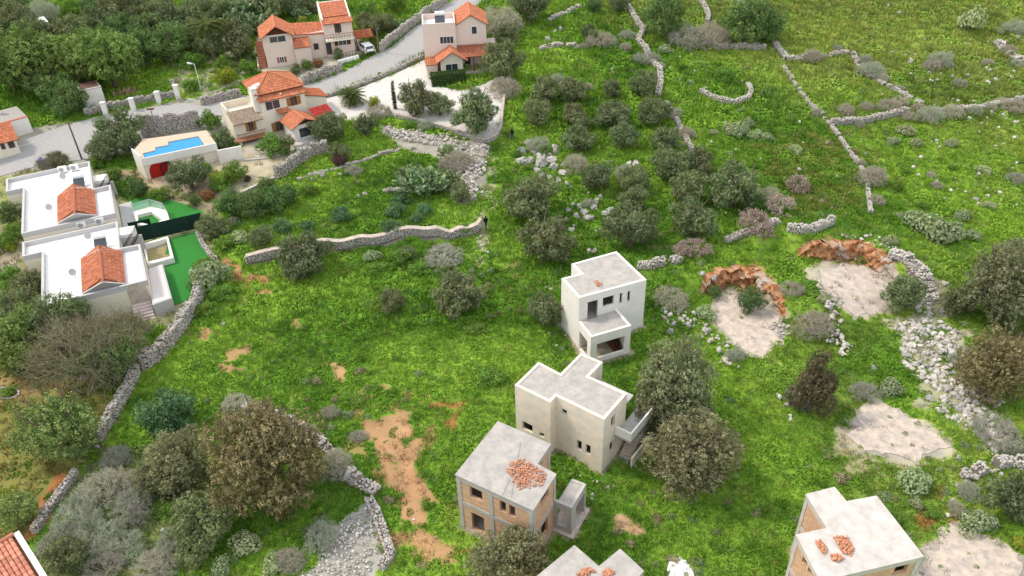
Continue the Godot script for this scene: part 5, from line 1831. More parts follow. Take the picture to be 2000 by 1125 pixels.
func concrete_house_brick() -> void:
	var z := zm(860, 800, 3.4625)
	var y := 5.8
	var q := poly_at([[972.6, 823.7], [890.9, 926.2], [1040.5, 995], [1084.7, 926.2], [1047.7, 906.3], [1073.7, 867.9]], y)
	var o := thing("concrete_house", "grey concrete frame house with orange brick infill walls", "house", Vector3(q[2].x, 0, q[2].y))
	var l := q[1].distance_to(q[2])
	shell(o, q, -0.1, y - 0.16, {1: [hole(z, 197, 517, 585, 280), hole(z, 400, 612, 680, 443), hole(z, 462, 642, 712, 505), hole(z, 209, 692, 800, 295)], 2: [hole(z, 678, 610, 668, 733), hole(z, 682, 795, 890, 727)], 4: [hole(z, 668, 372, 392, 690)]}, M.brick, M.concrete, {1: [l * 0.43]}, 2.9)
	deck(o, q, y - 0.16, y, 0.07, M.slab)
	deck(o, q, 2.8, 3.0, -0.26, M.concrete, "floor_slab")
	deck(o, q, -0.9, 0.08, -0.26, M.pad, "ground_floor")
	clear_ground(q, 0.3)
	var y2 := 3.1
	var p := poly_at([z.call(745, 400), z.call(990, 508), z.call(890, 670), z.call(775, 610)], y2)
	var d := (q[2] - q[3]).normalized()
	var w := Vector2(-d.y, d.x)
	if w.x < 0:
		w = -w
	var a := p[2]
	var deep := absf((a - q[3]).dot(w)) - 0.07
	var run := absf((p[1] - p[2]).dot(d))
	var pq := PackedVector2Array([a, a - w * deep, a - w * deep - d * run, a - d * run])
	shell(o, pq, -0.1, y2 + 0.06, {0: [hole(z, 786, 665, 775, 858)], 3: [hole(z, 918, 662, 785, 972)]}, M.concrete, null, {}, 0.0, [1])
	deck(o, pq, y2 - 0.2, y2, -0.2, M.slab, "porch_roof")
	deck(o, pq, -0.6, 0.12, 0.3, M.pad, "porch_floor")
	clear_ground(pq, 0.5)
	brick_pile([z.call(480, 360), z.call(560, 330), z.call(720, 440), z.call(690, 520), z.call(530, 545), z.call(440, 420)], y, 330, "big spill of broken bricks on the brick infill house")
	for e in [[[545, 225], [520, 345]], [[500, 470], [480, 590]], [[470, 470], [420, 580]]]:
		var s: Array = z.call(e[0][0], e[0][1])
		var t: Array = z.call(e[1][0], e[1][1])
		var rb := MB.new()
		rb.tube(at(s[0], s[1], y + 0.02), at(t[0], t[1], y + 0.02), 0.018, 0.018, 4)
		part(rb, "reinforcing_bar", M.greymetal, o)

func concrete_house_low() -> void:
	var y := 5.8
	var q := poly_at([[1122, 1066.7], [1169.6, 1108], [1211.3, 1074], [1255.5, 1114.8], [1128, 1235], [1005, 1163]], y)
	var o := thing("concrete_house", "pale concrete roof of a house shell with stepped corner and brick heaps", "house", Vector3(q[1].x, 0, q[1].y))
	shell(o, q, -0.1, y - 0.16, {}, M.brick, M.concrete, {}, 2.9)
	deck(o, q, y - 0.16, y, 0.07, M.slab)
	clear_ground(q, 0.3)
	var z := zm(1020, 1040, 5.882)
	brick_pile([z.call(620, 500), z.call(680, 440), z.call(800, 400), z.call(840, 450), z.call(720, 510)], y, 85, "brick heap near the roof step of the pale concrete roof")
	brick_pile([z.call(920, 440), z.call(1000, 420), z.call(1060, 470), z.call(1030, 520), z.call(930, 510)], y, 85, "brick heap on the corner wing of the pale concrete roof")

func concrete_house_right() -> void:
	var z := zm(1520, 940, 6.08)
	var y := 6.1
	var q := poly_at([[1629.4, 952.3], [1653.2, 980.3], [1711.6, 969.6], [1802, 1085.6], [1603, 1133], [1557, 1045.3], [1617, 1032], [1575.9, 966]], y)
	var o := thing("concrete_house", "pale concrete house shell beside the levelled plot with brick panels", "house", Vector3(q[4].x, 0, q[4].y))
	shell(o, q, -0.1, y - 0.16, {4: [hole(z, 300, 875, 995, 352), hole(z, 368, 995, 1110, 425)], 3: [hole(z, 1400, 1008, 1106, 1520)]}, M.brick, M.paleslab, {}, 2.9)
	deck(o, q, y - 0.16, y, 0.07, M.paleslab)
	deck(o, q, 2.8, 3.0, -0.26, M.concrete, "floor_slab")
	clear_ground(q, 0.3)
	brick_pile([z.call(650, 670), z.call(820, 660), z.call(900, 800), z.call(860, 890), z.call(770, 860)], y, 220, "large brick heap on the pale house by the levelled plot")
	brick_pile([z.call(440, 720), z.call(500, 710), z.call(585, 820), z.call(540, 870), z.call(470, 790)], y, 85, "narrow brick heap on the pale house by the levelled plot")
	brick_pile([z.call(620, 870), z.call(700, 880), z.call(770, 920), z.call(690, 975), z.call(625, 930)], y, 85, "round brick heap on the pale house by the levelled plot")

# ---------------------------------------------------------------- the lived-in houses
const TILE := Color(0.6, 0.225, 0.125)
const TILE2 := Color(0.5, 0.17, 0.085)

func pink_villa() -> void:
	var z := zm(790, 0, 6.62)
	var bp: Array = z.call(292, 905)
	var g := gp(bp[0], bp[1])
	var b: Array = z.call(225, 315)
	var y1 := lift(g, b[0], b[1])
	var o := thing("villa", "pale pink two storey villa with orange tiled porch", "house", g)
	var f := blk(b, z.call(655, 290), y1, 5.5, g.y)
	solid(o, sub(f, 0, f.L, 0, f.D, g.y, y1 - 0.9), M.pink)
	var par := MB.new()
	for e in [[0, 0, f.L, 0.22], [0, f.D - 0.22, f.L, 0.22]]:
		par.box(P3(f, e[0], e[1], y1 - 0.9), f.u * e[2], Vector3(0, 0.9, 0), f.w * e[3])
	for s in [0.0, f.L - 0.22]:
		par.box(P3(f, s, 0.22, y1 - 0.9), f.u * 0.22, Vector3(0, 0.9, 0), f.w * (f.D - 0.44))
	part(par, "parapet", M.pink, o)
	var rf := MB.new()
	rf.box(P3(f, 0.22, 0.22, y1 - 0.9), f.u * (f.L - 0.44), Vector3(0, 0.04, 0), f.w * (f.D - 0.44))
	part(rf, "roof_terrace", M.roofwhite, o)
	window(o, f, "f", z.call(458, 478), z.call(635, 555), M.whitemetal, null, 3)
	# tall gabled wing
	var f2 := sub(f, f.L, f.L + (f.L * 0.93), 0.6, 7.5, g.y, y1 - 0.6)
	solid(o, f2, M.pink)
	gable(o, f2, 1.5, 0.25, TILE, M.pink)
	window(o, f2, "f", z.call(868, 345), z.call(935, 435), M.whitemetal, M.whitemetal, 0, "window", 0)
	# front bay with its own gable
	var yb := g.y + (y1 - g.y) * 0.36
	var f3 := blk(z.call(470, 760), z.call(750, 735), yb, 3.5, g.y)
	solid(o, f3, M.villa)
	gable(o, f3, 1.1, 0.75, TILE, M.villa)
	window(o, f3, "f", z.call(532, 835), z.call(690, 900), M.whitemetal, null, 1)
	# left lean-to
	var f4 := sub(f, 0.2, f.L * 0.36, -1.6, -0.02, g.y, g.y + 1.4)
	solid(o, f4, M.pink)
	pent(o, P3(f4, -0.2, -0.3, f4.y1), P3(f4, f4.L + 0.2, -0.3, f4.y1), P3(f4, f4.L + 0.2, f4.D, f4.y1 + 0.7), P3(f4, -0.2, f4.D, f4.y1 + 0.7), TILE)
	# porch of the wing
	var y3 := g.y + (y1 - g.y) * 0.34
	pent(o, P3(f2, -0.1, -3.0, y3), P3(f2, f2.L + 0.2, -3.0, y3), P3(f2, f2.L + 0.2, -0.02, y3 + 1.0), P3(f2, -0.1, -0.02, y3 + 1.0), Color(0.42, 0.16, 0.1))
	for s in [0.5, 0.97]:
		var pm := MB.new()
		pm.box(P3(f2, f2.L * s, -2.8, g.y - 0.3), f2.u * 0.14, Vector3(0, y3 - g.y + 0.3, 0), f2.w * 0.14)
		part(pm, "post", M.darkwood, o)
	var ft := MB.new()
	ft.box(P3(f2, -0.2, -3.4, g.y - 0.3), f2.u * (f2.L + 0.5), Vector3(0, 0.45, 0), f2.w * 3.4)
	part(ft, "porch_floor", M.pad, o)
	window(o, f2, "f", z.call(790, 745), z.call(850, 820), M.darkwood, null, 0, "door")
	var pf := P3(f, f.L * 0.55, 2.6, y1 - 0.86)
	solar("on the flat roof of the pink villa", pf, f.u, f.w, 1.0)
	# side canopy
	var cn := MB.new()
	cn.box(P3(f2, f2.L + 0.01, 1.0, y3 + 0.6), f2.u * 1.6, Vector3(0, 0.18, 0), f2.w * 2.5)
	part(cn, "side_canopy", M.pad, o)
	# clipped hedge in front
	var h0 := gp(846, 171)
	var h1 := gp(909, 162)
	var hd := h1 - h0
	hd.y = 0
	var hb := leaf_box(h0, hd, 1.9, Vector3(hd.z, 0, -hd.x).normalized() * 1.6, 5200, [Color(0.05, 0.085, 0.03), Color(0.08, 0.12, 0.04)])
	var hp := h0
	single(hb, "clipped_hedge", M.leaf, "clipped box hedge in front of the pink villa bay", "hedge", hp)

func leaf_box(p: Vector3, x: Vector3, h: float, z: Vector3, count: int, cols: Array) -> MB:
	var r := RandomNumberGenerator.new()
	r.seed = 5
	var mb := MB.new()
	mb.box(p + x * 0.03 + z * 0.03 - Vector3(0, 0.3, 0), x * 0.94, Vector3(0, h + 0.2, 0), z * 0.94, cols[0])
	for i in count:
		var c := Vector3(r.randf(), r.randf(), r.randf())
		var face := r.randi() % 5
		match face:
			0: c.x = 0.0
			1: c.x = 1.0
			2: c.y = 1.0
			3: c.z = 0.0
			4: c.z = 1.0
		var a := rdir(r)
		mb.leaf(p + x * c.x + Vector3(0, h * c.y, 0) + z * c.z, a * 0.13, a.cross(rdir(r)).normalized() * 0.07, vary(r, cols[r.randi() % cols.size()], 0.3))
	return mb

func solar(where: String, p: Vector3, u: Vector3, w: Vector3, s: float) -> void:
	var o := thing("solar_water_heater", "white tank and tilted panel of solar heater " + where, "solar heater", p, "solar water heaters")
	var t := MB.new()
	t.tube(p + w * 0.5 * s - u * 0.75 * s + Vector3(0, 1.5 * s, 0), p + w * 0.5 * s + u * 0.75 * s + Vector3(0, 1.5 * s, 0), 0.36 * s, 0.36 * s, 12, Color.WHITE, true)
	part(t, "tank", M.tank, o)
	var fr := MB.new()
	for e in [-0.6, 0.6]:
		fr.tube(p + u * e * s + w * 0.7 * s, p + u * e * s + w * 0.5 * s + Vector3(0, 1.2 * s, 0), 0.04, 0.04, 4)
		fr.tube(p + u * e * s - w * 0.9 * s, p + u * e * s + w * 0.5 * s + Vector3(0, 1.2 * s, 0), 0.04, 0.04, 4)
	part(fr, "stand", M.greymetal, o)
	var pn := MB.new()
	var d := (w * 1.4 + Vector3(0, 1.15, 0)) * s
	pn.box(p - u * 0.8 * s - w * 0.95 * s + Vector3(0, 0.1, 0), u * 1.6 * s, d.cross(u).normalized() * -0.08, d)
	part(pn, "panel", M.glass, o)

func pool_villa() -> void:
	var z := zm(430, 120, 6.25)
	var bp: Array = z.call(622, 880)
	var g := gp(bp[0], bp[1])
	var b: Array = z.call(487, 492)
	var y1 := lift(g, b[0], b[1])
	var o := thing("villa", "cream villa with hipped orange roof, chimney and brown shutters", "house", g)
	var f := blk(b, z.call(1025, 368), y1, 6.2, g.y)
	solid(o, f, M.villa)
	var up := sub(f, 0.1, f.L - 0.1, 1.0, f.D, y1, y1 + 0.75)
	var um := MB.new()
	um.box(P3(up, 0, 0, y1), up.u * up.L, Vector3(0, 0.75, 0), up.w * up.D)
	part(um, "upper_wall", M.villa, o)
	pent(o, P3(f, -0.3, -0.3, y1 - 0.05), P3(f, f.L + 0.2, -0.3, y1 - 0.05), P3(f, f.L + 0.2, 1.0, y1 + 0.55), P3(f, -0.3, 1.0, y1 + 0.55), TILE)
	var ye := y1 + 0.72
	var c := [P3(up, -0.5, -0.5, ye), P3(up, up.L + 0.5, -0.5, ye), P3(up, up.L + 0.5, up.D + 0.5, ye), P3(up, -0.5, up.D + 0.5, ye)]
	var ap := P3(up, up.L * 0.42, up.D * 0.5, ye + 1.9)
	var hm := MB.new()
	for i in 4:
		slope(hm, c[i], c[(i + 1) % 4], ap, ap, TILE)
	var hr := part(hm, "roof", M.tile, o)
	var rd := MB.new()
	for i in 4:
		rd.tube((c[i] as Vector3) + Vector3(0, 0.12, 0), ap + Vector3(0, 0.1, 0), 0.12, 0.12, 6, TILE)
	part(rd, "ridge_tiles", M.tile, hr)
	window(o, f, "f", z.call(545, 500), z.call(735, 560), M.whitemetal, null, 1)
	window(o, f, "f", z.call(850, 440), z.call(945, 520), M.wood, M.wood, 1)
	window(o, f, "f", z.call(668, 745), z.call(768, 830), M.wood, M.wood, 1)
	var aw := sub(f, f.L * 0.3, f.L * 0.58, -0.9, -0.02, 0, y1 - (y1 - g.y) * 0.42)
	pent(o, P3(aw, 0, 0, aw.y1), P3(aw, aw.L, 0, aw.y1), P3(aw, aw.L, aw.D, aw.y1 + 0.4), P3(aw, 0, aw.D, aw.y1 + 0.4), TILE, "awning_roof")
	# chimney with a round flue head
	var ch := MB.new()
	ch.box(P3(f, -0.75, 0.6, g.y), f.u * 0.74, Vector3(0, y1 - g.y + 1.7, 0), f.w * 0.8)
	var cho := part(ch, "chimney", M.white, o)
	var ct := MB.new()
	ct.tube(P3(f, -0.1, 1.9, y1 + 1.4), P3(f, 0.9, 2.2, y1 + 1.5), 0.42, 0.42, 10, Color.WHITE, true)
	part(ct, "water_tank", M.tank, o)
	var cc := MB.new()
	cc.box(P3(f, -0.85, 0.5, y1 + 1.7), f.u * 0.94, Vector3(0, 0.12, 0), f.w * 1.0)
	part(cc, "chimney_cap", M.white, cho)
	# left wing with roof terrace and balcony
	var yl := g.y + (y1 - g.y) * 0.62
	var fl := sub(f, -4.4, -0.02, -0.1, 5.4, g.y - 1.5, yl)
	solid(o, fl, M.villa)
	var lp := MB.new()
	lp.box(P3(fl, 0, 2.3, yl), fl.u * 0.2, Vector3(0, 0.95, 0), fl.w * 3.2)
	lp.box(P3(fl, 0.2, 5.3, yl), fl.u * 3.5, Vector3(0, 0.95, 0), fl.w * 0.2)
	lp.box(P3(fl, 0.2, 2.3, yl), fl.u * 3.5, Vector3(0, 0.6, 0), fl.w * 0.2)
	part(lp, "terrace_parapet", M.cream, o)
	pent(o, P3(fl, -0.1, -1.0, yl - 0.25), P3(fl, fl.L - 0.3, -1.0, yl - 0.25), P3(fl, fl.L - 0.3, 2.2, yl + 0.55), P3(fl, -0.1, 2.2, yl + 0.55), Color(0.36, 0.29, 0.22), "balcony_roof")
	window(o, fl, "f", z.call(325, 700), z.call(415, 835), M.wood, M.wood, 1, "balcony_door")
	var bal := MB.new()
	var yf := yl - 2.55
	bal.box(P3(fl, -0.1, -1.3, yf - 0.15), fl.u * (fl.L - 0.2), Vector3(0, 0.15, 0), fl.w * 1.3)
	part(bal, "balcony_floor", mottled(0.45, 0.2, 0.12, 0.15, 1.0, 57), o)
	var rl := MB.new()
	var k := 0.0
	while k < fl.L - 0.3:
		rl.tube(P3(fl, k, -1.25, yf), P3(fl, k, -1.25, yf + 0.95), 0.02, 0.02, 4)
		k += 0.16
	rl.tube(P3(fl, -0.05, -1.25, yf + 0.95), P3(fl, fl.L - 0.35, -1.25, yf + 0.95), 0.035, 0.035, 5)
	part(rl, "balcony_railing", M.darkwood, o)
	for s in [0.05, fl.L - 0.5]:
		var pm := MB.new()
		pm.box(P3(fl, s, -1.2, g.y - 1.5), fl.u * 0.4, Vector3(0, yf - g.y + 1.35, 0), fl.w * 0.4)
		part(pm, "stone_pillar", M.paleslab, o)
	# front room with a gabled roof
	var za: Array = z.call(890, 800)
	var y3 := g.y + 2.3
	var f3 := blk(za, z.call(1165, 718), y3, 3.4, g.y)
	solid(o, f3, M.white)
	gable(o, f3, 0.85, 0.45, TILE, M.darkwood)
	window(o, f3, "f", z.call(958, 825), z.call(1140, 885), M.whitemetal, null, 0)
	var fr := sub(f3, f3.L + 0.4, f3.L + 3.4, 0.8, 4.0, g.y, y3 - 0.1)
	pent(o, P3(fr, 0, 0, y3 - 0.1), P3(fr, fr.L, 0, y3 - 0.1), P3(fr, fr.L, 2.2, y3 + 0.6), P3(fr, 0, 2.2, y3 + 0.6), Color(0.42, 0.05, 0.045), "red_awning")
	for s in [0.1, fr.L - 0.15]:
		var pm := MB.new()
		pm.box(P3(fr, s, 0.1, g.y - 0.3), fr.u * 0.1, Vector3(0, y3 - g.y + 0.15, 0), fr.w * 0.1)
		part(pm, "awning_post", M.metal, o)
	var fb := sub(f, f.L + 0.02, f.L + 3.6, 1.6, 5.0, g.y, y3 + 0.6)
	solid(o, fb, M.villa)
	pent(o, P3(fb, fb.L + 0.2, -0.2, y3 + 0.55), P3(fb, fb.L + 0.2, fb.D + 0.2, y3 + 0.55), P3(fb, 0, fb.D + 0.2, y3 + 1.6), P3(fb, 0, -0.2, y3 + 1.6), TILE2)
	var gw := MB.new()
	gw.tri(P3(fb, 0, 0.02, y3 + 0.6), P3(fb, 0, 0.02, y3 + 1.5), P3(fb, fb.L, 0.02, y3 + 0.6))
	part(gw, "gable_wall", M.villa, o)
	# stone terrace under the front room
	var tw := MB.new()
	tw.box(P3(f3, -0.8, -1.3, g.y - 1.5), f3.u * (f3.L + 1.4), Vector3(0, 1.55, 0), f3.w * 1.28)
	part(tw, "stone_terrace", M.paleslab, o)
	# lamp post
	var lt: Array = z.call(820, 670)
	var lb := gp(lt[0], lt[1] + 22)
	lamp_post(lb, 5.0, "slim brown lamp post in front of the hipped villa", false)
	# pool terrace
	var pz := zm(240, 170, 4.89)
	var gt := gp(300, 352)
	var fp: Array = pz.call(172, 692)
	var yt := lift(gt, fp[0], fp[1])
	yt = minf(yt, gt.y + 3.0)
	var q := poly_at([pz.call(88, 622), pz.call(172, 692), pz.call(892, 540), pz.call(800, 412), pz.call(190, 500)], yt)
	var pt := thing("pool_terrace", "raised cream pool terrace with red arched door below", "terrace", gt)
	var tm := MB.new()
	tm.prism(q, gt.y - 1.2, yt - 0.9)
	part(tm, "retaining_wall", M.villa, pt)
	var pool := poly_at([pz.call(190, 632), pz.call(310, 602), pz.call(310, 574), pz.call(435, 552), pz.call(430, 522), pz.call(720, 468), pz.call(780, 550), pz.call(204, 676)], yt)
	var dk := MB.new()
	var outer := Geometry2D.offset_polygon(q, -0.01)[0] as PackedVector2Array
	deck_with_hole(dk, outer, pool, yt - 0.9, yt)
	part(dk, "pool_deck", mottled(0.55, 0.43, 0.33, 0.12, 2.0, 58), pt)
	var wt := MB.new()
	wt.prism(Geometry2D.offset_polygon(pool, -0.005)[0], yt - 0.85, yt - 0.12)
	part(wt, "pool_water", M.water, pt)
	var rim := MB.new()
	var rq := [q[1], q[2]]
	var rd2: Vector2 = (rq[1] - rq[0]).normalized()
	rim.box(Vector3(q[1].x, yt - 0.9, q[1].y) + Vector3(-rd2.y, 0, rd2.x) * 0.02, Vector3(q[2].x - q[1].x, 0, q[2].y - q[1].y), Vector3(0, 1.05, 0), Vector3(-rd2.y, 0, rd2.x) * 0.15)
	rim.box(Vector3(q[0].x, yt - 0.9, q[0].y), Vector3(q[1].x - q[0].x, 0, q[1].y - q[0].y), Vector3(0, 1.4, 0), Vector3(0.12, 0, -0.12))
	part(rim, "pool_coping", M.white, pt)
	var out3 := Vector3(-rd2.y, 0, rd2.x)
	var u3 := Vector3(rd2.x, 0, rd2.y)
	for e in [[0.055, 1.35, 2.3, "arched_door", "red"], [0.19, 0.9, 2.1, "arched_opening", "metal"]]:
		var ln := q[1].distance_to(q[2])
		var cx: Vector3 = Vector3(q[1].x, gt.y, q[1].y) + u3 * (ln * e[0] + e[1]) + out3 * 0.02
		var am := MB.new()
		var pts := PackedVector2Array()
		pts.append(Vector2(-e[1], -0.3))
		for t in 13:
			var an := PI - PI * t / 12.0
			pts.append(Vector2(cos(an) * e[1], e[2] - e[1] + sin(an) * e[1]))
		pts.append(Vector2(e[1], -0.3))
		for t in range(1, pts.size() - 1):
			am.tri(cx + u3 * pts[0].x + Vector3(0, pts[0].y, 0) + out3 * 0.05, cx + u3 * pts[t].x + Vector3(0, pts[t].y, 0) + out3 * 0.05, cx + u3 * pts[t + 1].x + Vector3(0, pts[t + 1].y, 0) + out3 * 0.05)
		for t in pts.size() - 1:
			var p0: Vector3 = cx + u3 * pts[t].x + Vector3(0, pts[t].y, 0)
			var p1: Vector3 = cx + u3 * pts[t + 1].x + Vector3(0, pts[t + 1].y, 0)
			am.quad(p0, p1, p1 + out3 * 0.05, p0 + out3 * 0.05)
		part(am, e[3], M[e[4]], pt)
	clear_ground(q, 0.3)
	# loungers' corner and steps to the villa
	var stp := thing("garden_steps", "pale garden steps and landing wall beside the pool terrace", "steps", gp(436, 316))
	var sm := MB.new()
	var sa := gp(430, 318)
	var sd := (gp(470, 310) - sa).normalized()
	var sn := Vector3(-sd.z, 0, sd.x)
	for i in 7:
		sm.box(sa + sd * (0.32 * i) + Vector3(0, -0.5, 0), sd * 0.32, Vector3(0, 0.6 + 0.17 * i, 0), sn * -1.6)
	part(sm, "steps", M.paleslab, stp)
	var sl := MB.new()
	sl.box(sa + sn * 0.02 + Vector3(0, -0.5, 0), sd * 3.2, Vector3(0, 2.4, 0), sn * 0.22)
	part(sl, "landing_wall", M.white, stp)

func deck_with_hole(mb: MB, outer: PackedVector2Array, hole: PackedVector2Array, y0: float, y1: float) -> void:
	# top sheet cut into strips around the hole, and the walls of both
	var box := Rect2(outer[0], Vector2.ZERO)
	for p in outer:
		box = box.expand(p)
	for i in 40:
		var x0 := lerpf(box.position.x, box.end.x, i / 40.0)
		var x1 := lerpf(box.position.x, box.end.x, (i + 1) / 40.0)
		var st := PackedVector2Array([Vector2(x0, box.position.y - 1), Vector2(x1, box.position.y - 1), Vector2(x1, box.end.y + 1), Vector2(x0, box.end.y + 1)])
		for pc in Geometry2D.intersect_polygons(st, outer):
			for pd in Geometry2D.clip_polygons(pc, hole):
				var t := Geometry2D.triangulate_polygon(pd)
				for k in range(0, t.size(), 3):
					var a: Vector2 = pd[t[k]]
					var b: Vector2 = pd[t[k + 1]]
					var c: Vector2 = pd[t[k + 2]]
					if (b - a).cross(c - a) < 0:
						var sw := b
						b = c
						c = sw
					mb.tri(Vector3(a.x, y1, a.y), Vector3(b.x, y1, b.y), Vector3(c.x, y1, c.y))
	for q in [outer, hole]:
		for i in q.size():
			var a: Vector2 = q[i]
			var b: Vector2 = q[(i + 1) % q.size()]
			mb.quad(Vector3(a.x, y0, a.y), Vector3(a.x, y1, a.y), Vector3(b.x, y1, b.y), Vector3(b.x, y0, b.y))

func lamp_post(p: Vector3, h: float, label: String, globe := true) -> void:
	var o := thing("lamp_post", label, "lamp", p, "lamp posts")
	var m := MB.new()
	m.tube(p - Vector3(0, 0.3, 0), p + Vector3(0, h, 0), 0.07, 0.05, 6)
	if globe:
		m.tube(p + Vector3(0, h, 0), p + Vector3(-0.5, h + 0.15, 0.1), 0.04, 0.04, 5)
	part(m, "pole", M.whitemetal if globe else M.darkwood, o)
	var g := MB.new()
	if globe:
		g.tube(p + Vector3(-0.35, h + 0.12, 0.1), p + Vector3(-1.0, h + 0.28, 0.15), 0.11, 0.16, 8, Color.WHITE, true)
	else:
		g.tube(p + Vector3(0, h, 0), p + Vector3(0, h + 0.22, 0), 0.1, 0.16, 8, Color.WHITE, true)
	part(g, "lamp_head", M.whitemetal, o)

func upper_villa() -> void:
	var z := zm(480, 0, 7.03)
	var bp: Array = z.call(330, 935)
	var g := gp(bp[0], bp[1])
	var b: Array = z.call(218, 500)
	var y1 := lift(g, b[0], b[1])
	var o := thing("villa", "white villa with gabled loggia, tiled tower and brown shutters", "house", g)
	var f := blk(b, z.call(622, 452), y1, 5.4, g.y)
	solid(o, f, M.pink)
	gable(o, f, 1.5, 0.4, TILE, M.darkwood, "w", 0.5)
	window(o, f, "f", z.call(320, 510), z.call(552, 565), M.whitemetal, null, 1, "loggia_window")
	window(o, f, "f", z.call(462, 785), z.call(530, 855), M.whitemetal, mottled(0.28, 0.09, 0.06, 0.2, 0.8, 59), 1)
	# outside stair on the left
	var st := MB.new()
	for k in 16:
		st.box(P3(f, -1.35, 0.1 + k * 0.3, g.y - 0.4), f.u * 1.2, Vector3(0, 0.5 + k * 0.2, 0), f.w * 0.3)
	part(st, "outside_stairs", mottled(0.3, 0.13, 0.08, 0.2, 0.8, 61), o)
	var sw := MB.new()
	sw.box(P3(f, -1.6, 0.1, g.y - 0.4), f.u * 0.2, Vector3(0, 0.9, 0), f.w * 4.8)
	part(sw, "stair_wall", M.villa, o)
	# tower
	var tb: Array = z.call(1112, 790)
	var tg := gp(tb[0], tb[1])
	var b2: Array = z.call(1052, 322)
	var y2 := lift(tg, b2[0], b2[1])
	var t := blk(b2, z.call(1448, 274), y2, 5.0, tg.y)
	solid(o, t, M.pink)
	var rt := 2.0
	pent(o, P3(t, -0.1, -0.6, y2 - 0.12), P3(t, t.L + 0.2, -0.6, y2 - 0.12), P3(t, t.L + 0.2, 0.9, y2 + 0.5), P3(t, -0.1, 0.9, y2 + 0.5), TILE)
	pent(o, P3(t, 0.25, 0.9, y2 + 0.62), P3(t, t.L - 0.25, 0.9, y2 + 0.62), P3(t, t.L - 0.25, t.D, y2 + rt), P3(t, 0.25, t.D, y2 + rt), TILE, "roof")
	for s in [-0.02, t.L - 0.22]:
		var gm := MB.new()
		var p0 := P3(t, s, 0.3, y2)
		var p1 := P3(t, s, t.D, y2)
		var a0 := P3(t, s, 0.3, y2 + 0.6)
		var a1 := P3(t, s, t.D, y2 + rt + 0.25)
		var e: Vector3 = t.u * 0.24
		gm.quad(p1, a1, a0, p0)
		gm.quad(p0 + e, a0 + e, a1 + e, p1 + e)
		gm.quad(a0, a1, a1 + e, a0 + e)
		gm.quad(p0, a0, a0 + e, p0 + e)
		gm.quad(p1 + e, a1 + e, a1, p1)
		part(gm, "gable_parapet", M.white, o)
	var bk := MB.new()
	bk.box(P3(t, 0, t.D - 0.2, y2), t.u * t.L, Vector3(0, rt + 0.1, 0), t.w * 0.2)
	part(bk, "back_wall", M.white, o)
	var yf := lerpf(tg.y, y2, 0.5)
	window(o, t, "f", z.call(1235, 320), z.call(1290, 440), M.darkwood, M.darkwood, 1, "balcony_door")
	window(o, t, "f", z.call(1272, 545), z.call(1385, 610), M.whitemetal, M.darkwood, 1)
	window(o, t, "f", z.call(1095, 565), z.call(1185, 735), M.darkwood, null, 0, "door")
	var bl := MB.new()
	bl.box(P3(t, 0, -1.1, yf), t.u * t.L, Vector3(0, 0.25, 0), t.w * 1.09)
	part(bl, "balcony_floor", M.villa, o)
	var rl := MB.new()
	var k := 0.0
	while k <= t.L:
		rl.tube(P3(t, k, -1.05, yf + 0.2), P3(t, k, -1.05, yf + 1.15), 0.025, 0.025, 4)
		k += 0.45
	for e in [0.7, 1.15]:
		rl.tube(P3(t, 0, -1.05, yf + e), P3(t, t.L, -1.05, yf + e), 0.03, 0.03, 4)
	part(rl, "balcony_railing", M.darkwood, o)
	# the low wing between
	var wy := lerpf(g.y, y1, 0.86)
	var gap := (t.o - (f.o + f.u * f.L) as Vector3).dot(f.u)
	var wg := sub(f, f.L + 0.02, f.L + gap + 0.3, 1.2, 4.6, g.y, wy)
	solid(o, wg, M.pink)
	pent(o, P3(wg, 0, -0.2, wy), P3(wg, wg.L, -0.2, wy - 0.3), P3(wg, wg.L, wg.D, wy + 0.6), P3(wg, 0, wg.D, wy + 0.9), TILE)
	var an := sub(f, f.L + 0.02, f.L + 2.6, -0.7, 1.15, g.y - 0.3, lerpf(g.y, y1, 0.56))
	solid(o, an, M.pink)
	pent(o, P3(an, -0.05, -0.2, an.y1), P3(an, an.L + 0.1, -0.2, an.y1), P3(an, an.L + 0.1, an.D, an.y1 + 1.1), P3(an, -0.05, an.D, an.y1 + 1.1), TILE)
	window(o, wg, "f", z.call(935, 605), z.call(1000, 670), M.darkwood, null, 1)
	# forecourt wall with dark railing
	var fc := MB.new()
	var c0 := gp(662, 128)
	var c1 := gp(702, 117)
	var cd := c1 - c0
	fc.box(c0 - Vector3(0, 0.5, 0), cd, Vector3(0, 1.3, 0), Vector3(cd.z, 0, -cd.x).normalized() * 0.3)
	part(fc, "forecourt_wall", M.stone, o)
	var fr := MB.new()
	for i in 8:
		var p := c0.lerp(c1, i / 7.0)
		fr.tube(p + Vector3(0, 0.7, 0), p + Vector3(0, 1.8, 0), 0.03, 0.03, 4)
	fr.tube(c0 + Vector3(0, 1.75, 0), c1 + Vector3(0, 1.75, 0), 0.03, 0.03, 4)
	part(fr, "forecourt_railing", M.metal, o)
	# carport
	var cp := thing("carport", "small tiled carport roof beside the tiled tower", "carport", P3(t, t.L + 0.3, 0.5, tg.y))
	pent(cp, P3(t, t.L + 0.3, 0.6, tg.y + 2.3), P3(t, t.L + 3.4, 0.6, tg.y + 2.3), P3(t, t.L + 3.4, 3.4, tg.y + 2.8), P3(t, t.L + 0.3, 3.4, tg.y + 2.8), TILE2, "roof")
	for e in [[t.L + 0.4, 0.7], [t.L + 3.2, 0.7], [t.L + 3.2, 3.2], [t.L + 0.4, 3.2]]:
		var pm := MB.new()
		pm.box(P3(t, e[0], e[1], tg.y - 0.3), t.u * 0.15, Vector3(0, 2.6, 0), t.w * 0.15)
		part(pm, "post", M.darkwood, cp)

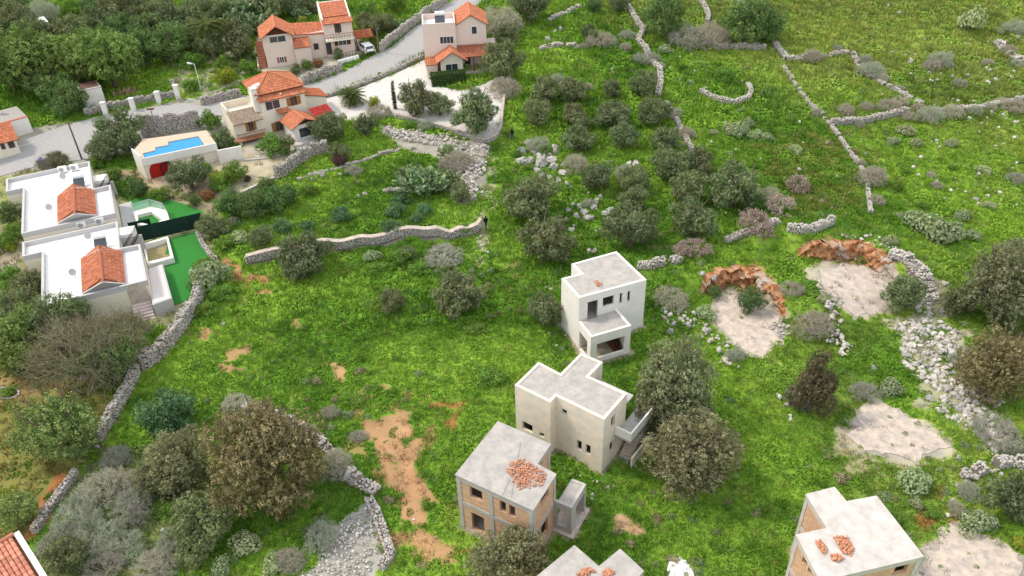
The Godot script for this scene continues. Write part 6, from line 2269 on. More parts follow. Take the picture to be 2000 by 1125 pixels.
func twin_house(label: String, pts: Array, gab: Array, y: float, gy: float, extras: Callable) -> void:
	var q := poly_at(pts, y)
	var c := Vector2.ZERO
	for p in q:
		c += p / q.size()
	var o := thing("white_house", label, "house", Vector3(c.x, gy, c.y), "white twin houses")
	var body := MB.new()
	body.prism(q, gy - 1.0, y - 0.5)
	part(body, "wall", M.villa, o)
	var inner: PackedVector2Array = Geometry2D.offset_polygon(q, -0.24)[0]
	var dk := MB.new()
	dk.prism(inner, y - 0.5, y - 0.42)
	part(dk, "flat_roof", M.roofwhite, o)
	var n := q.size()
	var cw := Geometry2D.is_polygon_clockwise(q)
	var mb := MB.new()
	for i in n:
		var a := q[i]
		var b := q[(i + 1) % n]
		var u := (b - a).normalized()
		var inw := Vector2(-u.y, u.x)
		if not Geometry2D.is_point_in_polygon((a + b) * 0.5 + inw * 0.05, q):
			inw = -inw
		var start_convex := (q[(i + n - 1) % n] - a).dot(inw) > 0
		var end_convex := (q[(i + 2) % n] - b).dot(inw) > 0
		wall_holes(mb, a, b, y - 0.5, y + 0.12, inw, 0.24, [], 0.24 if start_convex else 0.0, a.distance_to(b) + (0.0 if end_convex else 0.24))
	part(mb, "parapet", M.palegrey, o)
	# the tiled gable rising out of the flat roof: eave left back/front, ridge back/front, eave right back/front
	var ye := y - 0.1
	var yr := y + 1.15
	var p := []
	for i in 6:
		p.append(at(gab[i][0], gab[i][1], yr if i in [2, 3] else ye))
	var t := MB.new()
	slope(t, p[0], p[1], p[3], p[2], Color(0.52, 0.19, 0.11), 0.25, 0.3, 0.42)
	slope(t, p[5], p[4], p[2], p[3], Color(0.52, 0.19, 0.11), 0.25, 0.3, 0.42)
	var rf := part(t, "tiled_roof", M.tile, o)
	var rd := MB.new()
	rd.tube(p[2] + Vector3(0, 0.06, 0), p[3] + Vector3(0, 0.06, 0), 0.14, 0.14, 6, Color(0.42, 0.16, 0.1), true)
	part(rd, "ridge_tiles", M.tile, rf)
	var gw := MB.new()
	for e in [[0, 2, 4], [1, 3, 5]]:
		var a: Vector3 = p[e[0]]
		var b: Vector3 = p[e[1]]
		var d: Vector3 = p[e[2]]
		var th: Vector3 = (p[1] - p[0]).normalized() * 0.2 * (1.0 if e[0] == 1 else -1.0)
		var up := Vector3(0, 0.1, 0)
		var dn := Vector3(0, -0.5, 0)
		gw.tri(a + th + up, b + th + up, d + th + up)
		gw.quad(a + th + dn, a + th + up, d + th + up, d + th + dn)
		gw.quad(a + up, b + up, b + th + up, a + th + up)
		gw.quad(b + up, d + up, d + th + up, b + th + up)
		gw.quad(a + dn, a + up, a + th + up, a + th + dn)
		gw.quad(d + dn, d + up, d + th + up, d + th + dn)
	part(gw, "gable_wall", M.palegrey, o)
	clear_ground(q, 0.3)
	extras.call(o, q, y)

func ac_unit(px: Array, y: float, label: String) -> void:
	var p := at(px[0], px[1], y)
	var o := thing("air_conditioner", label, "air conditioner", p, "rooftop air conditioners")
	var u := Vector3(0.95, 0, -0.3).normalized()
	var w := Vector3(u.z, 0, -u.x)
	var mb := MB.new()
	mb.box(p - u * 0.5 + Vector3(0, 0.12, 0), u * 1.0, Vector3(0, 0.75, 0), w * 0.38)
	part(mb, "casing", M.whitemetal, o)
	var f := MB.new()
	var c := p + u * -0.12 + Vector3(0, 0.5, 0) - w * 0.012
	f.tube(c, c - w * 0.03, 0.29, 0.27, 14, Color.WHITE, true)
	part(f, "fan_grille", M.greymetal, o)
	for e in [-0.38, 0.3]:
		var l := MB.new()
		l.box(p + u * e - Vector3(0, 0.1, 0), u * 0.08, Vector3(0, 0.22, 0), w * 0.38)
		part(l, "foot", M.greymetal, o)

func roof_vent(px: Array, y: float, label: String) -> void:
	var p := at(px[0], px[1], y)
	var o := thing("satellite_dish", label, "satellite dish", p, "rooftop dishes")
	var m := MB.new()
	m.tube(p - Vector3(0, 0.1, 0), p + Vector3(0, 0.9, 0), 0.04, 0.04, 5)
	part(m, "mast", M.greymetal, o)
	var d := MB.new()
	var c := p + Vector3(0.05, 1.0, 0.1)
	var n := Vector3(0.1, 0.35, 1).normalized()
	var s := n.cross(Vector3.UP).normalized()
	var t := n.cross(s)
	for r in 3:
		for k in 12:
			var r0 := 0.14 * r
			var r1 := 0.14 * (r + 1)
			var f := func(rr: float, i: int) -> Vector3: return c + (s * cos(TAU * i / 12.0) + t * sin(TAU * i / 12.0)) * rr + n * rr * rr * 0.9
			d.quad(f.call(r0, k), f.call(r1, k), f.call(r1, k + 1), f.call(r0, k + 1))
	part(d, "dish", M.palegrey, o)

func white_twins() -> void:
	var z := zm(0, 300, 6.25)
	var gy := ht(-40, -78)
	var y := gy + 3.5
	twin_house("white flat-roofed house nearer the village road with tiled gable", [[175, 316], [183, 370], [216, 362], [226, 418], [42, 458], [45, 369], [12, 376], [12, 351]],
		[z.call(705, 522), z.call(710, 850), z.call(905, 425), z.call(915, 735), z.call(1145, 440), z.call(1180, 755)], y, gy, func(_o, _q, _y): pass)
	ac_unit(z.call(775, 240), y - 0.4, "left air conditioner by the road parapet of white house")
	ac_unit(z.call(920, 215), y - 0.4, "right air conditioner by the road parapet of white house")
	roof_vent(z.call(805, 355), y - 0.4, "small dish behind the gable of the roadside white house")
	roof_vent(z.call(640, 735), y - 0.4, "small dish beside the tile edge of the roadside white house")
	var u := Vector3(0.96, 0, -0.28)
	var w := Vector3(u.z, 0, -u.x)
	var sp: Array = z.call(985, 395)
	solar("behind the roadside white house gable", at(sp[0], sp[1], y - 0.4), u, w, 0.8)
	var k := zm(60, 420, 5.113)
	var y2 := y - 0.5
	twin_house("white flat-roofed house with front arch, behind the bare trees", [[230, 434], [235, 486], [274, 478], [288, 549], [81, 600], [82, 494], [44, 503], [44, 475]],
		[k.call(505, 440), k.call(520, 785), k.call(690, 355), k.call(720, 670), k.call(910, 360), k.call(945, 685)], y2, gy - 0.3, func(o: Node3D, q: PackedVector2Array, yy: float):
			# arch and steps on the front
			var a := Vector3(q[3].x, 0, q[3].y)
			var b := Vector3(q[4].x, 0, q[4].y)
			var d := (b - a).normalized()
			var n := Vector3(-d.z, 0, d.x)
			if n.z < 0:
				n = -n
			var c := a + d * 1.25 + Vector3(0, gy + 0.65, 0) + n * 0.03
			var am := MB.new()
			var pts := PackedVector2Array([Vector2(-0.95, 0)])
			for t in 13:
				var an := PI - PI * t / 12.0
				pts.append(Vector2(cos(an) * 0.95, 1.5 + sin(an) * 0.95))
			pts.append(Vector2(0.95, 0))
			for t in range(1, pts.size() - 1):
				am.tri(c + d * pts[0].x + Vector3(0, pts[0].y, 0), c + d * pts[t].x + Vector3(0, pts[t].y, 0), c + d * pts[t + 1].x + Vector3(0, pts[t + 1].y, 0))
			part(am, "arched_niche", M.pad, o)
			var sm := MB.new()
			for i in 6:
				sm.box(c - d * 0.95 + n * (0.02 + 0.36 * i) - Vector3(0, 1.5, 0), d * 1.9, Vector3(0, 1.5 - 0.17 * i, 0), n * 0.36)
			part(sm, "front_steps", mottled(0.58, 0.49, 0.46, 0.1, 1.0, 63), o))
	ac_unit(k.call(520, 140), y2 - 0.4, "left air conditioner against the gable wall between white houses")
	ac_unit(k.call(700, 100), y2 - 0.4, "right air conditioner against the gable wall between white houses")
	roof_vent(k.call(605, 275), y2 - 0.4, "small dish behind the gable of the arched white house")
	roof_vent(k.call(455, 640), y2 - 0.4, "small dish beside the tile edge of the arched white house")
	var s2: Array = k.call(715, 320)
	solar("behind the arched white house gable", at(s2[0], s2[1], y2 - 0.4), u, w, 0.8)
	# turf, patios, plunge pools, screens
	var z4 := zm(0, 280, 3.309)
	sheet([z4.call(850, 370), z4.call(1000, 345), z4.call(1180, 390), z4.call(1310, 440), z4.call(1300, 520), z4.call(900, 560), z4.call(780, 400)], 0.06, "artificial_turf", M.turf, 0.0)
	sheet([z4.call(1090, 620), z4.call(1285, 572), z4.call(1300, 640), z4.call(1365, 765), z4.call(1235, 830), z4.call(1255, 1000), z4.call(1120, 1052), z4.call(1070, 860), z4.call(1060, 760)], 0.065, "artificial_turf", M.turf, 0.0)
	sheet([z4.call(770, 400), z4.call(850, 380), z4.call(890, 520), z4.call(800, 560)], 0.12, "patio", M.palegrey, 0.0)
	plunge("six-sided plunge pool with white deck and glass fence", [z4.call(862, 440), z4.call(975, 408), z4.call(1060, 430), z4.call(1100, 500), z4.call(985, 545), z4.call(885, 520)], [z4.call(888, 462), z4.call(975, 440), z4.call(1048, 492), z4.call(985, 528), z4.call(892, 508)], true)
	plunge("square plunge pool with white rim beside the turf", [z4.call(918, 648), z4.call(1085, 600), z4.call(1122, 738), z4.call(955, 785)], [z4.call(938, 655), z4.call(1075, 615), z4.call(1100, 730), z4.call(955, 765)], false)
	var pa := thing("raised_patio", "grey-sided raised patio at the turf edge", "patio", gp(322, 560))
	var pq := poly_at([z4.call(955, 812), z4.call(1050, 780), z4.call(1110, 1000), z4.call(985, 1045)], gy + 1.2)
	var pm := MB.new()
	pm.prism(pq, gy - 1.0, gy + 1.2)
	part(pm, "wall", M.palegrey, pa)
	var pf := MB.new()
	pf.prism(Geometry2D.offset_polygon(pq, -0.15)[0], gy + 1.2, gy + 1.24)
	part(pf, "paving", mottled(0.6, 0.54, 0.52, 0.08, 2.0, 64), pa)
	clear_ground(pq)
	for e in [["dark green windbreak screen across the turf", [z4.call(900, 640), z4.call(1115, 592), z4.call(1320, 545)], 2.0, 3], ["short dark green screen beside the six-sided pool", [z4.call(840, 560), z4.call(978, 530)], 0.9, 2]]:
		var pts: Array = e[1]
		var o := thing("windbreak_screen", e[0], "screen", gp(pts[0][0], pts[0][1]), "green screens")
		for i in pts.size() - 1:
			var a := gp(pts[i][0], pts[i][1])
			var b := gp(pts[i + 1][0], pts[i + 1][1])
			var m := MB.new()
			var n := Vector3((b - a).z, 0, -(b - a).x).normalized() * 0.03
			m.box(a + Vector3(0, 0.08, 0), b - a, Vector3(0, e[2], 0), n)
			part(m, "mesh_panel", M.screen, o)
			for t in e[3]:
				var pp := a.lerp(b, float(t) / (e[3] - 1 if e[3] > 1 else 1))
				var pb := MB.new()
				pb.tube(pp - Vector3(0, 0.2, 0), pp + Vector3(0, e[2] + 0.15, 0), 0.035, 0.035, 5)
				part(pb, "post", M.metal, o)
	# iron stair cages between the wings
	for e in [["black iron stair cage by the roadside white house", z.call(1230, 400), y], ["black iron stair cage by the arched white house", k.call(985, 300), y2]]:
		var p := gp(e[1][0], e[1][1], 2.0)
		p.y = gy
		var o := thing("iron_staircase", e[0], "staircase", p, "iron stair cages")
		var wl := MB.new()
		wl.box(p + u * -1.2 + w * 0.9, u * 2.6, Vector3(0, 2.6, 0), w * 0.15)
		part(wl, "back_wall", M.palegrey, o)
		var tm := MB.new()
		for i in 11:
			tm.box(p + u * (-1.1 + 0.2 * i) + Vector3(0, 0.25 + 0.25 * i, 0), u * 0.24, Vector3(0, 0.04, 0), w * 0.85)
		part(tm, "treads", M.metal, o)
		var rm := MB.new()
		for s in [0.0, 0.85]:
			rm.tube(p - u * 1.1 + w * s + Vector3(0, 1.2, 0), p + u * 1.1 + w * s + Vector3(0, 3.9, 0), 0.035, 0.035, 4)
			rm.tube(p - u * 1.1 + w * s + Vector3(0, 0.2, 0), p + u * 1.1 + w * s + Vector3(0, 2.9, 0), 0.05, 0.05, 4)
		part(rm, "handrails", M.metal, o)
		var bx := MB.new()
		bx.box(p + u * -1.2 + w * 1.06, u * 1.8, Vector3(0, 2.9, 0), w * 1.8)
		part(bx, "stair_landing", M.white, o)

func plunge(label: String, outer: Array, inner: Array, fence: bool) -> void:
	var g := gp(outer[0][0], outer[0][1])
	var y := g.y + 0.55
	var o := thing("plunge_pool", label, "pool", g)
	var qo := poly_at(outer, y)
	var qi := poly_at(inner, y)
	var mb := MB.new()
	deck_with_hole(mb, qo, qi, g.y - 0.5, y)
	part(mb, "pool_deck", M.white, o)
	var fl := MB.new()
	fl.prism(Geometry2D.offset_polygon(qi, 0.02)[0], g.y - 0.5, g.y - 0.1)
	part(fl, "pool_floor", M.greenwater, o)
	clear_ground(qo)
	if fence:
		var gm := MB.new()
		var pm := MB.new()
		for i in 3:
			var a := Vector3(qo[i].x, y, qo[i].y)
			var b := Vector3(qo[i + 1].x, y, qo[i + 1].y)
			var n := Vector3((b - a).z, 0, -(b - a).x).normalized() * 0.015
			gm.box(a, b - a, Vector3(0, 1.0, 0), n)
			pm.tube(a + Vector3(0, 1.03, 0), b + Vector3(0, 1.03, 0), 0.03, 0.03, 4)
			pm.tube(a, a + Vector3(0, 1.05, 0), 0.03, 0.03, 4)
			pm.tube(b, b + Vector3(0, 1.05, 0), 0.03, 0.03, 4)
		part(gm, "glass_panel", M.fenceglass, o)
		part(pm, "fence_rail", M.greymetal, o)

func village_houses() -> void:
	var z := zm(0, 130, 5.625)
	# white house with stone parapet
	var bp: Array = z.call(165, 785)
	var g := gp(bp[0], bp[1])
	var b: Array = z.call(75, 618)
	var y1 := lift(g, b[0], b[1])
	var o := thing("village_house", "white village house with stone parapet by the road", "house", g)
	var f := blk(b, z.call(302, 556), y1, 5.5, g.y)
	f.o -= f.u * 4.0
	f.L += 4.0
	solid(o, f, M.white)
	var pr := MB.new()
	pr.box(P3(f, 0, 0.0, y1 + 0.001), f.u * f.L, Vector3(0, 0.12, 0), f.w * 0.4)
	part(pr, "tile_edge", mottled(0.45, 0.16, 0.11, 0.2, 1.0, 65), o)
	var rf := MB.new()
	rf.box(P3(f, 0, 0.4, y1 + 0.001), f.u * f.L, Vector3(0, 0.1, 0), f.w * (f.D - 0.4))
	part(rf, "stone_roof", mottled(0.33, 0.31, 0.29, 0.25, 1.2, 66), o)
	var ch := MB.new()
	ch.box(P3(f, f.L * 0.55, 3.9, y1), f.u * 0.6, Vector3(0, 1.9, 0), f.w * 0.6)
	part(ch, "chimney", M.villa, o)
	# tiled house at the lane corner
	var c: Array = z.call(195, 880)
	var g2 := gp(z.call(238, 940)[0], z.call(238, 940)[1])
	var y2 := lift(g2, z.call(165, 775)[0], z.call(165, 775)[1])
	var o2 := thing("village_house", "small tiled house with yellow windows at the lane corner", "house", g2)
	var f2 := blk(z.call(-250, 890), z.call(165, 785), y2, 5.0, g2.y)
	solid(o2, f2, M.cream)
	gable(o2, f2, 1.3, 0.35, TILE, M.cream, "u")
	window(o2, f2, "f", z.call(0, 845), z.call(60, 900), M.darkwood, null, 1)
	window(o2, f2, "f", z.call(80, 825), z.call(165, 880), M.darkwood, null, 1)
	# white garage
	var g3_ := gp(z.call(935, 462)[0], z.call(935, 462)[1])
	var y3 := lift(g3_, z.call(885, 275)[0], z.call(885, 275)[1])
	var o3 := thing("garage", "white garage with rust-brown roof under the pines", "garage", g3_)
	var f3 := blk(z.call(885, 275), z.call(1110, 225), y3, 3.6, g3_.y)
	solid(o3, f3, M.white)
	var r3 := MB.new()
	r3.box(P3(f3, 0.15, 0.35, y3 + 0.001), f3.u * (f3.L - 0.3), Vector3(0, 0.08, 0), f3.w * (f3.D - 0.5))
	part(r3, "rusty_roof", mottled(0.16, 0.09, 0.075, 0.35, 1.4, 67), o3)
	var r4 := MB.new()
	r4.box(P3(f3, -0.05, -0.05, y3), f3.u * (f3.L + 0.1), Vector3(0, 0.14, 0), f3.w * 0.36)
	part(r4, "coping", M.palegrey, o3)
	# hut in the wood
	var g4 := gp(85, 62)
	var o4 := thing("garden_hut", "small white hut among the olive trees of the wood", "hut", g4)
	var f4 := blk([78, 45], [94, 42], g4.y + 2.6, 4.0, g4.y)
	solid(o4, f4, M.white)
	# firewood beside the garage
	var wd := thing("log_pile", "stacked firewood logs beside the white garage", "firewood", gp(232, 192))
	var lm := MB.new()
	var a := gp(222, 192)
	var d := (gp(250, 186) - a).normalized()
	for k in 46:
		var p := a + d * rng.randf_range(0, 3.4) + Vector3(0, rng.randf_range(0.1, 0.9), 0)
		var t := rng.randf_range(0.6, 1.2)
		lm.tube(p, p + Vector3(d.z, rng.randf_range(-0.1, 0.1), -d.x) * 0.9, 0.13, 0.12, 6, Color(0.36 * t, 0.24 * t, 0.15 * t), true)
	part(lm, "logs", M.paint, wd, "stuff")
	# corner house at the bottom with single tiles
	var zz := zm(0, 825, 3.75)
	var y5 := 6.4
	var p0 := at(-70, 1100, y5 + 0.9)
	var p1 := at(27, 1044, y5 + 0.9)
	var e := at(56, 1135, y5 - 0.9)
	var uu := (p1 - p0)
	uu.y = 0
	uu = uu.normalized()
	var ww := Vector3(uu.z, 0, -uu.x)
	if ww.dot(e - p1) < 0:
		ww = -ww
	var o5 := thing("tiled_house", "corner of a house with clay pantiles and white verge", "house", Vector3(p1.x, 0, p1.z))
	var body := MB.new()
	body.box(Vector3(p1.x, -0.5, p1.z) - uu * 8.0, uu * 7.9, Vector3(0, y5 + 0.2, 0), ww * 6.0)
	part(body, "wall", M.white, o5)
	var dn := (ww * 0.94 + Vector3(0, -0.34, 0)).normalized()
	var nn := dn.cross(uu).normalized()
	if nn.y < 0:
		nn = -nn
	var tm := MB.new()
	for k in 5:
		var a0 := PI * k / 5.0
		var a1 := PI * (k + 1) / 5.0
		tm.quad(Vector3(-cos(a0) * 0.14, sin(a0) * 0.1 + 0.03, 0.0), Vector3(-cos(a1) * 0.14, sin(a1) * 0.1 + 0.03, 0.0), Vector3(-cos(a1) * 0.125, sin(a1) * 0.085, -0.44), Vector3(-cos(a0) * 0.125, sin(a0) * 0.085, -0.44))
	var tmesh := tm.mesh()
	var mats := []
	for k in 4:
		var t: float = [0.9, 1.05, 1.15, 0.8][k]
		mats.append(mottled(0.58 * t, 0.24 * t, 0.16 * t, 0.12, 0.7, 80 + k))
	var bs := MB.new()
	bs.quad(p1, p1 - uu * 8.2, p1 - uu * 8.2 + dn * 6.2, p1 + dn * 6.2)
	var rb := part(bs, "roof_boards", M.darkwood, o5)
	for r in 12:
		for s in 20:
			if r * 20 + s >= 240:
				continue
			var q := p1 - uu * (0.3 + s * 0.29) + dn * (0.42 + r * 0.4) + nn * 0.04
			var mi := MeshInstance3D.new()
			mi.name = "tile"
			mi.mesh = tmesh
			mi.material_override = mats[rng.randi() % 4]
			mi.transform = Transform3D(Basis(uu, nn, dn), q - o5.position)
			rb.add_child(mi, true)
	var vg := MB.new()
	vg.box(p1 + uu * 0.0 - nn * 0.2, uu * 0.35, nn * 0.35, dn * 6.2)
	part(vg, "verge", M.white, o5)
	var rg := MB.new()
	rg.tube(p1 + nn * 0.1, p1 - uu * 8.0 + nn * 0.1, 0.15, 0.15, 7, Color(0.5, 0.2, 0.13), true)
	part(rg, "ridge_tiles", M.tile, o5)

# ---------------------------------------------------------------- vehicles, poles, people, small things
func car(p: Vector3, head: float, label: String) -> void:
	var o := thing("parked_car", label, "car", p, "parked cars")
	o.rotation.y = head
	var prof := [[-2.05, 0.45], [-2.05, 0.85], [-1.95, 1.0], [-1.75, 1.35], [-1.5, 1.52], [0.2, 1.55], [0.55, 1.45], [1.15, 1.0], [1.95, 0.85], [2.08, 0.6], [2.05, 0.35], [-2.0, 0.3]]
	var mb := MB.new()
	var w := func(y: float) -> float: return 0.88 if y < 1.0 else lerpf(0.88, 0.66, (y - 1.0) / 0.55)
	var m := prof.size()
	for i in m:
		var a: Array = prof[i]
		var b: Array = prof[(i + 1) % m]
		mb.quad(Vector3(-w.call(a[1]), a[1], -a[0]), Vector3(-w.call(b[1]), b[1], -b[0]), Vector3(w.call(b[1]), b[1], -b[0]), Vector3(w.call(a[1]), a[1], -a[0]))
	for s in [-1.0, 1.0]:
		var c := Vector3(s * 0.8, 0.8, 0)
		for i in m:
			var a: Array = prof[i]
			var b: Array = prof[(i + 1) % m]
			var pa := Vector3(s * w.call(a[1]), a[1], -a[0])
			var pb := Vector3(s * w.call(b[1]), b[1], -b[0])
			var cc := Vector3(s * 0.88, 0.8, 0)
			if s > 0:
				mb.tri(cc, pb, pa)
			else:
				mb.tri(cc, pa, pb)
	var am := MeshInstance3D.new()
	am.name = "body"
	am.mesh = mb.mesh()
	am.material_override = M.carpaint
	o.add_child(am, true)
	var add := func(called: String, mm: MB, mat: Material, par: Node) -> Node:
		var n := MeshInstance3D.new()
		n.name = called
		n.mesh = mm.mesh()
		n.material_override = mat
		par.add_child(n, true)
		return n
	var g := MB.new()
	g.quad(Vector3(-0.72, 1.04, 1.97), Vector3(-0.62, 1.42, 1.73), Vector3(0.62, 1.42, 1.73), Vector3(0.72, 1.04, 1.97))
	add.call("rear_window", g, M.glass, o)
	g = MB.new()
	g.quad(Vector3(0.7, 1.06, -1.1), Vector3(0.6, 1.45, -0.62), Vector3(-0.6, 1.45, -0.62), Vector3(-0.7, 1.06, -1.1))
	add.call("windscreen", g, M.glass, o)
	for s in [-1.0, 1.0]:
		g = MB.new()
		for e in [[-1.55, -0.35], [-0.27, 0.85]]:
			var y0 := 1.03
			var y1 := 1.42
			var q := [Vector3(s * (w.call(y0) + 0.012), y0, -e[0]), Vector3(s * (w.call(y1) + 0.012), y1, -e[0] + (0.12 if e[0] < -1 else 0.0) * -1), Vector3(s * (w.call(y1) + 0.012), y1, -e[1] + (0.35 if e[1] > 0.5 else 0.0)), Vector3(s * (w.call(y0) + 0.012), y0, -e[1])]
			g.quad(q[0], q[1], q[2], q[3])
		add.call("side_windows", g, M.glass, o)
		var t := MB.new()
		t.box(Vector3(s * 0.74 - 0.12, 0.82, 2.0), Vector3(0.24, 0, 0), Vector3(0, 0.2, 0), Vector3(0, 0, 0.07))
		add.call("tail_light", t, M.red, o)
		for zz in [-1.28, 1.25]:
			var wm := MB.new()
			wm.tube(Vector3(s * 0.68, 0.32, zz), Vector3(s * 0.91, 0.32, zz), 0.33, 0.33, 14, Color.WHITE, true)
			var wn: Node = add.call("wheel", wm, M.metal, o)
			var rm := MB.new()
			rm.tube(Vector3(s * 0.9, 0.32, zz), Vector3(s * 0.925, 0.32, zz), 0.2, 0.18, 10, Color.WHITE, true)
			add.call("rim", rm, M.greymetal, wn)
	var bm := MB.new()
	bm.box(Vector3(-0.8, 0.32, 2.0), Vector3(1.6, 0, 0), Vector3(0, 0.3, 0), Vector3(0, 0, 0.09))
	add.call("rear_bumper", bm, M.metal, o)
	var pm := MB.new()
	pm.box(Vector3(-0.26, 0.68, 2.03), Vector3(0.52, 0, 0), Vector3(0, 0.12, 0), Vector3(0, 0, 0.05))
	add.call("number_plate", pm, M.whitemetal, o)

func pole(px: Array, top: Array, label: String, thick: float) -> Vector3:
	var p := gp(px[0], px[1])
	var y := lift(p, top[0], top[1])
	var o := thing("utility_pole", label, "pole", p, "utility poles")
	var mb := MB.new()
	var t := Vector3(p.x, y, p.z)
	mb.tube(p - Vector3(0, 0.3, 0), t, thick, thick * 0.7, 8, Color.WHITE, true)
	part(mb, "pole", M.bark, o)
	var c := MB.new()
	c.box(t + Vector3(-0.5, -0.4, -0.05), Vector3(1.0, 0, 0), Vector3(0, 0.1, 0), Vector3(0, 0, 0.1))
	part(c, "crossarm", M.darkwood, o)
	return t - Vector3(0, 0.3, 0)

func wire(a: Vector3, b: Vector3, label: String) -> void:
	var mb := MB.new()
	var last := a
	for i in range(1, 15):
		var t := i / 14.0
		var p := a.lerp(b, t) - Vector3(0, 0.9 * 4 * t * (1 - t), 0)
		mb.tube(last, p, 0.028, 0.028, 4)
		last = p
	single(mb, "overhead_wire", M.palegrey, label, "wire", a, "overhead wires")

func field_mesh(bones: Array, cell: float, colour: Callable) -> MB:
	# one skin round tapered bones joined by a smooth minimum, meshed as surface nets
	var lo := Vector3(1e9, 1e9, 1e9)
	var hi := -lo
	for b in bones:
		for k in [0, 1]:
			var p: Vector3 = b[k]
			var r: float = b[2 + k]
			lo = lo.min(p - Vector3.ONE * (r + 0.06))
			hi = hi.max(p + Vector3.ONE * (r + 0.06))
	var nx := int((hi.x - lo.x) / cell) + 2
	var ny := int((hi.y - lo.y) / cell) + 2
	var nz := int((hi.z - lo.z) / cell) + 2
	var f := PackedFloat32Array()
	f.resize(nx * ny * nz)
	for k in nz:
		for j in ny:
			for i in nx:
				var p := lo + Vector3(i, j, k) * cell
				var s := 0.0
				for b in bones:
					var a: Vector3 = b[0]
					var d: Vector3 = b[1] - b[0]
					var t := clampf((p - a).dot(d) / maxf(1e-6, d.length_squared()), 0, 1)
					var dist := (p - a - d * t).length() - lerpf(b[2], b[3], t)
					s += exp(-dist * 45.0)
				f[(k * ny + j) * nx + i] = -log(maxf(s, 1e-20)) / 45.0
	var id := {}
	var vs := PackedVector3Array()
	for k in nz - 1:
		for j in ny - 1:
			for i in nx - 1:
				var sum := Vector3.ZERO
				var n := 0
				for e in [[0, 0, 0, 1, 0, 0], [0, 1, 0, 1, 1, 0], [0, 0, 1, 1, 0, 1], [0, 1, 1, 1, 1, 1], [0, 0, 0, 0, 1, 0], [1, 0, 0, 1, 1, 0], [0, 0, 1, 0, 1, 1], [1, 0, 1, 1, 1, 1], [0, 0, 0, 0, 0, 1], [1, 0, 0, 1, 0, 1], [0, 1, 0, 0, 1, 1], [1, 1, 0, 1, 1, 1]]:
					var va := f[((k + e[2]) * ny + j + e[1]) * nx + i + e[0]]
					var vb := f[((k + e[5]) * ny + j + e[4]) * nx + i + e[3]]
					if (va < 0) != (vb < 0):
						var t := va / (va - vb)
						sum += Vector3(e[0], e[1], e[2]).lerp(Vector3(e[3], e[4], e[5]), t)
						n += 1
				if n > 0:
					id[(k * ny + j) * nx + i] = vs.size()
					vs.append(lo + (Vector3(i, j, k) + sum / n) * cell)
	var mb := MB.new()
	for k in range(1, nz - 1):
		for j in range(1, ny - 1):
			for i in range(1, nx - 1):
				var at0 := (k * ny + j) * nx + i
				for ax in 3:
					var st: int = [1, nx, nx * ny][ax]
					if (f[at0] < 0) == (f[at0 + st] < 0):
						continue
					var s1: int = [nx, nx * ny, 1][ax]
					var s2: int = [nx * ny, 1, nx][ax]
					var q := [at0, at0 - s1, at0 - s1 - s2, at0 - s2]
					var ok := true
					for e in q:
						if not id.has(e):
							ok = false
					if not ok:
						continue
					var p := []
					for e in q:
						p.append(vs[id[e]])
					var col: Color = colour.call((p[0] + p[2]) * 0.5)
					if f[at0] < 0:
						mb.quad(p[3], p[2], p[1], p[0], col)
					else:
						mb.quad(p[0], p[1], p[2], p[3], col)
	return mb

func person(px: float, py: float, label: String, turn: float, lean: float) -> void:
	var p := gp(px, py)
	var o := thing("person", label, "person", p, "people walking in the fields")
	o.rotation.y = turn
	var b := []
	for s in [-1.0, 1.0]:
		var st: float = 0.16 * s * lean
		b.append([Vector3(0.09 * s, 0.92, 0), Vector3(0.1 * s, 0.5, -st * 0.7 - 0.02), 0.095, 0.065])
		b.append([Vector3(0.1 * s, 0.5, -st * 0.7 - 0.02), Vector3(0.1 * s, 0.09, -st + 0.03), 0.06, 0.045])
		b.append([Vector3(0.1 * s, 0.06, -st + 0.02), Vector3(0.11 * s, 0.045, -st - 0.15), 0.05, 0.04])
		b.append([Vector3(0.19 * s, 1.42, 0), Vector3(0.24 * s, 1.14, 0.04 + st * 0.4), 0.062, 0.05])
		b.append([Vector3(0.24 * s, 1.14, 0.04 + st * 0.4), Vector3(0.2 * s, 0.98, -0.16), 0.046, 0.034])
		b.append([Vector3(0.2 * s, 0.98, -0.16), Vector3(0.17 * s, 0.96, -0.25), 0.035, 0.022])
	b.append([Vector3(0, 0.95, 0), Vector3(0, 1.2, 0.01), 0.15, 0.14])
	b.append([Vector3(-0.09, 1.36, 0), Vector3(0.09, 1.36, 0), 0.13, 0.13])
	b.append([Vector3(0, 1.2, 0), Vector3(0, 1.36, 0), 0.14, 0.13])
	b.append([Vector3(0, 1.45, 0), Vector3(0, 1.56, -0.01), 0.055, 0.05])
	b.append([Vector3(0, 1.6, -0.015), Vector3(0, 1.68, 0), 0.08, 0.088])
	b.append([Vector3(0, 1.6, -0.09), Vector3(0, 1.625, -0.105), 0.016, 0.014])
	var mb := field_mesh(b, 0.03, func(q: Vector3) -> Color:
		if q.y < 0.11:
			return Color(0.03, 0.03, 0.03)
		if q.y < 0.97 and absf(q.x) < 0.16 + 0.02 and not (q.z < -0.17 and q.y > 0.85):
			return Color(0.03, 0.055, 0.12)
		if q.y > 1.52:
			return Color(0.02, 0.015, 0.012) if q.y > 1.66 or q.z > 0.0 else Color(0.42, 0.25, 0.18)
		if q.z < -0.19:
			return Color(0.42, 0.25, 0.18)
		return Color(0.012, 0.013, 0.017))
	var m := MeshInstance3D.new()
	m.name = "body"
	m.mesh = mb.mesh()
	m.material_override = M.paint
	o.add_child(m, true)

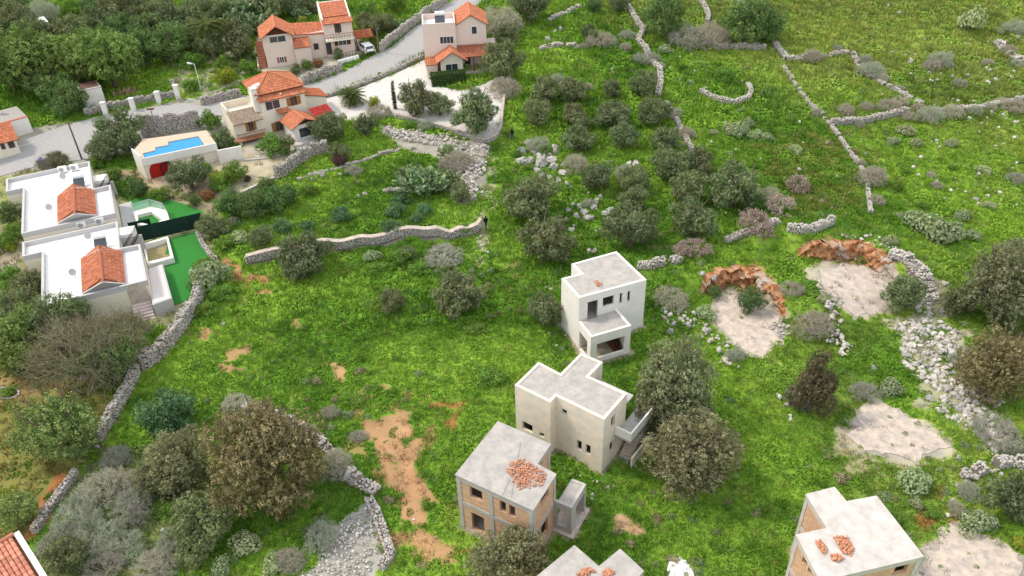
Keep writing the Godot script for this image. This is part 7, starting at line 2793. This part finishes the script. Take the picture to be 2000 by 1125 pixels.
func small_things() -> void:
	var a := gp(716, 101)
	car(a, 0.5, "white hatchback parked under the carport by the tiled tower")
	var b := gp(322, 249)
	car(b, 1.25, "white car parked on the road behind the pool terrace wall")
	var t1 := pole([160, 311], [132, 237], "leaning wooden utility pole by the white twin houses", 0.13)
	var t2 := pole([741, 103], [729, 4], "tall brown utility pole beside the carport", 0.16)
	var t0 := at(-30, 296, 6.5)
	wire(t1, t0, "overhead wire running toward the tiled corner house")
	wire(t1, at(440, 170, ht(-40, -110) + 6.0), "overhead wire crossing the village road to the villas")
	lamp_post(gp(393, 176), 4.2, "white street lamp beside the stepped lane")
	var sp := gp(305, 246)
	var so := thing("fingerpost", "small brown post with a flat top by the road", "post", sp)
	var sm := MB.new()
	sm.tube(sp - Vector3(0, 0.2, 0), sp + Vector3(-0.1, 2.6, 0), 0.07, 0.06, 6)
	part(sm, "pole", M.bark, so)
	var st := MB.new()
	st.box(sp + Vector3(-0.6, 2.6, -0.3), Vector3(1.0, 0, 0), Vector3(0, 0.06, 0), Vector3(0, 0, 0.6))
	part(st, "top_board", M.darkwood, so)
	# blue recycling bin
	var bp := gp(90, 328)
	var bo := thing("recycling_bin", "blue recycling bin with a white lid load by the road", "bin", bp)
	var bm := MB.new()
	bm.box(bp + Vector3(-0.8, 0.1, -0.5), Vector3(1.7, 0, -0.3), Vector3(0, 1.15, 0), Vector3(0.1, 0, 0.9))
	part(bm, "container", M.blue, bo)
	var bl := MB.new()
	bl.box(bp + Vector3(-0.1, 1.26, -0.5), Vector3(0.7, 0, -0.12), Vector3(0, 0.22, 0), Vector3(0.1, 0, 0.6))
	part(bl, "white_bag", M.whitemetal, bo)
	person(949.5, 447, "person in dark top and jeans standing by the terrace wall end", 0.6, 1.0)
	person(1000.5, 273, "person in dark clothes walking below the parapet wall", -0.4, 0.7)
	# white tarpaulin lying in the weeds
	var tm := MB.new()
	var c := gp(1327, 1112)
	var nz := FastNoiseLite.new()
	nz.frequency = 0.9
	var ht_ := func(x: float, z: float) -> Vector3: return Vector3(c.x + x, ht(c.x + x, c.z + z) + 0.28 + 0.22 * nz.get_noise_2d(x * 2.0, z * 2.0), c.z + z)
	for i in 8:
		for j in 28:
			var f := func(ri: int, rj: int) -> Vector3:
				var an := TAU * rj / 28.0
				var rr := (ri / 8.0) * (1.0 + 0.22 * nz.get_noise_2d(cos(an) * 2.0, sin(an) * 2.0))
				return ht_.call(cos(an) * rr * 0.95, 0.3 + sin(an) * rr * 1.2) - Vector3(0, 0.22 * rr * rr, 0)
			tm.quad(f.call(i, j + 1), f.call(i + 1, j + 1), f.call(i + 1, j), f.call(i, j))
	single(tm, "tarpaulin", M.roofwhite, "crumpled white tarpaulin lying in the weeds near the concrete houses", "tarpaulin", c)
	# stone outlined flower bed in the lower garden
	var fo := thing("flower_bed", "small oval flower bed with stone edging in the lower garden", "flower bed", gp(16, 768))
	var xf := []
	var cols := PackedColorArray()
	for k in 34:
		var an := TAU * k / 34.0
		var p := gp(14 + cos(an) * 24, 768 + sin(an) * 11)
		xf.append(Transform3D(turned(Vector3.ONE * 0.14), p + Vector3(0, 0.06, 0)))
		cols.append(stone_color(0.3))
	multi(fo, "edging_stones", stone_mesh[0], xf, cols, M.stone)
	# pebble steps of the pool villa garden
	for e in [[520, 306], [500, 312], [545, 300]]:
		var q := gp(e[0], e[1])
		var g := MB.new()
		g.box(q + Vector3(-1.6, -0.3, 0), Vector3(3.4, 0, -0.6), Vector3(0, 0.48, 0), Vector3(0.1, 0, 0.4))
		single(g, "timber_edging", M.paleslab, "straight pale edging beam in the pool villa garden", "edging", q, "garden edging beams")
	for e in [[262, 216, 1.9], [312, 203, 1.9], [350, 196, 2.4], [208, 224, 1.9]]:
		var q := gp(e[0], e[1])
		var g := MB.new()
		g.box(q + Vector3(-0.3, -0.3, -0.3), Vector3(0.6, 0, 0), Vector3(0, e[2] + 0.3, 0), Vector3(0, 0, 0.6))
		g.box(q + Vector3(-0.37, e[2], -0.37), Vector3(0.74, 0, 0), Vector3(0, 0.1, 0), Vector3(0, 0, 0.74))
		single(g, "gate_pier", M.white, "square whitewashed gate pier on the roadside wall", "pier", q, "gate piers")

func _ready() -> void:
	rng.seed = 4242
	set_axes()
	var cam := Camera3D.new()
	cam.fov = rad_to_deg(2.0 * atan(562.5 / F))
	cam.near = 0.5
	cam.far = 6000
	add_child(cam)
	cam.transform = Transform3D(Basis(AX, AU, -AF), CAM)
	cam.current = true
	var env := Environment.new()
	env.background_mode = Environment.BG_SKY
	var sky := Sky.new()
	var sm := ProceduralSkyMaterial.new()
	sm.sky_top_color = Color(0.88, 0.905, 0.935)
	sm.sky_horizon_color = Color(0.945, 0.945, 0.94)
	sm.ground_horizon_color = Color(0.6, 0.62, 0.6)
	sm.ground_bottom_color = Color(0.3, 0.32, 0.28)
	sm.sky_curve = 0.2
	sky.sky_material = sm
	env.sky = sky
	env.background_energy_multiplier = 0.82
	env.tonemap_mode = Environment.TONE_MAPPER_LINEAR
	env.tonemap_exposure = 2.05
	env.sdfgi_enabled = true
	env.ssao_enabled = true
	env.ssil_enabled = true
	var we := WorldEnvironment.new()
	we.environment = env
	add_child(we)
	var sun := DirectionalLight3D.new()
	sun.light_energy = 0.5
	sun.light_color = Color(1.0, 0.95, 0.88)
	sun.light_angular_distance = 10.0
	sun.shadow_enabled = true
	add_child(sun)
	sun.look_at_from_position(Vector3.ZERO, Vector3(0.6, -0.78, 0.16))
	var t0 := Time.get_ticks_msec()
	make_materials()
	make_heights()
	make_cover()
	print("cover ", Time.get_ticks_msec() - t0)
	paint_ground()
	make_rocks()
	make_roads()
	print("roads ", Time.get_ticks_msec() - t0)
	concrete_house_white()
	concrete_house_cream()
	concrete_house_brick()
	concrete_house_low()
	concrete_house_right()
	pink_villa()
	pool_villa()
	upper_villa()
	white_twins()
	village_houses()
	print("houses ", Time.get_ticks_msec() - t0)
	make_walls()
	print("walls ", Time.get_ticks_msec() - t0)
	make_protos()
	make_plants()
	print("plants ", Time.get_ticks_msec() - t0)
	small_things()
	make_ground()
	make_grass()
	print("all ", Time.get_ticks_msec() - t0)
